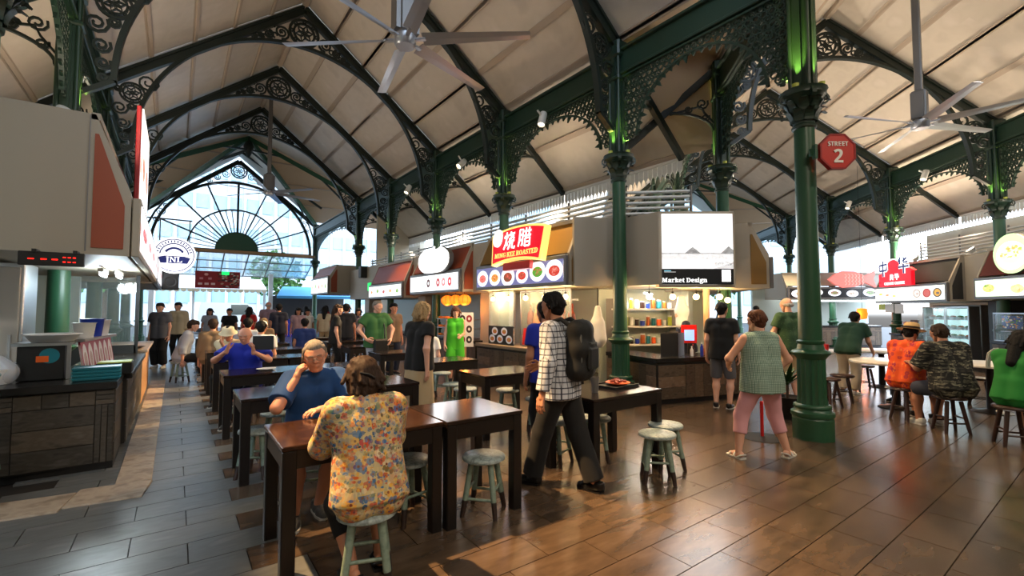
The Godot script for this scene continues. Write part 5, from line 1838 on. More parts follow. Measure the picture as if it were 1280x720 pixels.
	part("board", MB.new().box(Vector3(8.3, 2.4, -7.58), Vector3(1.6, 1.2, 0.82), 0.01), M.fascia, gap)
	part("base_panel", MB.new().box(Vector3(8.5, 0.9, -7.55), Vector3(1.2, 1.8, 0.6), 0.01), M.charcoal, gap)
	# walls at the back of the stall rows
	for q in [["wall_right", Vector3(8.6, 1.6, -13.5), Vector3(0.15, 3.2, 16.0), 0.0]]:
		var w := structure(q[0])
		part("wall_face", MB.new().box(q[1], q[2]), M.wall_tile, w)
	var w3 := structure("wall_right")
	part("wall_face", MB.new().box(Vector3(8.9, 3.6, -21.5), Vector3(0.2, 4.6, 5.0)).box(Vector3(7.6, 3.9, -19.2), Vector3(1.4, 3.6, 0.2)), M.wall_cream, w3)
	var w2 := structure("wall_right")
	w2.transform = S2
	part("wall_face", MB.new().box(Vector3(10.0, 2.15, -5.0), Vector3(0.15, 4.3, 16.0)), M.wall_cream, w2)
	louvres("white louvre band above the roast and doughnut hoods", Vector3(6.75, 0, -13.2), Vector3(6.75, 0, -5.7), 3.36, 5)
	louvres("short white louvre band above the big screen at the corner", Vector3(6.75, 0, -5.65), Vector3(7.6, 0, -4.85), 3.36, 5)
	louvres("white louvre band on the far stalls of the right-hand row", Vector3(6.9, 0, -19.8), Vector3(6.9, 0, -13.5), 3.36, 4)
	louvres("white louvre band above the charcoal and maroon hoods", s2(8.4, 11.0), s2(8.4, 3.0), 3.1, 7)
	# ----- counters -----
	counter("dark tiled counter of the roast stall with a beige worktop", at3(5.95, 0, -9.55, right1), 2.95, 0.65, 0.77, "counter_beige")
	counter("long tiled counter of the doughnut stall", at3(6.05, 0, -13.1, right1), 3.3, 0.65, 0.8, "counter_top")
	counter("tiled counter of the third stall in the right-hand row", at3(6.05, 0, -16.7, right1), 3.2, 0.65, 0.8)
	counter("tiled counter of the small far stall beside the fan window", at3(5.6, 0, -23.3, right1), 2.8, 0.6, 0.8)
	corner_counter()
	var cs := counter("tiled counter of the Chinese cuisine stall", Transform3D(Basis(Vector3.UP, r2), s2(7.5, 11.1)), 1.05, 0.6, 0.8)
	counter("tiled counter of the noodle bowl stall at the right edge", Transform3D(Basis(Vector3.UP, r2), s2(7.4, 7.1)), 3.1, 0.6, 0.8)
	left_stall()
	fish_stall()

func roast_sign() -> void:
	var o := thing("lit_sign", "red curved lit sign of the roast stall with gold border and white letters", "sign", Vector3(5.62, 2.88, -7.45), -PI / 2 + 0.0)
	o.rotation = Vector3(-0.12, -PI / 2, 0)
	var pts := PackedVector2Array()
	for k in 13:
		var t := -1.0 + k / 6.0
		pts.append(Vector2(t * 0.82, -0.36 + 0.09 * (1.0 - t * t) - 0.02))
	for k in 13:
		var t := 1.0 - k / 6.0
		pts.append(Vector2(t * 0.9, 0.3 + 0.1 * (1.0 - t * t)))
	part("box", MB.new().prism(pts, 0.14), M.sign_gold, o)
	var inner := PackedVector2Array()
	for p in pts: inner.append(Vector2(p.x * 0.94, (p.y - 0.0) * 0.88 + 0.0))
	part("face", MB.new().prism(inner, 0.02), M.sign_red, o, at3(0, 0, 0.075))
	var a := [[1.6, 2.2, 1.0, 3.6], [3.9, 2.0, 3.2, 3.4], [2.6, 0.6, 2.6, 4.0, 2.2, 6.4, 0.8, 9.2], [2.6, 5.2, 3.8, 7.6], [4.6, 2.2, 9.4, 1.6], [6.0, 0.6, 6.4, 2.6, 9.2, 4.4], [8.8, 2.6, 5.0, 4.6], [4.6, 5.6, 9.4, 5.2], [6.0, 5.6, 5.6, 7.6, 4.2, 9.4], [7.6, 5.4, 7.6, 8.8, 9.6, 9.0, 9.6, 8.0]]
	var b := [[1.0, 1.0, 1.0, 6.0, 0.4, 9.2], [1.0, 1.0, 3.4, 1.0, 3.4, 9.0, 2.6, 8.6], [1.0, 3.6, 3.4, 3.6], [1.0, 6.2, 3.4, 6.2], [4.4, 2.2, 9.8, 2.2], [5.8, 0.6, 5.8, 4.2], [8.2, 0.6, 8.2, 4.2], [4.2, 4.4, 9.8, 4.4], [5.4, 5.6, 5.4, 9.4], [5.4, 5.6, 9.0, 5.6, 9.0, 9.4], [5.4, 7.4, 9.0, 7.4], [5.4, 9.3, 9.0, 9.3]]
	part("lettering", strokes(a, 0.42, 0.04), M.sign_white, o, at3(-0.22, 0.11, 0.09))
	part("lettering", strokes(b, 0.42, 0.036), M.sign_white, o, at3(0.3, 0.12, 0.09))
	part("lettering", text_mesh("MING KEE ROASTED", 0.105, true, 0.008), M.sign_gold, o, at3(0.02, -0.185, 0.09))
	var disc := PackedVector2Array()
	for p in arc_ellipse(Vector2.ZERO, 0.15, 0.19, 0, TAU * 23 / 24, 23): disc.append(p)
	part("badge", MB.new().prism(disc, 0.05), M.sign_white, o, at3(-0.63, 0.2, 0.1))
	part("stand", MB.new().box(Vector3(0, -0.42, -0.02), Vector3(0.9, 0.16, 0.1), 0.01), M.street_red, o)
	# the white fruit-shaped sign of the doughnut stall
	var w := thing("lit_sign", "blank white lit sign shaped like a fruit on the rust-brown hood", "sign", Vector3(5.66, 2.9, -11.25), -PI / 2)
	var q := PackedVector2Array()
	for k in 40:
		var t := TAU * k / 40
		var r := 1.0 + 0.06 * cos(4.0 * t)
		q.append(Vector2(signf(cos(t)) * pow(absf(cos(t)), 0.6) * 0.84 * r, signf(sin(t)) * pow(absf(sin(t)), 0.65) * 0.34 - (0.05 if absf(cos(t)) < 0.2 and sin(t) > 0 else 0.0)))
	part("box", MB.new().prism(q, 0.14), M.grey_metal, w)
	part("face", MB.new().prism(q, 0.03), M.sign_white, w, at3(0, 0, 0.075))
	part("stalk", MB.new().tube([Vector3(0, 0.28, 0.05), Vector3(0.03, 0.38, 0.05)], 0.03), M.sign_white, w)
	area(Vector3(5.5, 2.9, -11.25), Vector3(3, 2.5, -11.25), 1.5, 0.6, Color(1, 1, 1), 1.5)

func chinese_sign() -> void:
	var o := thing("lit_sign", "red lit sign of the Chinese cuisine stall with blue and white characters", "sign", s2(6.98, 9.85, 2.72), -3.0 * PI / 4)
	part("board", MB.new().prism(PackedVector2Array([Vector2(-0.78, -0.42), Vector2(0.72, -0.42), Vector2(0.72, 0.0), Vector2(0.82, 0.02), Vector2(0.6, 0.14), Vector2(0.3, 0.12), Vector2(0.1, 0.2), Vector2(-0.2, 0.2), Vector2(-0.4, 0.06), Vector2(-0.78, -0.02)]), 0.1), M.sign_red, o)
	var oval := PackedVector2Array()
	for p in arc_ellipse(Vector2(-0.04, 0.16), 0.34, 0.24, 0, PI, 20): oval.append(p)
	part("crest", MB.new().prism(oval, 0.06), M.sign_red, o, at3(0, 0.02, 0.03))
	part("crest_rim", MB.new().strip(arc_ellipse(Vector2(-0.04, 0.18), 0.34, 0.24, -0.2, PI + 0.2, 24), 0.03, 0.05), M.sign_white, o, at3(0, 0, 0.06))
	var zhong := [[1.6, 3.0, 1.6, 6.4], [1.6, 3.0, 8.4, 2.6, 8.2, 6.2], [1.6, 6.3, 8.2, 6.1], [5.0, 0.4, 5.0, 9.8]]
	var hua := [[2.6, 0.4, 1.0, 3.0], [2.0, 1.8, 2.0, 4.4], [7.6, 1.0, 4.4, 3.0], [5.2, 0.4, 5.2, 3.6, 8.6, 3.4], [0.8, 6.0, 9.4, 5.8], [5.0, 4.4, 5.0, 9.8]]
	for q in [[zhong, -0.5, 0.16], [hua, 0.46, 0.2]]:
		part("character_edge", strokes(q[0], 0.54, 0.1), M.sign_white, o, at3(q[1], q[2], 0.075))
		part("character", strokes(q[0], 0.54, 0.055), M.sign_navy, o, at3(q[1], q[2], 0.085))
	var mei := [[3.0, 1.0, 4.0, 2.4], [7.0, 1.0, 6.0, 2.4], [1.6, 2.8, 8.4, 2.8], [2.4, 4.4, 7.6, 4.4], [1.2, 6.0, 8.8, 6.0], [5.0, 2.8, 5.0, 6.0, 1.4, 9.4], [5.0, 6.6, 8.6, 9.4]]
	part("lettering", strokes(mei, 0.2, 0.028), M.sign_white, o, at3(-0.14, -0.13, 0.06))
	part("lettering", strokes(hua, 0.2, 0.028), M.sign_white, o, at3(0.1, -0.13, 0.06))
	part("lettering", text_mesh("CHINESE CUISINE", 0.085, false, 0.008), M.sign_white, o, at3(-0.03, -0.33, 0.06))

func corner_counter() -> void:
	var o := thing("stall_counter", "angled dark tiled counter of the corner stall under the big screen", "counter")
	var poly := PackedVector2Array([Vector2(6.45, -4.75), Vector2(8.35, -4.2), Vector2(8.2, -4.85), Vector2(7.15, -5.2), Vector2(7.35, -6.1), Vector2(6.75, -6.1)])
	var big := PackedVector2Array([Vector2(6.41, -4.74), Vector2(8.37, -4.15), Vector2(8.22, -4.87), Vector2(7.17, -5.22), Vector2(7.37, -6.12), Vector2(6.72, -6.12)])
	var flat := Basis(Vector3(1, 0, 0), Vector3(0, 0, 1), Vector3(0, -1, 0))
	part("body", MB.new().prism(poly, 0.62), M.counter_dark, o, Transform3D(flat, Vector3(0, 0.39, 0)))
	part("worktop", MB.new().prism(big, 0.07), M.counter_top, o, Transform3D(flat, Vector3(0, 0.73, 0)))
	part("plinth", MB.new().prism(poly, 0.08), M.black, o, Transform3D(flat, Vector3(0, 0.04, 0)))
	var ang := atan2(4.75 - 4.2, 8.35 - 6.45)
	tiled_front(o, Transform3D(Basis(Vector3.UP, -ang), Vector3(6.45, 0, -4.74)), 1.95, 0.09, 0.69, 0.56, "oak")
	var an2 := atan2(6.75 - 6.45, 6.1 - 4.75)
	tiled_front(o, Transform3D(Basis(Vector3.UP, -PI / 2 - an2), Vector3(6.74, 0, -6.1)), 1.36, 0.09, 0.69, 0.56, "oak")
	for q in [[6.72, -5.72, "left"], [7.72, -4.62, "right"]]:
		var p := thing("timber_post", "pale timber post at the %s of the corner stall" % q[2], "post", Vector3(q[0], 0.765, q[1]), 0.2, "pale timber posts of the corner stall")
		part("shaft", MB.new().box(Vector3(0, 0.62, 0), Vector3(0.09, 1.23, 0.09), 0.008), M.wood_post, p)

func fish_stall() -> void:
	# stall that closes the view under the right aisle: fish-shaped sign, strip of bowls, lit kitchen
	var o := hood("cream hood with a strip of six bowls far down the right aisle", Transform3D(Basis(Vector3.UP, -0.62), Vector3(20.3, 0, -8.6)), 4.6, 2.0, 0.5, 3.1, 1.6, "fascia", "menu_fish", 0.8)
	var f := thing("fish_sign", "pink fish-shaped sign on the cream hood far down the right aisle", "sign", Vector3(22.35, 2.8, -6.95), -0.62)
	var q := PackedVector2Array([Vector2(-1.0, 0.0), Vector2(-0.75, 0.2), Vector2(-0.4, 0.34), Vector2(0.1, 0.33), Vector2(0.5, 0.14), Vector2(0.95, 0.36), Vector2(0.85, 0.0), Vector2(0.98, -0.34), Vector2(0.5, -0.12), Vector2(0.1, -0.3), Vector2(-0.4, -0.34), Vector2(-0.75, -0.2)])
	part("body", MB.new().prism(q, 0.1), glow("fish_pink", Color(0.9, 0.5, 0.46), 0.7), f)
	var s := MB.new()
	for i in 6:
		for j in 3: s.strip(arc_pts(Vector2(-0.35 + i * 0.14, -0.16 + j * 0.15), 0.07, -PI / 2, PI / 2, 6), 0.015, 0.02)
	part("scales", s, glow("fish_scale", Color(0.95, 0.72, 0.68), 0.7), f, at3(0, 0, 0.055))
	counter("pale counter of the fish stall far down the right aisle", Transform3D(Basis(Vector3.UP, -0.62), Vector3(20.5, 0, -8.9)), 4.2, 0.6, 0.9)
	var w := structure("wall_back")
	part("wall_face", MB.new().box(Vector3.ZERO, Vector3(5.2, 2.6, 0.15)), M.wall_tile, w, Transform3D(Basis(Vector3.UP, -0.62), Vector3(23.4, 1.3, -9.0)))
	var tl := thing("tube_lamp", "long white tube lamp under the fish stall hood", "lamp", Vector3(22.0, 1.93, -7.6), -0.62)
	part("tube", MB.new().tube([Vector3(-1.9, 0, 0), Vector3(1.9, 0, 0)], 0.03), M.tube_white, tl)
	area(Vector3(22.0, 1.88, -7.6), Vector3(22.0, 0.0, -7.9), 3.6, 0.1, Color(0.95, 0.98, 1.0), 5.0)

func left_stall() -> void:
	# hood: its cheek faces the viewer
	var o := hood("cream hood of the left stall with a rust-orange inset, lit menus along the aisle", at3(-0.4, 0, -6.2, PI / 2), 5.6, 2.13, 0.62, 3.56, 3.4, "rust", "menu_left", 1.6)
	o.get_node("slant_panel").material_override = M.fascia
	o.get_node("menu_box").material_override = M.fascia
	part("seam", MB.new().box(Vector3(-0.004, 2.85, -0.34), Vector3(0.012, 1.38, 0.012)), M.grey_metal, o)
	var vs := thing("lit_sign", "tall narrow lit sign with a red edge standing on the left stall hood", "sign", Vector3(-0.42, 3.25, -8.7), PI / 2)
	part("box", MB.new().box(Vector3(0, 0.42, -0.04), Vector3(1.7, 1.3, 0.05), 0.01), M.banner_red, vs)
	part("face", MB.new().prism(PackedVector2Array([Vector2(-0.82, -0.22), Vector2(0.82, -0.22), Vector2(0.82, 1.04), Vector2(-0.82, 1.04)]), 0.02), screen_mat("sign_left", dishes_image(128, 128, Color(0.9, 0.88, 0.86), 2, [[Color(0.7, 0.5, 0.3), Color(0.8, 0.3, 0.2)]], 31, 0.3), 1.0), vs)
	hood("second cream hood of the left row, beyond the first left stall", at3(-0.4, 0, -12.4, PI / 2), 4.2, 2.13, 0.6, 3.56, 3.0, "rust", "menu_left", 1.2)
	# counters
	var c := counter("dark tiled front counter of the left stall, nearest the viewer", at3(-3.4, 0, -6.05, 0), 2.94, 0.7, 0.87)
	var c2 := counter("wooden-clad side counter of the left stall along the aisle", at3(-0.42, 0, -6.8, PI / 2), 2.9, 0.6, 0.87)
	tiled_front(c, Transform3D(Basis(Vector3.UP, PI / 2), Vector3(2.94, 0, 0)), 0.7, 0.09, 0.79, 0.56)
	var c3 := thing("stall_counter", "pale wooden counter of the next left stall, beside the standing men", "counter")
	part("body", MB.new().box(Vector3(-0.72, 0.43, -11.2), Vector3(0.6, 0.86, 2.6), 0.01), M.wood_light, c3)
	part("worktop", MB.new().box(Vector3(-0.7, 0.88, -11.2), Vector3(0.7, 0.05, 2.7), 0.01), M.counter_beige, c3)
	# inside
	var st := thing("steel_cabinet", "tall pale steel cabinet inside the left stall", "cabinet", Vector3(-1.62, 0, -7.7))
	part("body", MB.new().box(Vector3(0, 1.05, 0), Vector3(0.5, 2.1, 0.6), 0.01), M.steel, st)
	part("door", MB.new().box(Vector3(0.0, 1.05, 0.31), Vector3(0.44, 2.0, 0.03), 0.008), M.white_plastic, st)
	part("handle", MB.new().bar(Vector3(0.16, 0.9, 0.35), Vector3(0.16, 1.3, 0.35), 0.02, 0.02), M.steel, st)
	var wb := structure("wall_back")
	part("wall_face", MB.new().box(Vector3(-2.8, 1.3, -10.6), Vector3(3.0, 2.6, 0.15)), M.wall_tile, wb)
	var gp := thing("glass_screen", "dark glass screen between the left stall and the next one", "screen", Vector3(-0.95, 0, -9.75))
	part("pane", MB.new().box(Vector3(0, 1.45, 0), Vector3(0.9, 1.3, 0.02)), M.glass, gp)
	part("frame", MB.new().box(Vector3(0.45, 1.2, 0), Vector3(0.05, 1.9, 0.05)).box(Vector3(-0.45, 1.2, 0), Vector3(0.05, 1.9, 0.05)).box(Vector3(0, 0.55, 0), Vector3(0.9, 0.9, 0.05)), M.charcoal, gp)
	var mo := thing("monitor", "small monitor with a blue picture inside the left stall", "monitor", Vector3(-1.5, 1.12, -8.3), 0.3)
	part("casing", MB.new().box(Vector3.ZERO, Vector3(0.34, 0.26, 0.03), 0.005), M.black, mo)
	part("screen", MB.new().box(Vector3(0, 0, 0.018), Vector3(0.3, 0.22, 0.006)), M.screen_blue, mo)
	part("stand", MB.new().box(Vector3(0, -0.19, 0), Vector3(0.06, 0.14, 0.06)).box(Vector3(0, -0.26, 0), Vector3(0.2, 0.02, 0.14)).box(Vector3(0, -0.69, 0), Vector3(0.3, 0.86, 0.3)), M.black, mo)
	# tube lamps under the hood
	for k in 2:
		var p := Vector3(-0.78 + 0.14 * k, 2.05, -8.1 - 0.3 * k)
		var t := thing("tube_lamp", ["left", "right"][k] + " of two bright white tube lamps under the left stall hood", "lamp", p)
		part("tube", MB.new().tube([Vector3(0, -0.02, -0.25), Vector3(0, -0.02, 0.25)], 0.02), M.tube_white, t)
		part("holder", MB.new().box(Vector3(0, 0.03, 0), Vector3(0.05, 0.05, 0.6)), M.white_paint, t)
		omni(p + Vector3(0, -0.07, 0), Color(0.9, 0.97, 1.0), 0.7, 0.1)
	# clock board
	var cl := thing("led_board", "black LED board with red digits under the left hood", "led board", Vector3(-0.95, 2.055, -6.08))
	part("casing", MB.new().box(Vector3.ZERO, Vector3(0.45, 0.13, 0.06), 0.005), M.black, cl)
	var dg := MB.new()
	for x in [-0.14, -0.055, 0.02]: dg.box(Vector3(x, -0.005, 0.032), Vector3(0.04, 0.01, 0.006))
	for x in [0.085, 0.12, 0.155]:
		for y in [-0.025, 0.018]: dg.box(Vector3(x, y, 0.032), Vector3(0.02, 0.009, 0.006))
	part("digits", dg, M.led_red, cl)
	part("hanger", MB.new().box(Vector3(-0.12, 0.072, -0.1), Vector3(0.03, 0.03, 0.3)).box(Vector3(0.16, 0.072, -0.1), Vector3(0.03, 0.03, 0.3)), M.black, cl)
	# round emblem sign hanging over the aisle
	var rs := thing("round_sign", "round white hanging sign with a blue emblem beside the fan window", "sign", Vector3(-0.05, 2.92, -14.2))
	var dm := PackedVector2Array()
	for p in arc_pts(Vector2.ZERO, 0.45, 0, TAU * 35 / 36, 35): dm.append(p)
	part("disc", MB.new().prism(dm, 0.12), M.sign_white, rs)
	var em := MB.new()
	em.strip(arc_pts(Vector2.ZERO, 0.4, 0, TAU * 31 / 32, 31), 0.02, 0.02, true)
	em.strip(arc_pts(Vector2.ZERO, 0.29, 0.1, PI - 0.1, 20), 0.025, 0.02)
	em.strip(arc_pts(Vector2(0, -0.02), 0.2, 0.5, PI - 0.5, 12), 0.05, 0.02)
	for k in 15:
		var a := deg_to_rad(15.0 + k * 10.7)
		em.strip([Vector2(cos(a), sin(a)) * 0.315, Vector2(cos(a), sin(a)) * 0.375], 0.025, 0.02)
	em.prism(PackedVector2Array([Vector2(-0.33, -0.06), Vector2(-0.2, -0.02), Vector2(0.2, -0.02), Vector2(0.33, -0.06), Vector2(0.27, -0.2), Vector2(-0.27, -0.2)]), 0.02)
	part("emblem", em, M.sign_blue, rs, at3(0, 0, 0.065))
	part("lettering", text_mesh("JNL", 0.14, true, 0.01), M.sign_white, rs, at3(0, -0.11, 0.078))
	part("hanger", MB.new().tube([Vector3(-0.3, 0.36, 0), Vector3(-0.3, 0.9, 0)], 0.012).tube([Vector3(0.3, 0.36, 0), Vector3(0.3, 0.9, 0)], 0.012).bar(Vector3(-0.8, 0.9, 0), Vector3(0.35, 0.9, 0), 0.03, 0.03).bar(Vector3(-0.78, 0.62, 0), Vector3(-0.78, 0.9, 0), 0.03, 0.03), M.black, rs)
	var sp := thing("loudspeaker", "black loudspeaker hanging below the round emblem sign", "loudspeaker", Vector3(-0.12, 2.42, -15.6))
	part("cabinet", MB.new().box(Vector3.ZERO, Vector3(0.38, 0.62, 0.34), 0.02), M.black, sp)
	part("cone", MB.new().lathe([Vector2(0.14, 0), Vector2(0.05, -0.03), Vector2(0, -0.03)], 16), M.charcoal, sp, Transform3D(Basis(Vector3.RIGHT, PI / 2), Vector3(0, -0.1, 0.18)))
	part("hanger", MB.new().bar(Vector3(0, 0.2, 0), Vector3(-0.3, 0.2, 0), 0.03, 0.03), M.black, sp)

func tables_and_stools() -> void:
	table("worn brown wooden table where the couple sit, nearest the viewer", 0.52, 1.58, -2.98, -3.65, "table_worn")
	table("square dark table joined to the right end of the couple's table", 1.585, 2.27, -2.95, -3.62, "table_dark")
	var nth := ["second", "third", "fourth", "fifth", "sixth", "seventh", "eighth"]
	for k in 7:
		var z: float = [-4.76, -6.56, -8.42, -10.2, -11.9, -13.7, -15.5][k]
		table("long dark table at the left end of the %s row from the viewer" % nth[k], 0.49, 1.55, z, z - 0.68, "table_dark")
		table("square dark table at the right end of the %s row from the viewer" % nth[k], 1.555, 2.22, z, z - 0.68, "table_dark")
	table("dark table with the food tray, behind the walking man", 3.02, 4.02, -2.9, -3.58, "table_dark")
	table("dark table left of the walking man, before the roast counter", 3.02, 4.0, -4.68, -5.34, "table_dark")
	table("dark table before the doughnut stall, left of the woman in green", 3.0, 3.98, -6.35, -7.02, "table_dark")
	table("dark table behind the blond woman in the middle block", 3.0, 3.98, -8.1, -8.78, "table_dark")
	table("far dark table of the middle block, fifth from the viewer", 3.0, 3.98, -9.9, -10.58, "table_dark")
	table("sixth dark table of the middle block, in the crowd", 3.0, 3.98, -11.7, -12.38, "table_dark")
	table("seventh dark table of the middle block, deep in the crowd", 3.0, 3.98, -13.5, -14.18, "table_dark")
	for q in [["stool under the woman in the floral blouse", 0.92, -2.66], ["stool right of the woman in the floral blouse", 1.47, -3.34], ["stool in front of the square table at the right of the couple", 1.98, -3.08], ["stool behind the couple's table under the man in blue", 0.95, -4.12], ["stool at the second row beside the man in blue", 0.67, -5.02], ["stool behind the second row", 0.95, -5.72], ["front stool of the pair at the corner of the food-tray table", 3.62, -2.68], ["rear stool of the pair at the corner of the food-tray table", 3.97, -2.84], ["stool under the food-tray table", 3.62, -3.46], ["stool behind the walking man's legs", 3.2, -3.62], ["stool behind the table left of the walking man", 3.86, -5.38], ["stool at the right end of the table left of the walking man", 3.8, -4.62], ["left stool before the roast counter", 3.42, -5.82], ["small stool before the blond woman", 3.5, -6.3], ["pale stool before the woman in green", 3.92, -7.5], ["stool at the far corner before the doughnut stall", 3.86, -6.1], ["stool at the left end of the crowd under the man in shorts", 0.12, -12.35], ["stool under the man with the tablet", 0.84, -7.55]]:
		stool("grey-green " + q[0], q[1], q[2], 0.3 + q[1])
	# right-hand group: round tables and brown stools
	round_table("round white table where the man in the straw hat sits", Vector3(9.32, 0, -2.36), 0.6)
	round_table("round white table by the Chinese cuisine counter", Vector3(11.6, 0, -3.15), 0.55)
	round_table("round white table near the right edge behind the girl in green", Vector3(10.1, 0, -1.4), 0.55)
	round_table("round white table before the leaning woman in dark green", Vector3(10.55, 0, -3.95), 0.55)
	for q in [["stool standing empty right of the green column", 8.6, -3.05], ["stool empty at the far side of the straw-hat man's table", 9.2, -3.05], ["stool under the man in the straw hat", 8.42, -2.02], ["stool under the man in the cloud-print shirt", 8.08, -1.5], ["stool under the girl in the green jersey", 7.84, -0.92], ["stool before the maroon hood counter", 9.9, -0.75], ["stool behind the table near the right edge", 10.6, -1.6], ["stool by the leaning woman in dark green", 9.75, -3.75], ["stool at the table by the Chinese cuisine counter", 11.1, -3.3]]:
		stool("dark brown " + q[0], q[1], q[2], 0.5 + q[1], "", true)

func small_things() -> void:
	ceiling_fan("large ceiling fan hanging nearest the viewer over the left aisle", Vector3(2.5, 5.35, -5.95), 9.3, 1.75, 0.35)
	ceiling_fan("far ceiling fan before the fan window", Vector3(2.5, 5.6, -17.6), 9.3, 1.75, 0.15)
	ceiling_fan("large ceiling fan hanging over the right aisle", s2(3.87, 3.85, 5.2), 9.3, 1.75, 0.62)
	spot_fitting("white cylinder spotlight hanging left of the Street 2 column", Vector3(8.2, 6.25, -4.2), Vector3(6.9, 0, -2.6), Color(1.0, 0.85, 0.65), 30.0, 34.0)
	spot_fitting("white cylinder spotlight above the big screen", Vector3(8.0, 5.4, -6.2), Vector3(7.0, 0.8, -5.2), Color(1.0, 0.85, 0.65), 14.0, 30.0)
	for q in [[6.1, -7.3, "second", 4.2, 34.0, 38.0], [6.1, -10.8, "third", 0.1, 120.0, 17.0], [6.1, -14.3, "fourth", 3.0, 34.0, 38.0]]:
		spot_fitting("small spotlight under the %s girder bay of the left aisle" % q[2], Vector3(q[0], 5.45, q[1]), Vector3(q[3], 0, q[1] + 0.6), Color(1.0, 0.84, 0.62), q[4], q[5])
	for b in [5.2, 9.2, 13.2]:
		spot_fitting("small spotlight under the right girder of the right aisle, %s one" % {5.2: "nearest", 9.2: "middle", 13.2: "farthest"}[b], s2(7.4, b, 5.45), s2(5.2, b - 0.6, 0), Color(1.0, 0.86, 0.66), 30.0, 38.0)
	# Street 2 sign
	var ss := thing("street_sign", "red octagonal street sign reading STREET 2 on the nearest column", "sign", Vector3(6.32, 3.47, -2.13), -deg_to_rad(36.2))
	var oc := PackedVector2Array()
	for k in 8: oc.append(Vector2(cos(TAU * (k + 0.5) / 8), sin(TAU * (k + 0.5) / 8)) * 0.22)
	part("plate", MB.new().prism(oc, 0.05), M.street_red, ss, at3(0.06, 0, 0))
	part("rim", MB.new().strip(Array(oc), 0.02, 0.06, true), M.banner_red, ss, at3(0.06, 0, 0))
	part("lettering", text_mesh("STREET", 0.055, false, 0.006), M.lettering_white, ss, at3(0.06, 0.09, 0.03))
	part("lettering", text_mesh("2", 0.17, false, 0.006), M.lettering_white, ss, at3(0.06, -0.06, 0.03))
	part("bracket", MB.new().box(Vector3(-0.17, 0, -0.03), Vector3(0.14, 0.09, 0.03)).box(Vector3(-0.2, 0, 0.0), Vector3(0.03, 0.17, 0.06)), M.green, ss)
	# food on the table behind the walking man
	var tr := thing("serving_tray", "black serving tray on the dark table by the walking man", "tray", Vector3(3.74, 0.776, -3.28), 0.1)
	part("base", MB.new().box(Vector3(0, 0.006, 0), Vector3(0.4, 0.012, 0.3), 0.004), M.black, tr)
	part("rim", MB.new().strip([Vector2(-0.2, -0.15), Vector2(0.2, -0.15), Vector2(0.2, 0.15), Vector2(-0.2, 0.15)], 0.014, 0.026, true), M.black, tr, Transform3D(Basis(Vector3.RIGHT, PI / 2), Vector3(0, 0.013, 0)))
	var pl := thing("food_plate", "orange plate of food on the black serving tray", "plate", Vector3(3.78, 0.79, -3.28))
	part("plate", MB.new().lathe([Vector2(0, 0.003), Vector2(0.08, 0.003), Vector2(0.13, 0.022), Vector2(0.128, 0.028), Vector2(0.08, 0.01), Vector2(0, 0.01)], 24), M.orange_plastic, pl)
	var fd := MB.new()
	for k in 14: fd.ball(Vector3(rng.randf_range(-0.07, 0.07), 0.025 + rng.randf() * 0.025, rng.randf_range(-0.06, 0.06)), Vector3(0.025, 0.014, 0.02), 7, 5)
	part("food", fd, M.roast, pl)
	var cu := thing("drinking_cup", "dark tumbler on the food-tray table, behind the walking man's back", "cup", Vector3(3.3, 0.776, -3.15))
	part("cup", MB.new().lathe([Vector2(0, 0), Vector2(0.032, 0), Vector2(0.042, 0.15), Vector2(0.039, 0.15), Vector2(0.03, 0.01), Vector2(0, 0.01)], 16), M.grey_metal, cu)
	# things on the left counter
	var bag := thing("covered_tub", "large tub wrapped in clear plastic on the left counter", "tub", Vector3(-1.42, 0.875, -6.42))
	var bm := MB.new()
	net([[Vector3(-0.12, 0.1, 0), Vector3(0.1, 0.1, 0), 0.14, 0.13], [Vector3(-0.1, 0.2, 0), Vector3(0.05, 0.2, 0.02), 0.1, 0.09], [Vector3(-0.05, 0.26, 0), Vector3(-0.02, 0.3, 0), 0.05, 0.02]], 0.018, 0.05, bm)
	part("wrap", bm, M.cling, bag)
	part("tub", MB.new().lathe([Vector2(0, 0.0), Vector2(0.17, 0.0), Vector2(0.2, 0.14), Vector2(0, 0.14)], 20), M.white_plastic, bag)
	var dc := thing("display_case", "black display case with a round sticker on the left counter", "display case", Vector3(-1.06, 0.875, -6.62))
	part("body", MB.new().box(Vector3(0, 0.17, 0), Vector3(0.34, 0.34, 0.3), 0.006), M.black, dc)
	part("edge", MB.new().box(Vector3(0.2, 0.18, 0.14), Vector3(0.03, 0.36, 0.03)).box(Vector3(0, 0.355, 0), Vector3(0.42, 0.03, 0.36)), M.steel, dc)
	var stk := PackedVector2Array()
	for p in arc_pts(Vector2.ZERO, 0.075, 0, TAU * 19 / 20, 19): stk.append(p)
	part("sticker", MB.new().prism(stk, 0.004), M.teal_plastic, dc, at3(0.06, 0.24, 0.153))
	part("sticker", MB.new().box(Vector3(0.01, 0.21, 0.157), Vector3(0.09, 0.06, 0.003)), M.orange_plastic, dc)
	var bs := thing("basin", "white oval basin on top of the black display case", "basin", Vector3(-1.0, 1.247, -6.6))
	part("bowl", MB.new().lathe([Vector2(0, 0.004), Vector2(0.16, 0.004), Vector2(0.21, 0.07), Vector2(0.225, 0.075), Vector2(0.225, 0.085), Vector2(0.2, 0.08), Vector2(0.15, 0.015), Vector2(0, 0.015)], 24), M.white_plastic, bs)
	var cs := thing("menu_strip", "slanted strip of oval menu cards beside the display case", "menu strip", Vector3(-0.7, 0.875, -7.35), PI / 2 - 0.12)
	part("board", MB.new().prism(PackedVector2Array([Vector2(-0.6, 0), Vector2(0.6, 0), Vector2(0.6, 0.36), Vector2(-0.6, 0.36)]), 0.02), M.card_strip, cs, Transform3D(Basis(Vector3.RIGHT, -0.15), Vector3(0, 0.0, 0)))
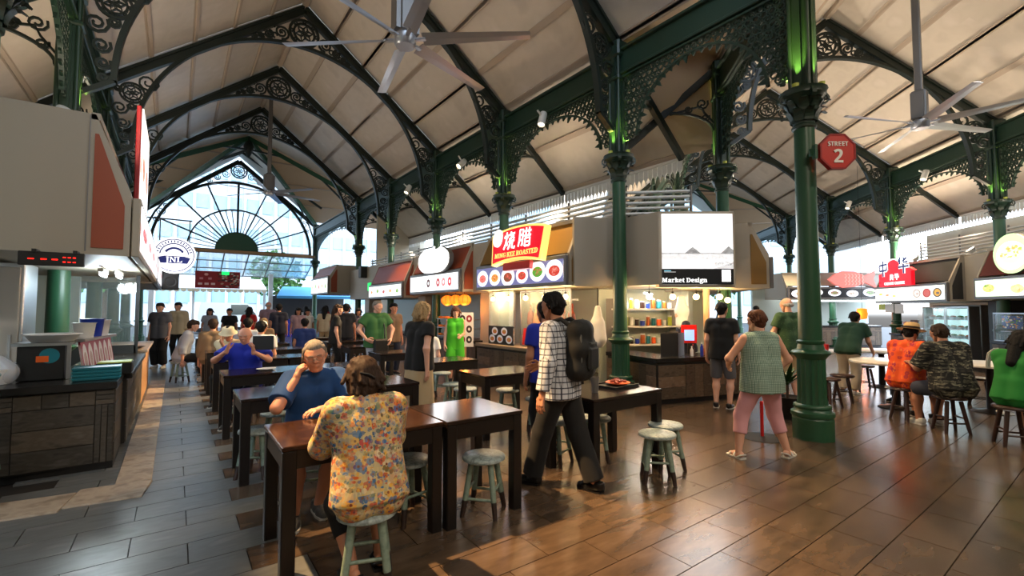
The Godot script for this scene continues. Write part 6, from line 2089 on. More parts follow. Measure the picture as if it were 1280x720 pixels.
	part("top_rail", MB.new().box(Vector3(0, 0.37, -0.1), Vector3(1.3, 0.03, 0.22)), M.steel, cs)
	for k in 4:
		var t := thing("serving_tray", ["lowest", "second lowest", "second highest", "topmost"][k] + " teal tray of the stack on the left counter", "tray", Vector3(-0.62, 0.872 + k * 0.032, -6.33), 0.05, "stack of teal trays")
		part("tray", MB.new().box(Vector3(0, 0.013, 0), Vector3(0.36, 0.026, 0.27), 0.006), M.teal_plastic, t)
		part("rim", MB.new().strip([Vector2(-0.18, -0.135), Vector2(0.18, -0.135), Vector2(0.18, 0.135), Vector2(-0.18, 0.135)], 0.016, 0.014, true), M.teal_plastic, t, Transform3D(Basis(Vector3.RIGHT, PI / 2), Vector3(0, 0.024, 0)))
	var yb := thing("leaflet_box", "black box of yellow-green leaflets behind the teal trays", "box", Vector3(-0.52, 0.872, -6.8))
	part("box", MB.new().box(Vector3(0, 0.06, 0), Vector3(0.3, 0.12, 0.3), 0.004), M.black, yb)
	part("leaflets", MB.new().box(Vector3(0, 0.125, 0), Vector3(0.28, 0.01, 0.28)), M.yellow_green, yb)
	for q in [[-0.82, -7.05, 0.16, 0.1, "white_plastic", "tall white tub"], [-0.76, -7.7, 0.18, 0.11, "white_plastic", "second white tub"], [-0.79, -7.38, 0.2, 0.11, "blue_plastic", "blue basin"]]:
		var t := thing("food_tub", "%s on the rail behind the oval menu cards" % q[5], "tub", Vector3(q[0], 1.26, q[1]))
		part("tub", MB.new().lathe([Vector2(0, 0), Vector2(q[3] * 0.8, 0), Vector2(q[3], q[2]), Vector2(q[3] + 0.01, q[2] + 0.008), Vector2(q[3] * 0.94, q[2]), Vector2(q[3] * 0.76, 0.01), Vector2(0, 0.01)], 20), M[q[4]], t)
	var pb := thing("serving_plate", "dark plate on the pale wooden counter of the next left stall", "plate", Vector3(-0.55, 0.91, -10.3))
	part("plate", MB.new().lathe([Vector2(0, 0), Vector2(0.1, 0), Vector2(0.16, 0.03), Vector2(0.1, 0.01), Vector2(0, 0.01)], 20), M.brown_sauce, pb)
	# roast stall
	var po := thing("bowl_poster", "dark poster of five bowls standing on the roast counter", "poster", Vector3(6.05, 0.775, -8.7), -PI / 2)
	part("print", MB.new().prism(PackedVector2Array([Vector2(-0.5, 0), Vector2(0.5, 0), Vector2(0.5, 0.42), Vector2(-0.5, 0.42)]), 0.02), M.bowl_poster, po)
	var gs := thing("glass_case", "glass case with hanging roast meats on the roast counter", "glass case", Vector3(6.25, 0.775, -7.2))
	for q in [[0, -1.0], [0, 0.6]]: part("post", MB.new().box(Vector3(q[0], 0.6, q[1]), Vector3(0.03, 1.2, 0.03)), M.steel, gs)
	part("pane", MB.new().box(Vector3(0, 0.6, -0.2), Vector3(0.01, 1.15, 1.56)), M.glass, gs)
	part("rail", MB.new().box(Vector3(0.2, 1.0, -0.2), Vector3(0.03, 0.03, 1.6)).box(Vector3(0.0, 1.2, -0.2), Vector3(0.03, 0.03, 1.6)), M.steel, gs)
	part("shelf", MB.new().box(Vector3(0.2, 0.02, -0.2), Vector3(0.4, 0.03, 1.6)), M.steel, gs)
	var fg := thing("glass_case", "frosted glass screen left of the hanging roast meats", "glass case", Vector3(6.2, 0.775, -8.9))
	part("pane", MB.new().box(Vector3(0, 0.62, 0), Vector3(0.02, 1.2, 1.0)), M.pane_milky, fg)
	part("post", MB.new().box(Vector3(0, 0.6, 0.52), Vector3(0.04, 1.2, 0.04)), M.steel, fg)
	for k in 7:
		var z := -8.1 + k * 0.22
		var d := thing("roast_duck" if k % 3 != 2 else "roast_pork", "%s hanging %s from the left in the roast case" % [["glazed roast duck", "pale roast chicken", "strip of red roast pork"][k % 3], ["first", "second", "third", "fourth", "fifth", "sixth", "seventh"][k]], "roast meat", Vector3(6.45, 1.42, z), 0, "roast meats hanging in the case")
		var m := MB.new()
		if k % 3 == 2: net([[Vector3(0, 0.2, 0), Vector3(0.01, -0.18, 0), 0.035, 0.04]], 0.018, 0.02, m)
		else: net([[Vector3(0, 0.05, 0), Vector3(0, -0.14, 0.01), 0.075, 0.095], [Vector3(0, 0.1, 0), Vector3(0, 0.26, 0.02), 0.035, 0.025], [Vector3(0, -0.18, 0), Vector3(0.0, -0.28, 0.06), 0.04, 0.02], [Vector3(0, -0.18, 0), Vector3(0.0, -0.28, -0.06), 0.04, 0.02]], 0.016, 0.03, m)
		part("meat", m, M.roast_pale if k % 3 == 1 else M.roast, d)
		part("hook", MB.new().tube([Vector3(0, 0.24, 0), Vector3(0, 0.36, 0)], 0.005), M.steel, d)
	var rl := thing("menu_card", "red menu card leaning in the roast case", "menu card", Vector3(6.18, 0.79, -7.95), -PI / 2)
	part("card", MB.new().box(Vector3(0, 0.2, 0), Vector3(0.16, 0.36, 0.012), 0, Basis(Vector3.RIGHT, -0.12)), M.red_plastic, rl)
	for k in 5:
		bulb("%s globe bulb from the left under the mustard roast hood" % ["first", "second", "third", "fourth", "fifth"][k], Vector3(6.0, 1.82, -8.95 + k * 0.62), 0.7)
	for k in 4:
		bulb("%s globe bulb from the left under the corner stall soffit" % ["first", "second", "third", "fourth"][k], Vector3(6.72 + k * 0.34, 1.8, -5.1 + k * 0.24), 0.6)
	bulb("globe bulb under the hood end right of the big screen", s2(0.0, 3.0, 1.75), 0.3)
	# hanging towel and pot at the right end of the roast counter
	var tw := thing("apron", "pale apron hanging at the right end of the roast stall", "apron", Vector3(6.75, 1.2, -6.35))
	var tm := MB.new()
	net([[Vector3(0, 0.4, 0), Vector3(0, 0.1, 0), 0.06, 0.12], [Vector3(0, 0.1, -0.04), Vector3(0, -0.25, 0.02), 0.12, 0.13], [Vector3(0, 0.1, 0.04), Vector3(0, -0.2, 0.1), 0.1, 0.1]], 0.025, 0.05, tm)
	part("cloth", tm, M.white_cloth, tw)
	part("strap", MB.new().tube([Vector3(0, 0.4, 0), Vector3(0, 0.81, 0)], 0.012), M.black, tw)
	var pt := thing("stock_pot", "white stock pot at the right end of the roast counter", "pot", Vector3(6.45, 0.775, -6.75))
	part("pot", MB.new().lathe([Vector2(0, 0), Vector2(0.16, 0), Vector2(0.16, 0.2), Vector2(0.17, 0.21), Vector2(0.15, 0.21), Vector2(0.14, 0.02), Vector2(0, 0.02)], 20), M.white_plastic, pt)
	corner_stall_goods()
	donut_stall_goods()
	right_stall_goods()
	# potted palm beside the near column and a cable cover
	var pp := thing("potted_plant", "small palm in a black pot behind the nearest green column", "plant", Vector3(7.2, 0, -3.08))
	part("pot", MB.new().lathe([Vector2(0, 0), Vector2(0.14, 0), Vector2(0.2, 0.3), Vector2(0.21, 0.32), Vector2(0.19, 0.32), Vector2(0.17, 0.28), Vector2(0, 0.28)], 20), M.black, pp)
	var stem := part("stem", MB.new().tube([Vector3(0, 0.27, 0), Vector3(0.02, 0.5, 0)], 0.02), M.trunk, pp)
	for k in 26:
		var a := TAU * k / 26 + rng.randf() * 0.3
		var el := rng.randf_range(0.5, 1.35)
		var L := rng.randf_range(0.3, 0.5)
		var lf := MB.new()
		var pts := []
		for i in 6:
			var t := i / 5.0
			pts.append(Vector3(cos(a) * L * t * cos(el), 0.48 + sin(el) * L * t - 0.1 * t * t, sin(a) * L * t * cos(el)))
		var sd := Vector3(-sin(a), 0, cos(a))
		for i in 5:
			var w0 := 0.032 * sin(PI * (0.1 + 0.85 * i / 5.0))
			var w1 := 0.032 * sin(PI * (0.1 + 0.85 * (i + 1) / 5.0))
			lf.quad(pts[i] - sd * w0, pts[i + 1] - sd * w1, pts[i + 1] + sd * w1 + Vector3(0, 0.004, 0), pts[i] + sd * w0 + Vector3(0, 0.004, 0))
		part("leaf", lf, M.leaf, stem)
	var bd := thing("queue_stand", "thin pale stake on a black round foot by the nearest column", "stand", Vector3(5.85, 0, -2.8))
	part("foot", MB.new().lathe([Vector2(0, 0), Vector2(0.24, 0), Vector2(0.24, 0.015), Vector2(0.03, 0.03), Vector2(0, 0.03)], 24), M.black, bd)
	part("stake", MB.new().box(Vector3(0.17, 0.265, 0.09), Vector3(0.035, 0.5, 0.02)), M.wood_light, bd)
	part("post", MB.new().tube([Vector3(0, 0.02, 0), Vector3(0, 0.45, 0)], 0.02), M.red_plastic, bd)
	var dr := thing("cup", "red drink cup on the table behind the man in the green tee", "cup", Vector3(3.85, 0.776, -8.3))
	part("cup", MB.new().lathe([Vector2(0, 0), Vector2(0.035, 0), Vector2(0.048, 0.14), Vector2(0, 0.14)], 14), M.red_plastic, dr)
	var dr2 := thing("cup", "red drink cup on the round table by the leaning woman", "cup", Vector3(10.4, 0.753, -3.7))
	part("cup", MB.new().lathe([Vector2(0, 0), Vector2(0.035, 0), Vector2(0.048, 0.14), Vector2(0, 0.14)], 14), M.red_plastic, dr2)
	var bo := thing("plate", "white plate on the table before the man with the tablet", "plate", Vector3(1.0, 0.776, -6.9))
	part("plate", MB.new().lathe([Vector2(0, 0), Vector2(0.07, 0), Vector2(0.12, 0.02), Vector2(0.07, 0.008), Vector2(0, 0.008)], 20), M.white_plastic, bo)
	bottle("bottle", "small bottle with a red cap on a far table", "bottle", Vector3(1.95, 0.776, -12.1), 0.22, 0.03, "clear_tub", "", "red_plastic")

func corner_stall_goods() -> void:
	var bx := thing("dark_box", "dark brown box screen standing on the corner stall counter", "box", Vector3(7.12, 0.765, -4.92), 0.35)
	part("front_panel", MB.new().box(Vector3(0, 0.2, 0.14), Vector3(0.42, 0.4, 0.02), 0.003), M.wood_black, bx)
	part("side_panel", MB.new().box(Vector3(-0.2, 0.2, 0), Vector3(0.02, 0.4, 0.26)).box(Vector3(0.2, 0.2, 0), Vector3(0.02, 0.4, 0.26)), M.counter_dark, bx)
	part("back_panel", MB.new().box(Vector3(0, 0.2, -0.14), Vector3(0.42, 0.4, 0.02)), M.counter_dark, bx)
	# shelves behind
	var w := structure("wall_back")
	part("wall_face", MB.new().bar(Vector3(7.2, 1.0, -6.75), Vector3(9.4, 1.0, -5.6), 0.1, 2.0), M.wall_tile, w)
	var sh := thing("wall_shelves", "white wall shelves full of jars behind the corner counter", "shelves")
	var a := Vector3(7.25, 0, -6.45)
	var d := (Vector3(8.5, 0, -5.8) - a)
	for y in [0.85, 1.22, 1.58]:
		part("shelf", MB.new().bar(a + Vector3(0, y, 0), a + d + Vector3(0, y, 0), 0.3, 0.03), M.white_paint, sh)
	for t in [0.0, 1.0]: part("upright", MB.new().box(a + d * t + Vector3(0, 0.9, 0), Vector3(0.04, 1.8, 0.2), 0, Basis(Vector3.UP, 0.5)), M.grey_metal, sh)
	var kinds := ["clear_tub", "amber_sauce", "white_plastic", "orange_plastic", "blue_plastic", "yellow_green", "teal_plastic", "brown_sauce"]
	var colour := ["clear", "amber", "white", "orange", "blue", "lime", "teal", "brown"]
	for r in 3:
		for k in 11:
			var q := (k * 5 + r * 3) % 8
			var p := a + d * ((k + 0.6) / 11.6) + Vector3(0, [0.867, 1.237, 1.597][r], 0)
			jar("%s jar, %s of eleven on the %s shelf of the corner stall" % [colour[q], ["first", "second", "third", "fourth", "fifth", "sixth", "seventh", "eighth", "ninth", "tenth", "eleventh"][k], ["lowest", "middle", "top"][r]], p, 0.12 + 0.03 * ((k * 7 + r) % 4), 0.036 + 0.006 * (k % 3), kinds[q], "jars on the corner stall shelves")
	# bottles and tubs on the counter
	for k in 9:
		var t := 0.42 + k * 0.055
		var p := Vector3(6.45, 0.767, -4.75).lerp(Vector3(8.35, 0.767, -4.2), t) + Vector3(0.05, 0, -0.14 - 0.07 * (k % 2))
		var q := [2, 7, 4, 1, 0, 7, 2, 3, 0][k] as int
		bottle("sauce_bottle", "%s sauce bottle, %s from the dark box on the corner counter" % [colour[q], ["first", "second", "third", "fourth", "fifth", "sixth", "seventh", "eighth", "ninth"][k]], "bottle", p, 0.17 + 0.03 * (k % 3), 0.028, kinds[q], "sauce bottles on the corner counter", ["white_plastic", "red_plastic"][k % 2])
	var tb := thing("order_tablet", "red-framed tablet with a pale blue screen on the corner counter", "tablet", Vector3(7.75, 1.12, -5.0), -0.55)
	part("frame", MB.new().box(Vector3.ZERO, Vector3(0.3, 0.34, 0.03), 0.006), M.red_plastic, tb)
	part("screen", MB.new().box(Vector3(0, -0.02, 0.017), Vector3(0.19, 0.2, 0.006)), glow("tablet_blue", Color(0.5, 0.65, 0.9), 0.9), tb)
	part("stand", MB.new().bar(Vector3(0, -0.17, -0.02), Vector3(0, -0.35, -0.02), 0.04, 0.04), M.black, tb)
	var bag := thing("carrier_bag", "crumpled clear carrier bags hanging above the corner counter", "bag", Vector3(8.05, 1.55, -5.35))
	var bm := MB.new()
	net([[Vector3(0, 0.25, 0), Vector3(0, 0.0, 0), 0.07, 0.13], [Vector3(0.03, 0.0, 0), Vector3(-0.02, -0.26, 0), 0.13, 0.1]], 0.025, 0.05, bm)
	part("bags", bm, M.clear_tub, bag)
	part("hook", MB.new().tube([Vector3(0, 0.3, 0), Vector3(0, 0.42, 0)], 0.006), M.steel, bag)
	var pk := thing("paper_box", "pinkish-brown box on the right end of the corner counter", "box", Vector3(8.0, 0.767, -4.45), -0.25)
	part("carton", MB.new().box(Vector3(0, 0.06, 0), Vector3(0.28, 0.12, 0.16), 0.004), M.tan_cloth, pk)
	var lt := thing("shelf_lamp", "bright tube lamp over the corner stall shelves", "lamp", Vector3(7.9, 1.9, -6.0), 0.48)
	part("tube", MB.new().tube([Vector3(-0.5, 0, 0), Vector3(0.5, 0, 0)], 0.02), M.tube_white, lt)
	area(Vector3(7.9, 1.87, -5.98), Vector3(7.7, 0.5, -5.7), 1.0, 0.06, Color(1.0, 0.95, 0.88), 1.6)

func donut_stall_goods() -> void:
	var c := thing("bread_rack", "two-tier rack of buns on the doughnut counter", "rack", Vector3(6.35, 0.805, -11.2))
	for y in [0.02, 0.26, 0.5]: part("shelf", MB.new().box(Vector3(0, y, 0), Vector3(0.45, 0.02, 1.7)), M.steel, c)
	for z in [-0.83, 0.83]:
		for x in [-0.2, 0.2]: part("post", MB.new().box(Vector3(x, 0.25, z), Vector3(0.02, 0.52, 0.02)), M.steel, c)
	for r in 3:
		for k in 8:
			var b := thing("bun", "golden bun, %s from the left on the %s tier of the bread rack" % [["first", "second", "third", "fourth", "fifth", "sixth", "seventh", "eighth"][k], ["bottom", "middle", "top"][r]], "bun", Vector3(6.2 + 0.04 * (k % 2), 0.805 + [0.03, 0.27, 0.51][r], -11.95 + k * 0.21), 0, "buns on the bread rack")
			part("crust", MB.new().ball(Vector3(0, 0.035, 0), Vector3(0.08, 0.04, 0.085), 10, 6), M.bread, b)
	for k in 3:
		var l := thing("lantern_lamp", "%s orange round lantern under the rust-brown hood" % ["left", "middle", "right"][k], "lamp", Vector3(5.95, 1.82, -11.1 + k * 0.46), 0, "orange lanterns of the doughnut stall")
		part("shade", MB.new().ball(Vector3.ZERO, Vector3(0.17, 0.14, 0.17), 16, 10), M.lantern, l)
		var rb := MB.new()
		for q in 8:
			var pts := []
			for i in 7:
				var th := 0.2 + (PI - 0.4) * i / 6.0
				pts.append(Vector3(sin(th) * cos(TAU * q / 8) * 0.173, cos(th) * 0.143, sin(th) * sin(TAU * q / 8) * 0.173))
			rb.tube(pts, 0.005, -1, 4)
		part("ribs", rb, M.wood_brown, l)
		part("cord", MB.new().tube([Vector3(0, 0.14, 0), Vector3(0, 0.22, 0)], 0.006), M.black, l)
		omni(Vector3(5.95, 1.62, -11.1 + k * 0.46), Color(1.0, 0.6, 0.25), 0.35, 0.1)
	var po := thing("doughnut_poster", "pale upright poster of six doughnuts beside the woman in green", "poster", Vector3(5.85, 0, -9.95), -deg_to_rad(36.2))
	part("print", MB.new().prism(PackedVector2Array([Vector2(-0.2, 0.65), Vector2(0.2, 0.65), Vector2(0.2, 1.5), Vector2(-0.2, 1.5)]), 0.02), M.donut_poster, po)
	part("stand", MB.new().box(Vector3(0, 0.33, -0.02), Vector3(0.05, 0.66, 0.03)).box(Vector3(0, 0.01, 0), Vector3(0.36, 0.02, 0.3)), M.wood_light, po)
	var ex := thing("exit_sign", "small green exit sign on the far right-hand fascia", "exit sign", Vector3(6.05, 2.45, -17.6), -PI / 2)
	part("box", MB.new().box(Vector3.ZERO, Vector3(0.3, 0.3, 0.05), 0.005), M.exit_green, ex)
	var bs := thing("loudspeaker", "black loudspeaker on the far right-hand fascia", "loudspeaker", Vector3(6.0, 3.05, -18.2))
	part("cabinet", MB.new().box(Vector3.ZERO, Vector3(0.3, 0.45, 0.3), 0.02), M.black, bs)
	part("bracket", MB.new().box(Vector3(0.2, 0, 0), Vector3(0.3, 0.06, 0.06)), M.black, bs)

func right_stall_goods() -> void:
	var r2 := -3.0 * PI / 4
	# glass-fronted refrigerator below the charcoal hood
	var f := thing("display_fridge", "tall lit glass display refrigerator with food below the Chinese sign", "refrigerator", s2(8.0, 9.15), r2)
	part("body", MB.new().box(Vector3(0, 0.85, -0.35), Vector3(1.75, 1.7, 0.6), 0.01), M.grey_metal, f)
	part("lit_back", MB.new().box(Vector3(0, 1.1, -0.03), Vector3(1.6, 1.0, 0.02)), glow("fridge_light", Color(0.75, 0.9, 0.9), 0.75), f)
	for x in [-0.42, 0.42]:
		var dr := part("door_frame", MB.new().strip([Vector2(x - 0.41, 0.58), Vector2(x + 0.41, 0.58), Vector2(x + 0.41, 1.64), Vector2(x - 0.41, 1.64)], 0.05, 0.05, true), M.steel, f, at3(0, 0, 0.2))
		part("pane", MB.new().box(Vector3(x, 1.11, 0.2), Vector3(0.78, 1.02, 0.008)), M.glass, dr)
	for y in [0.75, 1.0, 1.28]:
		part("shelf", MB.new().box(Vector3(0, y, 0.08), Vector3(1.6, 0.015, 0.2)), M.steel, f)
	part("side_panel", MB.new().box(Vector3(-0.86, 1.1, 0.1), Vector3(0.03, 1.12, 0.26)).box(Vector3(0.86, 1.1, 0.1), Vector3(0.03, 1.12, 0.26)).box(Vector3(0, 0.28, 0.1), Vector3(1.75, 0.55, 0.26)), M.grey_metal, f)
	for r in 3:
		for k in 6:
			var p: Vector3 = f.transform * Vector3(-0.66 + k * 0.26, [0.758, 1.008, 1.288][r], 0.09)
			var b := thing("food_tub", "%s tub, %s from the left on the %s shelf of the lit refrigerator" % [["leafy green", "pale", "orange"][(k + r) % 3], ["first", "second", "third", "fourth", "fifth", "sixth"][k], ["lowest", "middle", "top"][r]], "tub", p, 0, "tubs in the display refrigerator")
			part("tub", MB.new().lathe([Vector2(0, 0), Vector2(0.07, 0), Vector2(0.1, 0.07), Vector2(0, 0.07)], 12), M.clear_tub, b)
			part("food", MB.new().ball(Vector3(0, 0.075, 0), Vector3(0.085, 0.04, 0.075), 9, 6), [M.leaf_out, M.cream_cloth, M.amber_sauce][(k + r) % 3], b)
	area(f.transform * Vector3(0, 1.2, 0.3), f.transform * Vector3(0, 0.9, 2.0), 1.6, 1.0, Color(0.85, 0.97, 1.0), 1.0)
	# snack display on the right-most counter
	var sd := thing("snack_case", "glass snack case with colourful pictures at the right edge", "display case", s2(7.75, 6.2, 0.8), r2)
	part("pane", MB.new().box(Vector3(0, 0.34, 0.22), Vector3(2.0, 0.66, 0.01)), M.glass, sd)
	part("frame", MB.new().strip([Vector2(-1.0, 0.0), Vector2(1.0, 0.0), Vector2(1.0, 0.68), Vector2(-1.0, 0.68)], 0.03, 0.03, true), M.steel, sd, at3(0, 0, 0.22))
	for k in 3: part("picture", MB.new().prism(PackedVector2Array([Vector2(-0.28, 0.3), Vector2(0.28, 0.3), Vector2(0.28, 0.62), Vector2(-0.28, 0.62)]), 0.01), M.snack_poster, sd, at3(-0.65 + k * 0.65, 0, 0.1))
	part("shelf", MB.new().box(Vector3(0, 0.24, 0.05), Vector3(1.9, 0.015, 0.25)), M.steel, sd)
	var nt := thing("paper_notice", "white paper notices hanging below the charcoal hood", "notice", s2(7.2, 10.4, 1.6), r2)
	part("sheet", MB.new().box(Vector3(0.25, 0, 0), Vector3(0.42, 0.3, 0.006)), M.white_plastic, nt)
	part("sheet", MB.new().box(Vector3(-0.22, 0.02, 0), Vector3(0.42, 0.28, 0.006)), M.white_plastic, nt)
	var yn := thing("paper_notice", "yellow paper notice at the left end of the charcoal hood", "notice", s2(7.2, 11.0, 1.66), r2)
	part("sheet", MB.new().box(Vector3.ZERO, Vector3(0.35, 0.2, 0.006)), M.yellow_green, yn)
	var cr := thing("cash_register", "dark cash register with a tilted screen on the Chinese stall counter", "cash register", s2(7.75, 10.4, 0.805), r2)
	part("base", MB.new().box(Vector3(0, 0.06, 0), Vector3(0.4, 0.12, 0.35), 0.01), M.black, cr)
	part("screen", MB.new().box(Vector3(0, 0.3, 0), Vector3(0.36, 0.28, 0.03), 0.005, Basis(Vector3.RIGHT, -0.3)), M.black, cr)
	part("card", MB.new().box(Vector3(-0.3, 0.26, 0.05), Vector3(0.16, 0.22, 0.01), 0, Basis(Vector3.BACK, 0.3)), M.pink, cr)
	var lo := thing("lantern_lamp", "orange cylindrical lantern left of the charcoal hood", "lamp", s2(7.3, 12.3, 1.42), 0)
	part("shade", MB.new().lathe([Vector2(0.02, -0.2), Vector2(0.15, -0.18), Vector2(0.17, 0.0), Vector2(0.15, 0.18), Vector2(0.02, 0.2)], 16), M.lantern, lo)
	part("cord", MB.new().tube([Vector3(0, 0.2, 0), Vector3(0, 5.43, 0)], 0.006), M.black, lo)
	omni(s2(7.1, 12.2, 1.42), Color(1.0, 0.55, 0.25), 0.5, 0.15)

func hat(p: Node3D, kind: String, m: String) -> void:
	var X: Transform3D = p.get_meta("head_x")
	if kind == "straw":
		part("hat", MB.new().lathe([Vector2(0.175, 0.052), Vector2(0.17, 0.045), Vector2(0.1, 0.06), Vector2(0.098, 0.075), Vector2(0.09, 0.14), Vector2(0.07, 0.155), Vector2(0, 0.15)], 24), M[m], p, X)
		part("hat_band", MB.new().lathe([Vector2(0.101, 0.064), Vector2(0.098, 0.095)], 24), M.hair_brown, p, X)
	elif kind == "cap":
		part("cap", MB.new().lathe([Vector2(0.1, 0.03), Vector2(0.1, 0.07), Vector2(0.08, 0.115), Vector2(0.04, 0.135), Vector2(0, 0.138)], 20), M[m], p, X)
		part("cap_peak", MB.new().box(Vector3(0, 0.035, -0.13), Vector3(0.14, 0.012, 0.1), 0.005), M[m], p, X)
	else:
		part("hat", MB.new().lathe([Vector2(0.15, 0.015), Vector2(0.145, 0.012), Vector2(0.103, 0.05), Vector2(0.095, 0.11), Vector2(0.06, 0.13), Vector2(0, 0.13)], 20), M[m], p, X)

func people() -> void:
	# the couple at the nearest table
	var p := person("grey-haired man in a blue shirt and glasses, cheek on hand", Vector3(0.95, 0, -4.12), 186, {"h": 1.7, "seat": 0.445, "lean": 17.0, "fat": 1.08, "cell": 0.013, "top": "blue_shirt", "loose": 0.024, "sleeve": 0.8, "bottom": "denim", "len": 1.0, "botname": "shorts", "hair": "grey_thin", "haircol": "hair_grey", "nod": 10.0, "tilt": -7.0, "turn": 6.0, "hands": [Vector3(-0.02, 0.825, -0.42), Vector3(0.155, 1.04, -0.25)], "elbows": [Vector3(-1, -0.5, -0.2), Vector3(0.7, -1, -0.5)], "grips": ["relaxed", "grip"], "fingers": [Vector3(0.8, 0.0, -0.5), Vector3(-0.35, 1, 0.1)], "palms": [Vector3(0, -1, 0), Vector3(-1, 0.0, 0.3)], "feet": [Vector3(-0.02, 0.08, -0.3), Vector3(0.16, 0.08, -0.42)], "shoecol": "shoe_grey", "skin": "skin1"})
	part("glasses", shared.glasses, M.grey_metal, p, p.get_meta("head_x"))
	p = person("woman in a floral blouse seen from behind at the nearest table", Vector3(0.92, 0, -2.62), 4, {"h": 1.6, "sex": "f", "seat": 0.445, "lean": 14.0, "fat": 1.04, "cell": 0.013, "top": "floral", "loose": 0.036, "sleeve": 1.15, "bottom": "black_cloth", "len": 1.5, "hair": "bob", "haircol": "hair_brown", "nod": 22.0, "face": true, "hands": [Vector3(-0.1, 0.82, -0.46), Vector3(0.1, 0.82, -0.46)], "elbows": [Vector3(-0.6, -1.0, 0.2), Vector3(0.6, -1.0, 0.2)], "palms": [Vector3(0, -1, 0), Vector3(0, -1, 0)], "feet": [Vector3(-0.06, 0.08, -0.12), Vector3(0.12, 0.08, -0.2)], "sandal": true, "skin": "skin2"})
	part("hair_clip", MB.new().tube([Vector3(-0.05, 0.0, 0.135), Vector3(0.0, -0.015, 0.145), Vector3(0.04, -0.04, 0.135)], 0.008, -1, 6), M.black, p, p.get_meta("head_x"))
	part("collar", MB.new().lathe([Vector2(0.062, -0.105), Vector2(0.075, -0.13), Vector2(0.1, -0.15)], 16), M.floral, p, p.get_meta("head_x"))
	# walking man with a rucksack
	p = person("walking man with a dark rucksack, checked shirt and black trousers", Vector3(2.8, 0, -3.08), -22, {"h": 1.74, "lean": 5.0, "cell": 0.013, "hip": 0.885, "top": "check_shirt", "loose": 0.026, "sleeve": 1.9, "hem": 0.1, "bottom": "black_cloth", "len": 1.96, "looseb": 0.028, "cuff": 0.062, "hair": "short", "turn": 8.0, "hands": [Vector3(-0.33, 0.86, -0.02), Vector3(0.2, 1.05, -0.3)], "elbows": [Vector3(-0.5, 0, 1), Vector3(1, -1, 0.4)], "feet": [Vector3(-0.07, 0.085, -0.26), Vector3(0.07, 0.085, 0.28)], "toes": [Vector3(-0.1, 0, -1), Vector3(0.2, 0, -1)], "solecol": "shoe_dark", "skin": "skin2"})
	var ch: Vector3 = p.get_meta("chest")
	var bp := Node3D.new()
	var pk := MB.new()
	net([[Vector3(-0.07, 0.14, 0), Vector3(0.07, 0.14, 0), 0.085, 0.085], [Vector3(-0.08, -0.02, 0.02), Vector3(0.08, -0.02, 0.02), 0.1, 0.1], [Vector3(-0.085, -0.2, 0.0), Vector3(0.085, -0.2, 0.0), 0.095, 0.095], [Vector3(-0.085, -0.2, 0.0), Vector3(-0.07, 0.14, 0.0), 0.095, 0.085], [Vector3(0.085, -0.2, 0.0), Vector3(0.07, 0.14, 0), 0.095, 0.085], [Vector3(0, -0.2, 0.02), Vector3(0, 0.14, 0.015), 0.1, 0.09]], 0.014, 0.03, pk)
	var rk := thing("rucksack", "dark rucksack with a grey edge on the walking man's back", "rucksack", Vector3(2.8, 0, -3.08), deg_to_rad(22))
	var R := at3(0.02, ch.y + 0.0, ch.z + 0.21)
	part("body", pk, M.pack, rk, R)
	part("piping", MB.new().tube([Vector3(-0.13, -0.24, 0.06), Vector3(-0.145, 0.0, 0.07), Vector3(-0.12, 0.16, 0.05), Vector3(0, 0.235, 0.02), Vector3(0.12, 0.16, 0.05), Vector3(0.145, 0.0, 0.07), Vector3(0.13, -0.24, 0.06)], 0.011, -1, 6), M.pack_grey, rk, R)
	part("front_pocket", MB.new().box(Vector3(0, -0.1, 0.11), Vector3(0.2, 0.2, 0.05), 0.02), M.pack, rk, R)
	part("pocket_zip", MB.new().box(Vector3(0.0, 0.03, 0.118), Vector3(0.13, 0.014, 0.02)), M.pack_grey, rk, R)
	for sg in [-1.0, 1.0]:
		part("strap", MB.new().tube([Vector3(sg * 0.09, 0.17, -0.05), Vector3(sg * 0.1, 0.235, -0.14), Vector3(sg * 0.12, 0.2, -0.26), Vector3(sg * 0.14, 0.0, -0.32), Vector3(sg * 0.15, -0.15, -0.24), Vector3(sg * 0.12, -0.2, -0.06)], 0.022, -1, 6), M.pack, rk, R)
	person("man in a blue T-shirt hidden behind the walking man", Vector3(3.36, 0, -3.93), 10, {"h": 1.66, "cell": 0.02, "top": "royal", "bottom": "black_cloth", "hair": "short", "skin": "skin2"})
	person("woman in pink cropped trousers and a green checked sleeveless top", Vector3(5.08, 0, -2.42), 28, {"h": 1.58, "sex": "f", "fat": 1.22, "cell": 0.013, "hip": 0.88, "top": "green_gingham", "sleeve": 0.0, "hem": 0.12, "loose": 0.024, "bottom": "pink", "len": 1.5, "cuff": 0.06, "looseb": 0.014, "hair": "short", "haircol": "hair_auburn", "turn": -15.0, "hands": [Vector3(-0.2, 0.95, -0.28), Vector3(0.2, 0.86, -0.1)], "elbows": [Vector3(-1, -0.6, 0.3), Vector3(1.2, 0, 0.5)], "fingers": [null, Vector3(-0.3, 0.0, -1)], "feet": [Vector3(-0.27, 0.075, -0.03), Vector3(0.26, 0.075, 0.02)], "toes": [Vector3(-0.15, 0, -1), Vector3(0.9, 0, -0.5)], "sandal": true, "shoecol": "shoe_white", "skin": "skin3"})
	person("man in a black T-shirt and grey shorts at the corner counter", Vector3(7.1, 0, -4.0), 70, {"h": 1.68, "cell": 0.018, "top": "black_cloth", "bottom": "grey_cloth", "len": 0.98, "botname": "shorts", "hair": "short", "turn": 15.0, "skin": "skin3"})
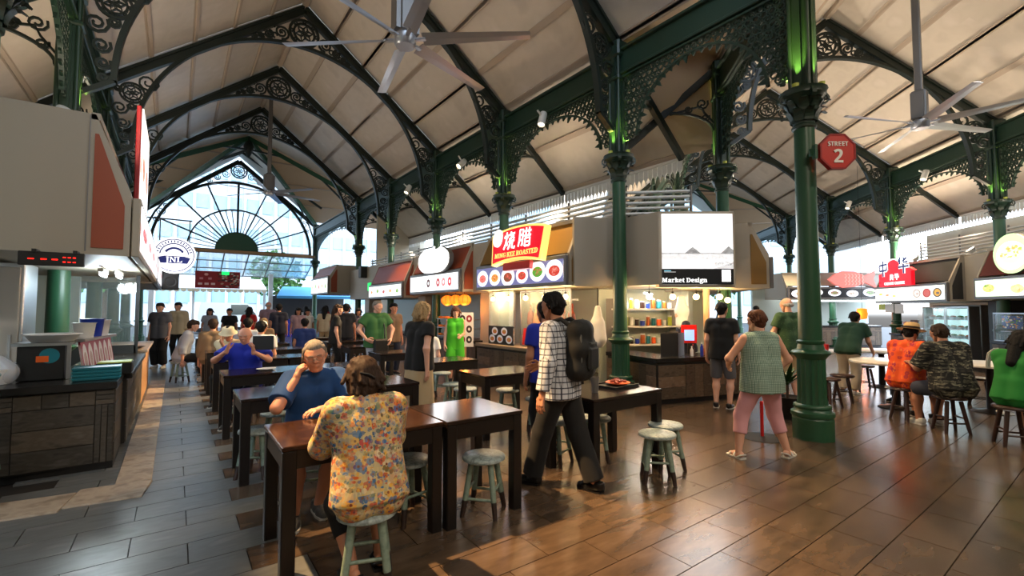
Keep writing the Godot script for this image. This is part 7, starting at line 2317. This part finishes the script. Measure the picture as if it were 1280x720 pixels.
	person("balding man in a leaf-print shirt behind the nearest column", Vector3(8.6, 0, -3.6), 22, {"h": 1.78, "fat": 1.15, "cell": 0.018, "top": "leaf_print", "bottom": "beige", "len": 1.0, "botname": "shorts", "hair": "bald", "haircol": "hair_silver", "hands": [Vector3(-0.28, 1.02, -0.3), null], "skin": "skin3"})
	person("stall worker in a dark blue T-shirt behind the corner counter", Vector3(8.15, 0, -5.25), -50, {"h": 1.6, "lean": 14.0, "cell": 0.02, "top": "navy", "bottom": "black_cloth", "hair": "short", "hands": [Vector3(-0.2, 0.9, -0.35), Vector3(0.2, 0.9, -0.35)], "skin": "skin3"})
	person("woman in a dark green top leaning over a round table", Vector3(10.08, 0, -3.25), 96, {"h": 1.62, "sex": "f", "lean": 34.0, "cell": 0.018, "top": "forest", "loose": 0.035, "bottom": "stone", "looseb": 0.026, "hair": "short", "hands": [Vector3(-0.2, 0.8, -0.5), Vector3(0.2, 0.8, -0.5)], "shoecol": "shoe_white", "skin": "skin3"})
	p = person("man in an orange printed shirt and straw hat at the round table", Vector3(8.42, 0, -2.02), 106, {"h": 1.68, "seat": 0.47, "lean": 12.0, "fat": 1.12, "cell": 0.015, "top": "orange_print", "loose": 0.03, "sleeve": 0.8, "bottom": "denim", "len": 1.0, "botname": "shorts", "hair": "crop", "nod": 12.0, "hands": [Vector3(-0.12, 0.84, -0.42), Vector3(0.16, 0.84, -0.42)], "palms": [Vector3(0, -1, 0), Vector3(0, -1, 0)], "skin": "skin2"})
	hat(p, "straw", "straw")
	person("man in a dark cloud-print shirt seen from behind at the round table", Vector3(8.08, 0, -1.46), 42, {"h": 1.74, "seat": 0.47, "lean": 13.0, "fat": 1.16, "cell": 0.015, "top": "cloud_print", "loose": 0.034, "sleeve": 0.9, "bottom": "denim", "len": 1.0, "botname": "shorts", "hair": "crop", "haircol": "hair_brown", "nod": 14.0, "hands": [Vector3(-0.18, 0.84, -0.45), Vector3(0.2, 0.84, -0.45)], "palms": [Vector3(0, -1, 0), Vector3(0, -1, 0)], "shoecol": "shoe_white", "skin": "skin2"})
	p = person("seated guest in a dark cap across the round table", Vector3(10.3, 0, -2.3), 290, {"h": 1.6, "seat": 0.47, "lean": 18.0, "cell": 0.022, "top": "busy_print", "bottom": "black_cloth", "hair": "short", "skin": "skin3"})
	hat(p, "cap", "black")
	p = person("young woman in a green striped-sleeve jersey at the right edge", Vector3(7.84, 0, -0.9), 112, {"h": 1.62, "sex": "f", "seat": 0.47, "lean": 12.0, "cell": 0.015, "top": "jersey", "loose": 0.03, "sleeve": 0.85, "bottom": "light_denim", "len": 0.75, "botname": "shorts", "hair": "long", "nod": 18.0, "hands": [Vector3(-0.05, 0.75, -0.4), Vector3(0.12, 0.78, -0.4)], "skin": "skin3"})
	var sh: Array = p.get_meta("sh")
	for k in 3:
		part("sleeve_stripe", MB.new().tube([sh[0] + Vector3(-0.03, 0.085, -0.03 + k * 0.03), sh[0] + Vector3(-0.1, 0.02, -0.035 + k * 0.03), sh[0] + Vector3(-0.13, -0.1, -0.05 + k * 0.03), sh[0] + Vector3(-0.135, -0.16, -0.055 + k * 0.03)], 0.008, -1, 5), M.white_cloth, p)
	var hb := thing("handbag", "dark handbag on the lap of the young woman in the jersey", "bag", Vector3(8.05, 0.6, -0.86), 0.3)
	part("body", MB.new().box(Vector3(0, 0.08, 0), Vector3(0.3, 0.16, 0.12), 0.03), M.pack, hb)
	part("flap", MB.new().box(Vector3(0, 0.14, 0.05), Vector3(0.29, 0.06, 0.04), 0.01), M.black, hb)
	# middle ground
	p = person("balding old man in a bright blue shirt holding up a tablet", Vector3(0.84, 0, -7.55), 200, {"h": 1.66, "seat": 0.445, "lean": 6.0, "fat": 1.1, "cell": 0.018, "top": "royal", "loose": 0.03, "sleeve": 0.75, "bottom": "denim", "hair": "bald", "haircol": "hair_silver", "nod": 14.0, "hands": [Vector3(-0.17, 1.0, -0.36), Vector3(0.15, 1.02, -0.36)], "elbows": [Vector3(-1, -0.8, 0), Vector3(1, -0.8, 0)], "grips": ["grip", "flat"], "fingers": [Vector3(0, 1, -0.1), Vector3(-0.3, 1, -0.1)], "palms": [Vector3(1, 0, 0), Vector3(-1, 0, 0)], "skin": "skin1"})
	var tb := thing("tablet", "dark tablet held up by the old man in bright blue", "tablet", Vector3(0.99, 1.12, -7.13), -deg_to_rad(200))
	part("case", MB.new().box(Vector3.ZERO, Vector3(0.26, 0.19, 0.012), 0.004), M.black, tb)
	part("screen", MB.new().box(Vector3(0, 0, 0.008), Vector3(0.24, 0.17, 0.003)), M.charcoal, tb)
	p = person("man in a green T-shirt with a black shoulder bag, hand on hip", Vector3(3.3, 0, -9.2), 182, {"h": 1.75, "fat": 1.08, "cell": 0.018, "top": "green_tee", "loose": 0.028, "bottom": "pale_grey", "len": 1.9, "hair": "grey_thin", "haircol": "hair_grey", "turn": -30.0, "hands": [Vector3(-0.24, 0.98, -0.22), Vector3(0.22, 0.98, -0.14)], "elbows": [Vector3(-1, 0, 0.6), Vector3(1.2, 0, 0.4)], "fingers": [null, Vector3(-0.6, -0.3, -0.4)], "skin": "skin3"})
	var bg := thing("shoulder_bag", "black shoulder bag on the man in the green T-shirt", "bag", Vector3(3.3, 0, -9.2), -deg_to_rad(182))
	part("body", MB.new().box(Vector3(-0.04, 0.86, -0.23), Vector3(0.3, 0.26, 0.1), 0.03), M.black, bg)
	part("strap", MB.new().tube([Vector3(-0.12, 0.98, -0.22), Vector3(-0.13, 1.2, -0.17), Vector3(-0.1, 1.42, -0.1), Vector3(-0.08, 1.5, 0.0)], 0.014, -1, 6), M.black, bg)
	person("blond woman in a black top and beige skirt leaning on a table", Vector3(2.55, 0, -5.5), 74, {"h": 1.66, "sex": "f", "fat": 1.08, "cell": 0.016, "lean": 2.0, "top": "black_cloth", "sleeve": 0.42, "hem": 0.06, "bottom": "beige", "botname": "skirt", "skirt": 0.62, "hair": "bob", "haircol": "hair_blond", "turn": 10.0, "hands": [null, Vector3(0.24, 0.84, 0.08)], "palms": [null, Vector3(0, -1, 0)], "skin": "skin3"})
	person("woman in a white top with a brown ponytail seen from behind", Vector3(3.72, 0, -7.72), 25, {"h": 1.6, "sex": "f", "seat": 0.445, "lean": 8.0, "cell": 0.02, "top": "white_cloth", "bottom": "light_denim", "hair": "pony", "haircol": "hair_auburn", "skin": "skin3"})
	stool("grey-green stool under the woman in the white top", 3.72, -7.72)
	person("woman in a bright green sleeveless outfit before the doughnut stall", Vector3(5.0, 0, -8.95), 204, {"h": 1.62, "sex": "f", "cell": 0.018, "top": "bright_green", "sleeve": 0.0, "hem": 0.16, "bottom": "bright_green", "len": 0.85, "botname": "shorts", "looseb": 0.03, "hair": "bob", "haircol": "hair_auburn", "hands": [Vector3(-0.1, 1.0, -0.22), null], "skin": "skin3"})
	p = person("man in a white shirt and white cap seen from behind", Vector3(1.28, 0, -9.55), 20, {"h": 1.7, "seat": 0.445, "fat": 1.1, "cell": 0.022, "top": "white_cloth", "bottom": "denim", "hair": "short", "skin": "skin2"})
	hat(p, "cap", "white_cloth")
	p = person("guest in a cream jacket and bucket hat facing the viewer", Vector3(0.8, 0, -9.25), 200, {"h": 1.62, "seat": 0.445, "lean": 14.0, "cell": 0.022, "top": "cream_cloth", "sleeve": 1.8, "bottom": "black_cloth", "hair": "short", "nod": 22.0, "hands": [null, Vector3(0.05, 1.0, -0.3)], "skin": "skin1"})
	hat(p, "bucket", "cream_cloth")
	person("man in a brown shirt seen from behind in the crowd", Vector3(0.66, 0, -11.6), 8, {"h": 1.72, "seat": 0.445, "fat": 1.08, "cell": 0.024, "top": "brown_shirt", "sleeve": 1.7, "bottom": "denim", "hair": "short", "haircol": "hair_brown", "skin": "skin1"})
	person("man in a pale grey shirt and black shorts on a stool in profile", Vector3(0.12, 0, -12.35), 96, {"h": 1.72, "seat": 0.445, "lean": 16.0, "cell": 0.022, "top": "pale_grey", "sleeve": 1.5, "loose": 0.03, "bottom": "black_cloth", "len": 0.92, "botname": "shorts", "hair": "short", "haircol": "hair_brown", "nod": 18.0, "shoecol": "shoe_white", "skin": "skin3"})
	person("young man in a grey T-shirt walking by the left counter", Vector3(-0.3, 0, -15.6), 206, {"h": 1.74, "cell": 0.022, "top": "grey_cloth", "loose": 0.035, "bottom": "black_cloth", "looseb": 0.04, "hair": "short", "shoecol": "shoe_white", "skin": "skin3"})
	person("young man in a cream shirt behind the one in grey", Vector3(0.1, 0, -17.4), 206, {"h": 1.78, "cell": 0.026, "top": "cream_cloth", "sleeve": 1.7, "loose": 0.035, "bottom": "black_cloth", "hair": "short", "skin": "skin3"})
	person("woman in black with a dark bag walking to the right", Vector3(3.02, 0, -11.1), 100, {"h": 1.68, "sex": "f", "cell": 0.022, "top": "black_cloth", "bottom": "black_cloth", "hair": "pony", "haircol": "hair_brown", "skin": "skin3"})
	person("man in a dark green T-shirt seen from behind in the crowd", Vector3(3.75, 0, -12.75), 25, {"h": 1.72, "cell": 0.026, "top": "charcoal_cloth", "bottom": "denim", "hair": "short", "skin": "skin2"})
	person("man in a dull red shirt behind the man in the green T-shirt", Vector3(4.25, 0, -10.7), 170, {"h": 1.72, "cell": 0.026, "top": "brown_shirt", "bottom": "denim", "hair": "short", "skin": "skin2"})
	person("man in a dark navy shirt standing with his back turned in the crowd", Vector3(2.62, 0, -15.9), 15, {"h": 1.74, "cell": 0.026, "top": "navy", "bottom": "black_cloth", "hair": "short", "skin": "skin2"})
	person("seated man in a blue shirt with his back turned in the crowd", Vector3(2.62, 0, -12.3), 10, {"h": 1.68, "seat": 0.445, "fat": 1.1, "cell": 0.024, "top": "blue_cloth", "bottom": "denim", "hair": "short", "skin": "skin2"})
	stool("grey-green stool under the seated man in a blue shirt in the crowd", 2.62, -12.3)
	person("tall man in a grey shirt standing far back in the crowd", Vector3(2.62, 0, -18.0), 20, {"h": 1.84, "cell": 0.03, "top": "lilac", "bottom": "stone", "hair": "bald", "haircol": "hair_silver", "skin": "skin1"})
	person("seated man in a pale shirt with dark hair seen from behind", Vector3(1.3, 0, -11.55), 8, {"h": 1.74, "seat": 0.445, "fat": 1.08, "cell": 0.024, "top": "pale_grey", "bottom": "denim", "hair": "short", "skin": "skin1"})
	person("seated woman with fair curly hair and a brown top in the crowd", Vector3(1.85, 0, -13.3), 6, {"h": 1.66, "sex": "f", "seat": 0.445, "cell": 0.026, "top": "tan_cloth", "bottom": "denim", "hair": "bob", "haircol": "hair_blond", "skin": "skin3"})
	# the far crowd: depth and place, colours of top and bottom
	var far := [["red shirt", 1.95, -17.2, "red_cloth", "denim", 30], ["black coat", 1.5, -18.2, "black_cloth", "black_cloth", 200], ["pink top", 3.4, -17.0, "lilac", "black_cloth", 190], ["white blouse", 3.9, -18.0, "white_cloth", "denim", 170], ["cream dress", 4.35, -17.4, "cream_cloth", "beige", 20], ["busy print shirt", 4.9, -17.8, "busy_print", "denim", 330], ["red apron", 5.2, -20.4, "red_cloth", "black_cloth", 260], ["grey headscarf", 5.0, -15.6, "busy_print", "black_cloth", 200], ["beige top", 4.1, -13.9, "tan_cloth", "white_cloth", 195], ["white jacket", 4.6, -21.5, "white_cloth", "stone", 40], ["navy shirt", 3.2, -22.0, "navy", "denim", 200], ["pale blue shirt", 1.0, -19.5, "pale_grey", "stone", 180]]
	for q in far:
		person("distant guest in a %s among the far crowd" % q[0], Vector3(q[1], 0, q[2]), q[5], {"h": 1.58 + 0.02 * (absi(int(q[2] * 7)) % 9), "sex": "f" if absi(int(q[1] * 10)) % 2 else "m", "cell": 0.032, "top": q[3], "bottom": q[4], "hair": ["short", "long", "bob"][absi(int(q[1] * 10)) % 3], "face": false, "skin": "skin2"})
	for q in [["white T-shirt by the fish stall", 19.5, -8.2, "white_cloth", 60], ["grey T-shirt by the far counter of the right aisle", 15.3, -7.4, "grey_cloth", 40], ["dark jacket far down the right aisle", 17.0, -9.5, "charcoal_cloth", 220]]:
		person("distant guest in a %s" % q[0], Vector3(q[1], 0, q[2]), q[4], {"h": 1.68, "cell": 0.032, "top": q[3], "bottom": "denim", "hair": "short", "face": false, "skin": "skin2"})

# ---------- outside the far end ----------
func tree(label: String, p: Vector3, h: float, r: float, sd: int) -> void:
	var o := thing("street_tree", label, "tree", p)
	part("trunk", MB.new().tube([Vector3.ZERO, Vector3(0.1, h * 0.55, 0)], 0.22, 0.14), M.trunk, o)
	var rg := RandomNumberGenerator.new(); rg.seed = sd
	var m := MB.new()
	for k in 900:
		var d := Vector3(rg.randfn(), rg.randfn() * 0.8, rg.randfn()).normalized() * r * pow(rg.randf(), 0.4)
		var c := Vector3(0, h * 0.75, 0) + d
		var a := Vector3(rg.randfn(), rg.randfn(), rg.randfn()).normalized() * 0.22
		var b := a.cross(Vector3(rg.randfn(), rg.randfn(), rg.randfn())).normalized() * 0.14
		m.quad(c - a, c + b, c + a, c - b)
	part("crown", m, M.leaf_out, o)

func outside() -> void:
	var b := thing("office_building", "pale office building with blue window bands seen through the fan window", "building", Vector3(3.0, 0, -62.0))
	part("wall", MB.new().box(Vector3(0, 17, 0), Vector3(50, 34, 6)), mat("build_white", Color(0.8, 0.84, 0.86), 0.7), b)
	for k in 9:
		for j in 16:
			part("window", MB.new().box(Vector3(-23.4 + j * 3.1, 3.0 + k * 3.4, 3.05), Vector3(2.5, 1.5, 0.2)), mat("build_glass", Color(0.6, 0.74, 0.8), 0.2), b)
	for j in 33: part("fin", MB.new().box(Vector3(-24.9 + j * 1.55, 17, 3.3), Vector3(0.25, 34, 0.5)), M.build_white, b)
	var b2 := thing("office_building", "pale office block beyond the end of the right aisle", "building", Vector3(48.0, 0, -36.0), -0.75)
	part("wall", MB.new().box(Vector3(0, 12, 0), Vector3(46, 24, 6)), M.build_white, b2)
	for k in 6:
		for j in 14: part("window", MB.new().box(Vector3(-20 + j * 3.1, 3.0 + k * 3.4, 3.05), Vector3(2.5, 1.9, 0.2)), M.build_glass, b2)
	tree("green street tree left of the white canopy outside", Vector3(-4.0, 0, -42), 6.5, 2.4, 1)
	tree("green street tree right of the white canopy outside", Vector3(7.0, 0, -44), 6.0, 2.2, 2)
	tree("small green tree beyond the end of the right aisle", Vector3(33.0, 0, -18.5), 6.0, 2.2, 3)
	tree("second green tree beyond the end of the right aisle", Vector3(31.0, 0, -26.0), 7.0, 2.4, 4)
	# white market canopy with a fringe
	var c := thing("market_canopy", "white scalloped market canopy outside below the fan window", "canopy", Vector3(0.8, 0, -33))
	var m := MB.new()
	for k in 8:
		var x0 := -3.6 + k * 0.9
		m.quad(Vector3(x0, 2.75, 2.2), Vector3(x0 + 0.9, 2.75, 2.2), Vector3(x0 + 0.9, 3.5, -0.5), Vector3(x0, 3.5, -0.5))
	part("roof_cloth", m, M.white_cloth, c)
	for k in 24: part("scallop", MB.new().prism(PackedVector2Array([Vector2(-0.15, 0), Vector2(0.15, 0), Vector2(0.13, -0.16), Vector2(0, -0.22), Vector2(-0.13, -0.16)]), 0.02), M.cream_cloth, c, at3(-3.45 + k * 0.3, 2.75, 2.2))
	for x in [-3.5, 0.0, 3.5]: part("post", MB.new().box(Vector3(x, 1.4, 2.0), Vector3(0.12, 2.8, 0.12)), M.white_paint, c)
	var k2 := thing("market_kiosk", "kiosk with a light blue awning outside on the right", "kiosk", Vector3(6.6, 0, -30.5))
	part("awning", MB.new().quad(Vector3(-2.0, 2.35, 1.8), Vector3(2.4, 2.35, 1.8), Vector3(2.4, 2.95, 0), Vector3(-1.4, 2.95, 0)).quad(Vector3(-2.0, 2.2, 1.8), Vector3(2.4, 2.2, 1.8), Vector3(2.4, 2.35, 1.8), Vector3(-2.0, 2.35, 1.8)), mat("awning_blue", Color(0.25, 0.55, 0.72), 0.7), k2)
	part("back", MB.new().box(Vector3(0.2, 1.2, -0.4), Vector3(4.2, 2.4, 0.2)), M.charcoal, k2)
	part("counter", MB.new().box(Vector3(0.2, 0.5, 1.0), Vector3(4.0, 1.0, 0.6), 0.02), M.royal, k2)
	var bn := thing("banner", "dark red banner hanging below the glass canopy", "banner", Vector3(1.7, 3.05, -27.2))
	part("cloth", MB.new().prism(PackedVector2Array([Vector2(-0.95, -0.42), Vector2(0.95, -0.42), Vector2(0.95, 0.42), Vector2(-0.95, 0.42)]), 0.03), M.banner, bn)
	part("hanger", MB.new().tube([Vector3(-0.8, 0.4, 0), Vector3(-0.8, 1.45, -0.3)], 0.012).tube([Vector3(0.8, 0.4, 0), Vector3(0.8, 1.45, -0.3)], 0.012), M.grey_metal, bn)
	part("exit_box", MB.new().box(Vector3(0.3, 0.34, 0.04), Vector3(0.32, 0.16, 0.05)), M.exit_green, bn)
	# parked van
	var v := thing("parked_van", "white van with dark green windows parked outside the entrance", "van", Vector3(3.0, 0, -38.0), 0.35)
	part("body", MB.new().prism(PackedVector2Array([Vector2(-2.2, 0.35), Vector2(2.2, 0.35), Vector2(2.25, 1.0), Vector2(1.6, 1.2), Vector2(0.9, 2.0), Vector2(-2.1, 2.05), Vector2(-2.25, 1.2)]), 1.8), M.white_paint, v)
	part("windscreen", MB.new().prism(PackedVector2Array([Vector2(1.5, 1.2), Vector2(0.9, 1.9), Vector2(-0.2, 1.9), Vector2(-0.2, 1.2)]), 1.84), mat("van_glass", Color(0.06, 0.16, 0.14), 0.1), v)
	for x in [-1.4, 1.4]: part("wheel", MB.new().lathe([Vector2(0, -0.95), Vector2(0.34, -0.95), Vector2(0.34, 0.95), Vector2(0, 0.95)], 20), M.black, v, Transform3D(Basis(Vector3.RIGHT, PI / 2), Vector3(x, 0.34, 0)))
	for q in [[-1.0, "left"], [4.4, "right"]]:
		var p := thing("entrance_post", "white entrance post on the %s under the glass canopy" % q[1], "post", Vector3(q[0], 0, -29.5), 0, "white entrance posts")
		part("shaft", MB.new().box(Vector3(0, 1.8, 0), Vector3(0.22, 3.6, 0.22), 0.01), M.white_paint, p)
		part("foot", MB.new().box(Vector3(0, 0.1, 0), Vector3(0.3, 0.2, 0.3), 0.01), M.grey_metal, p)
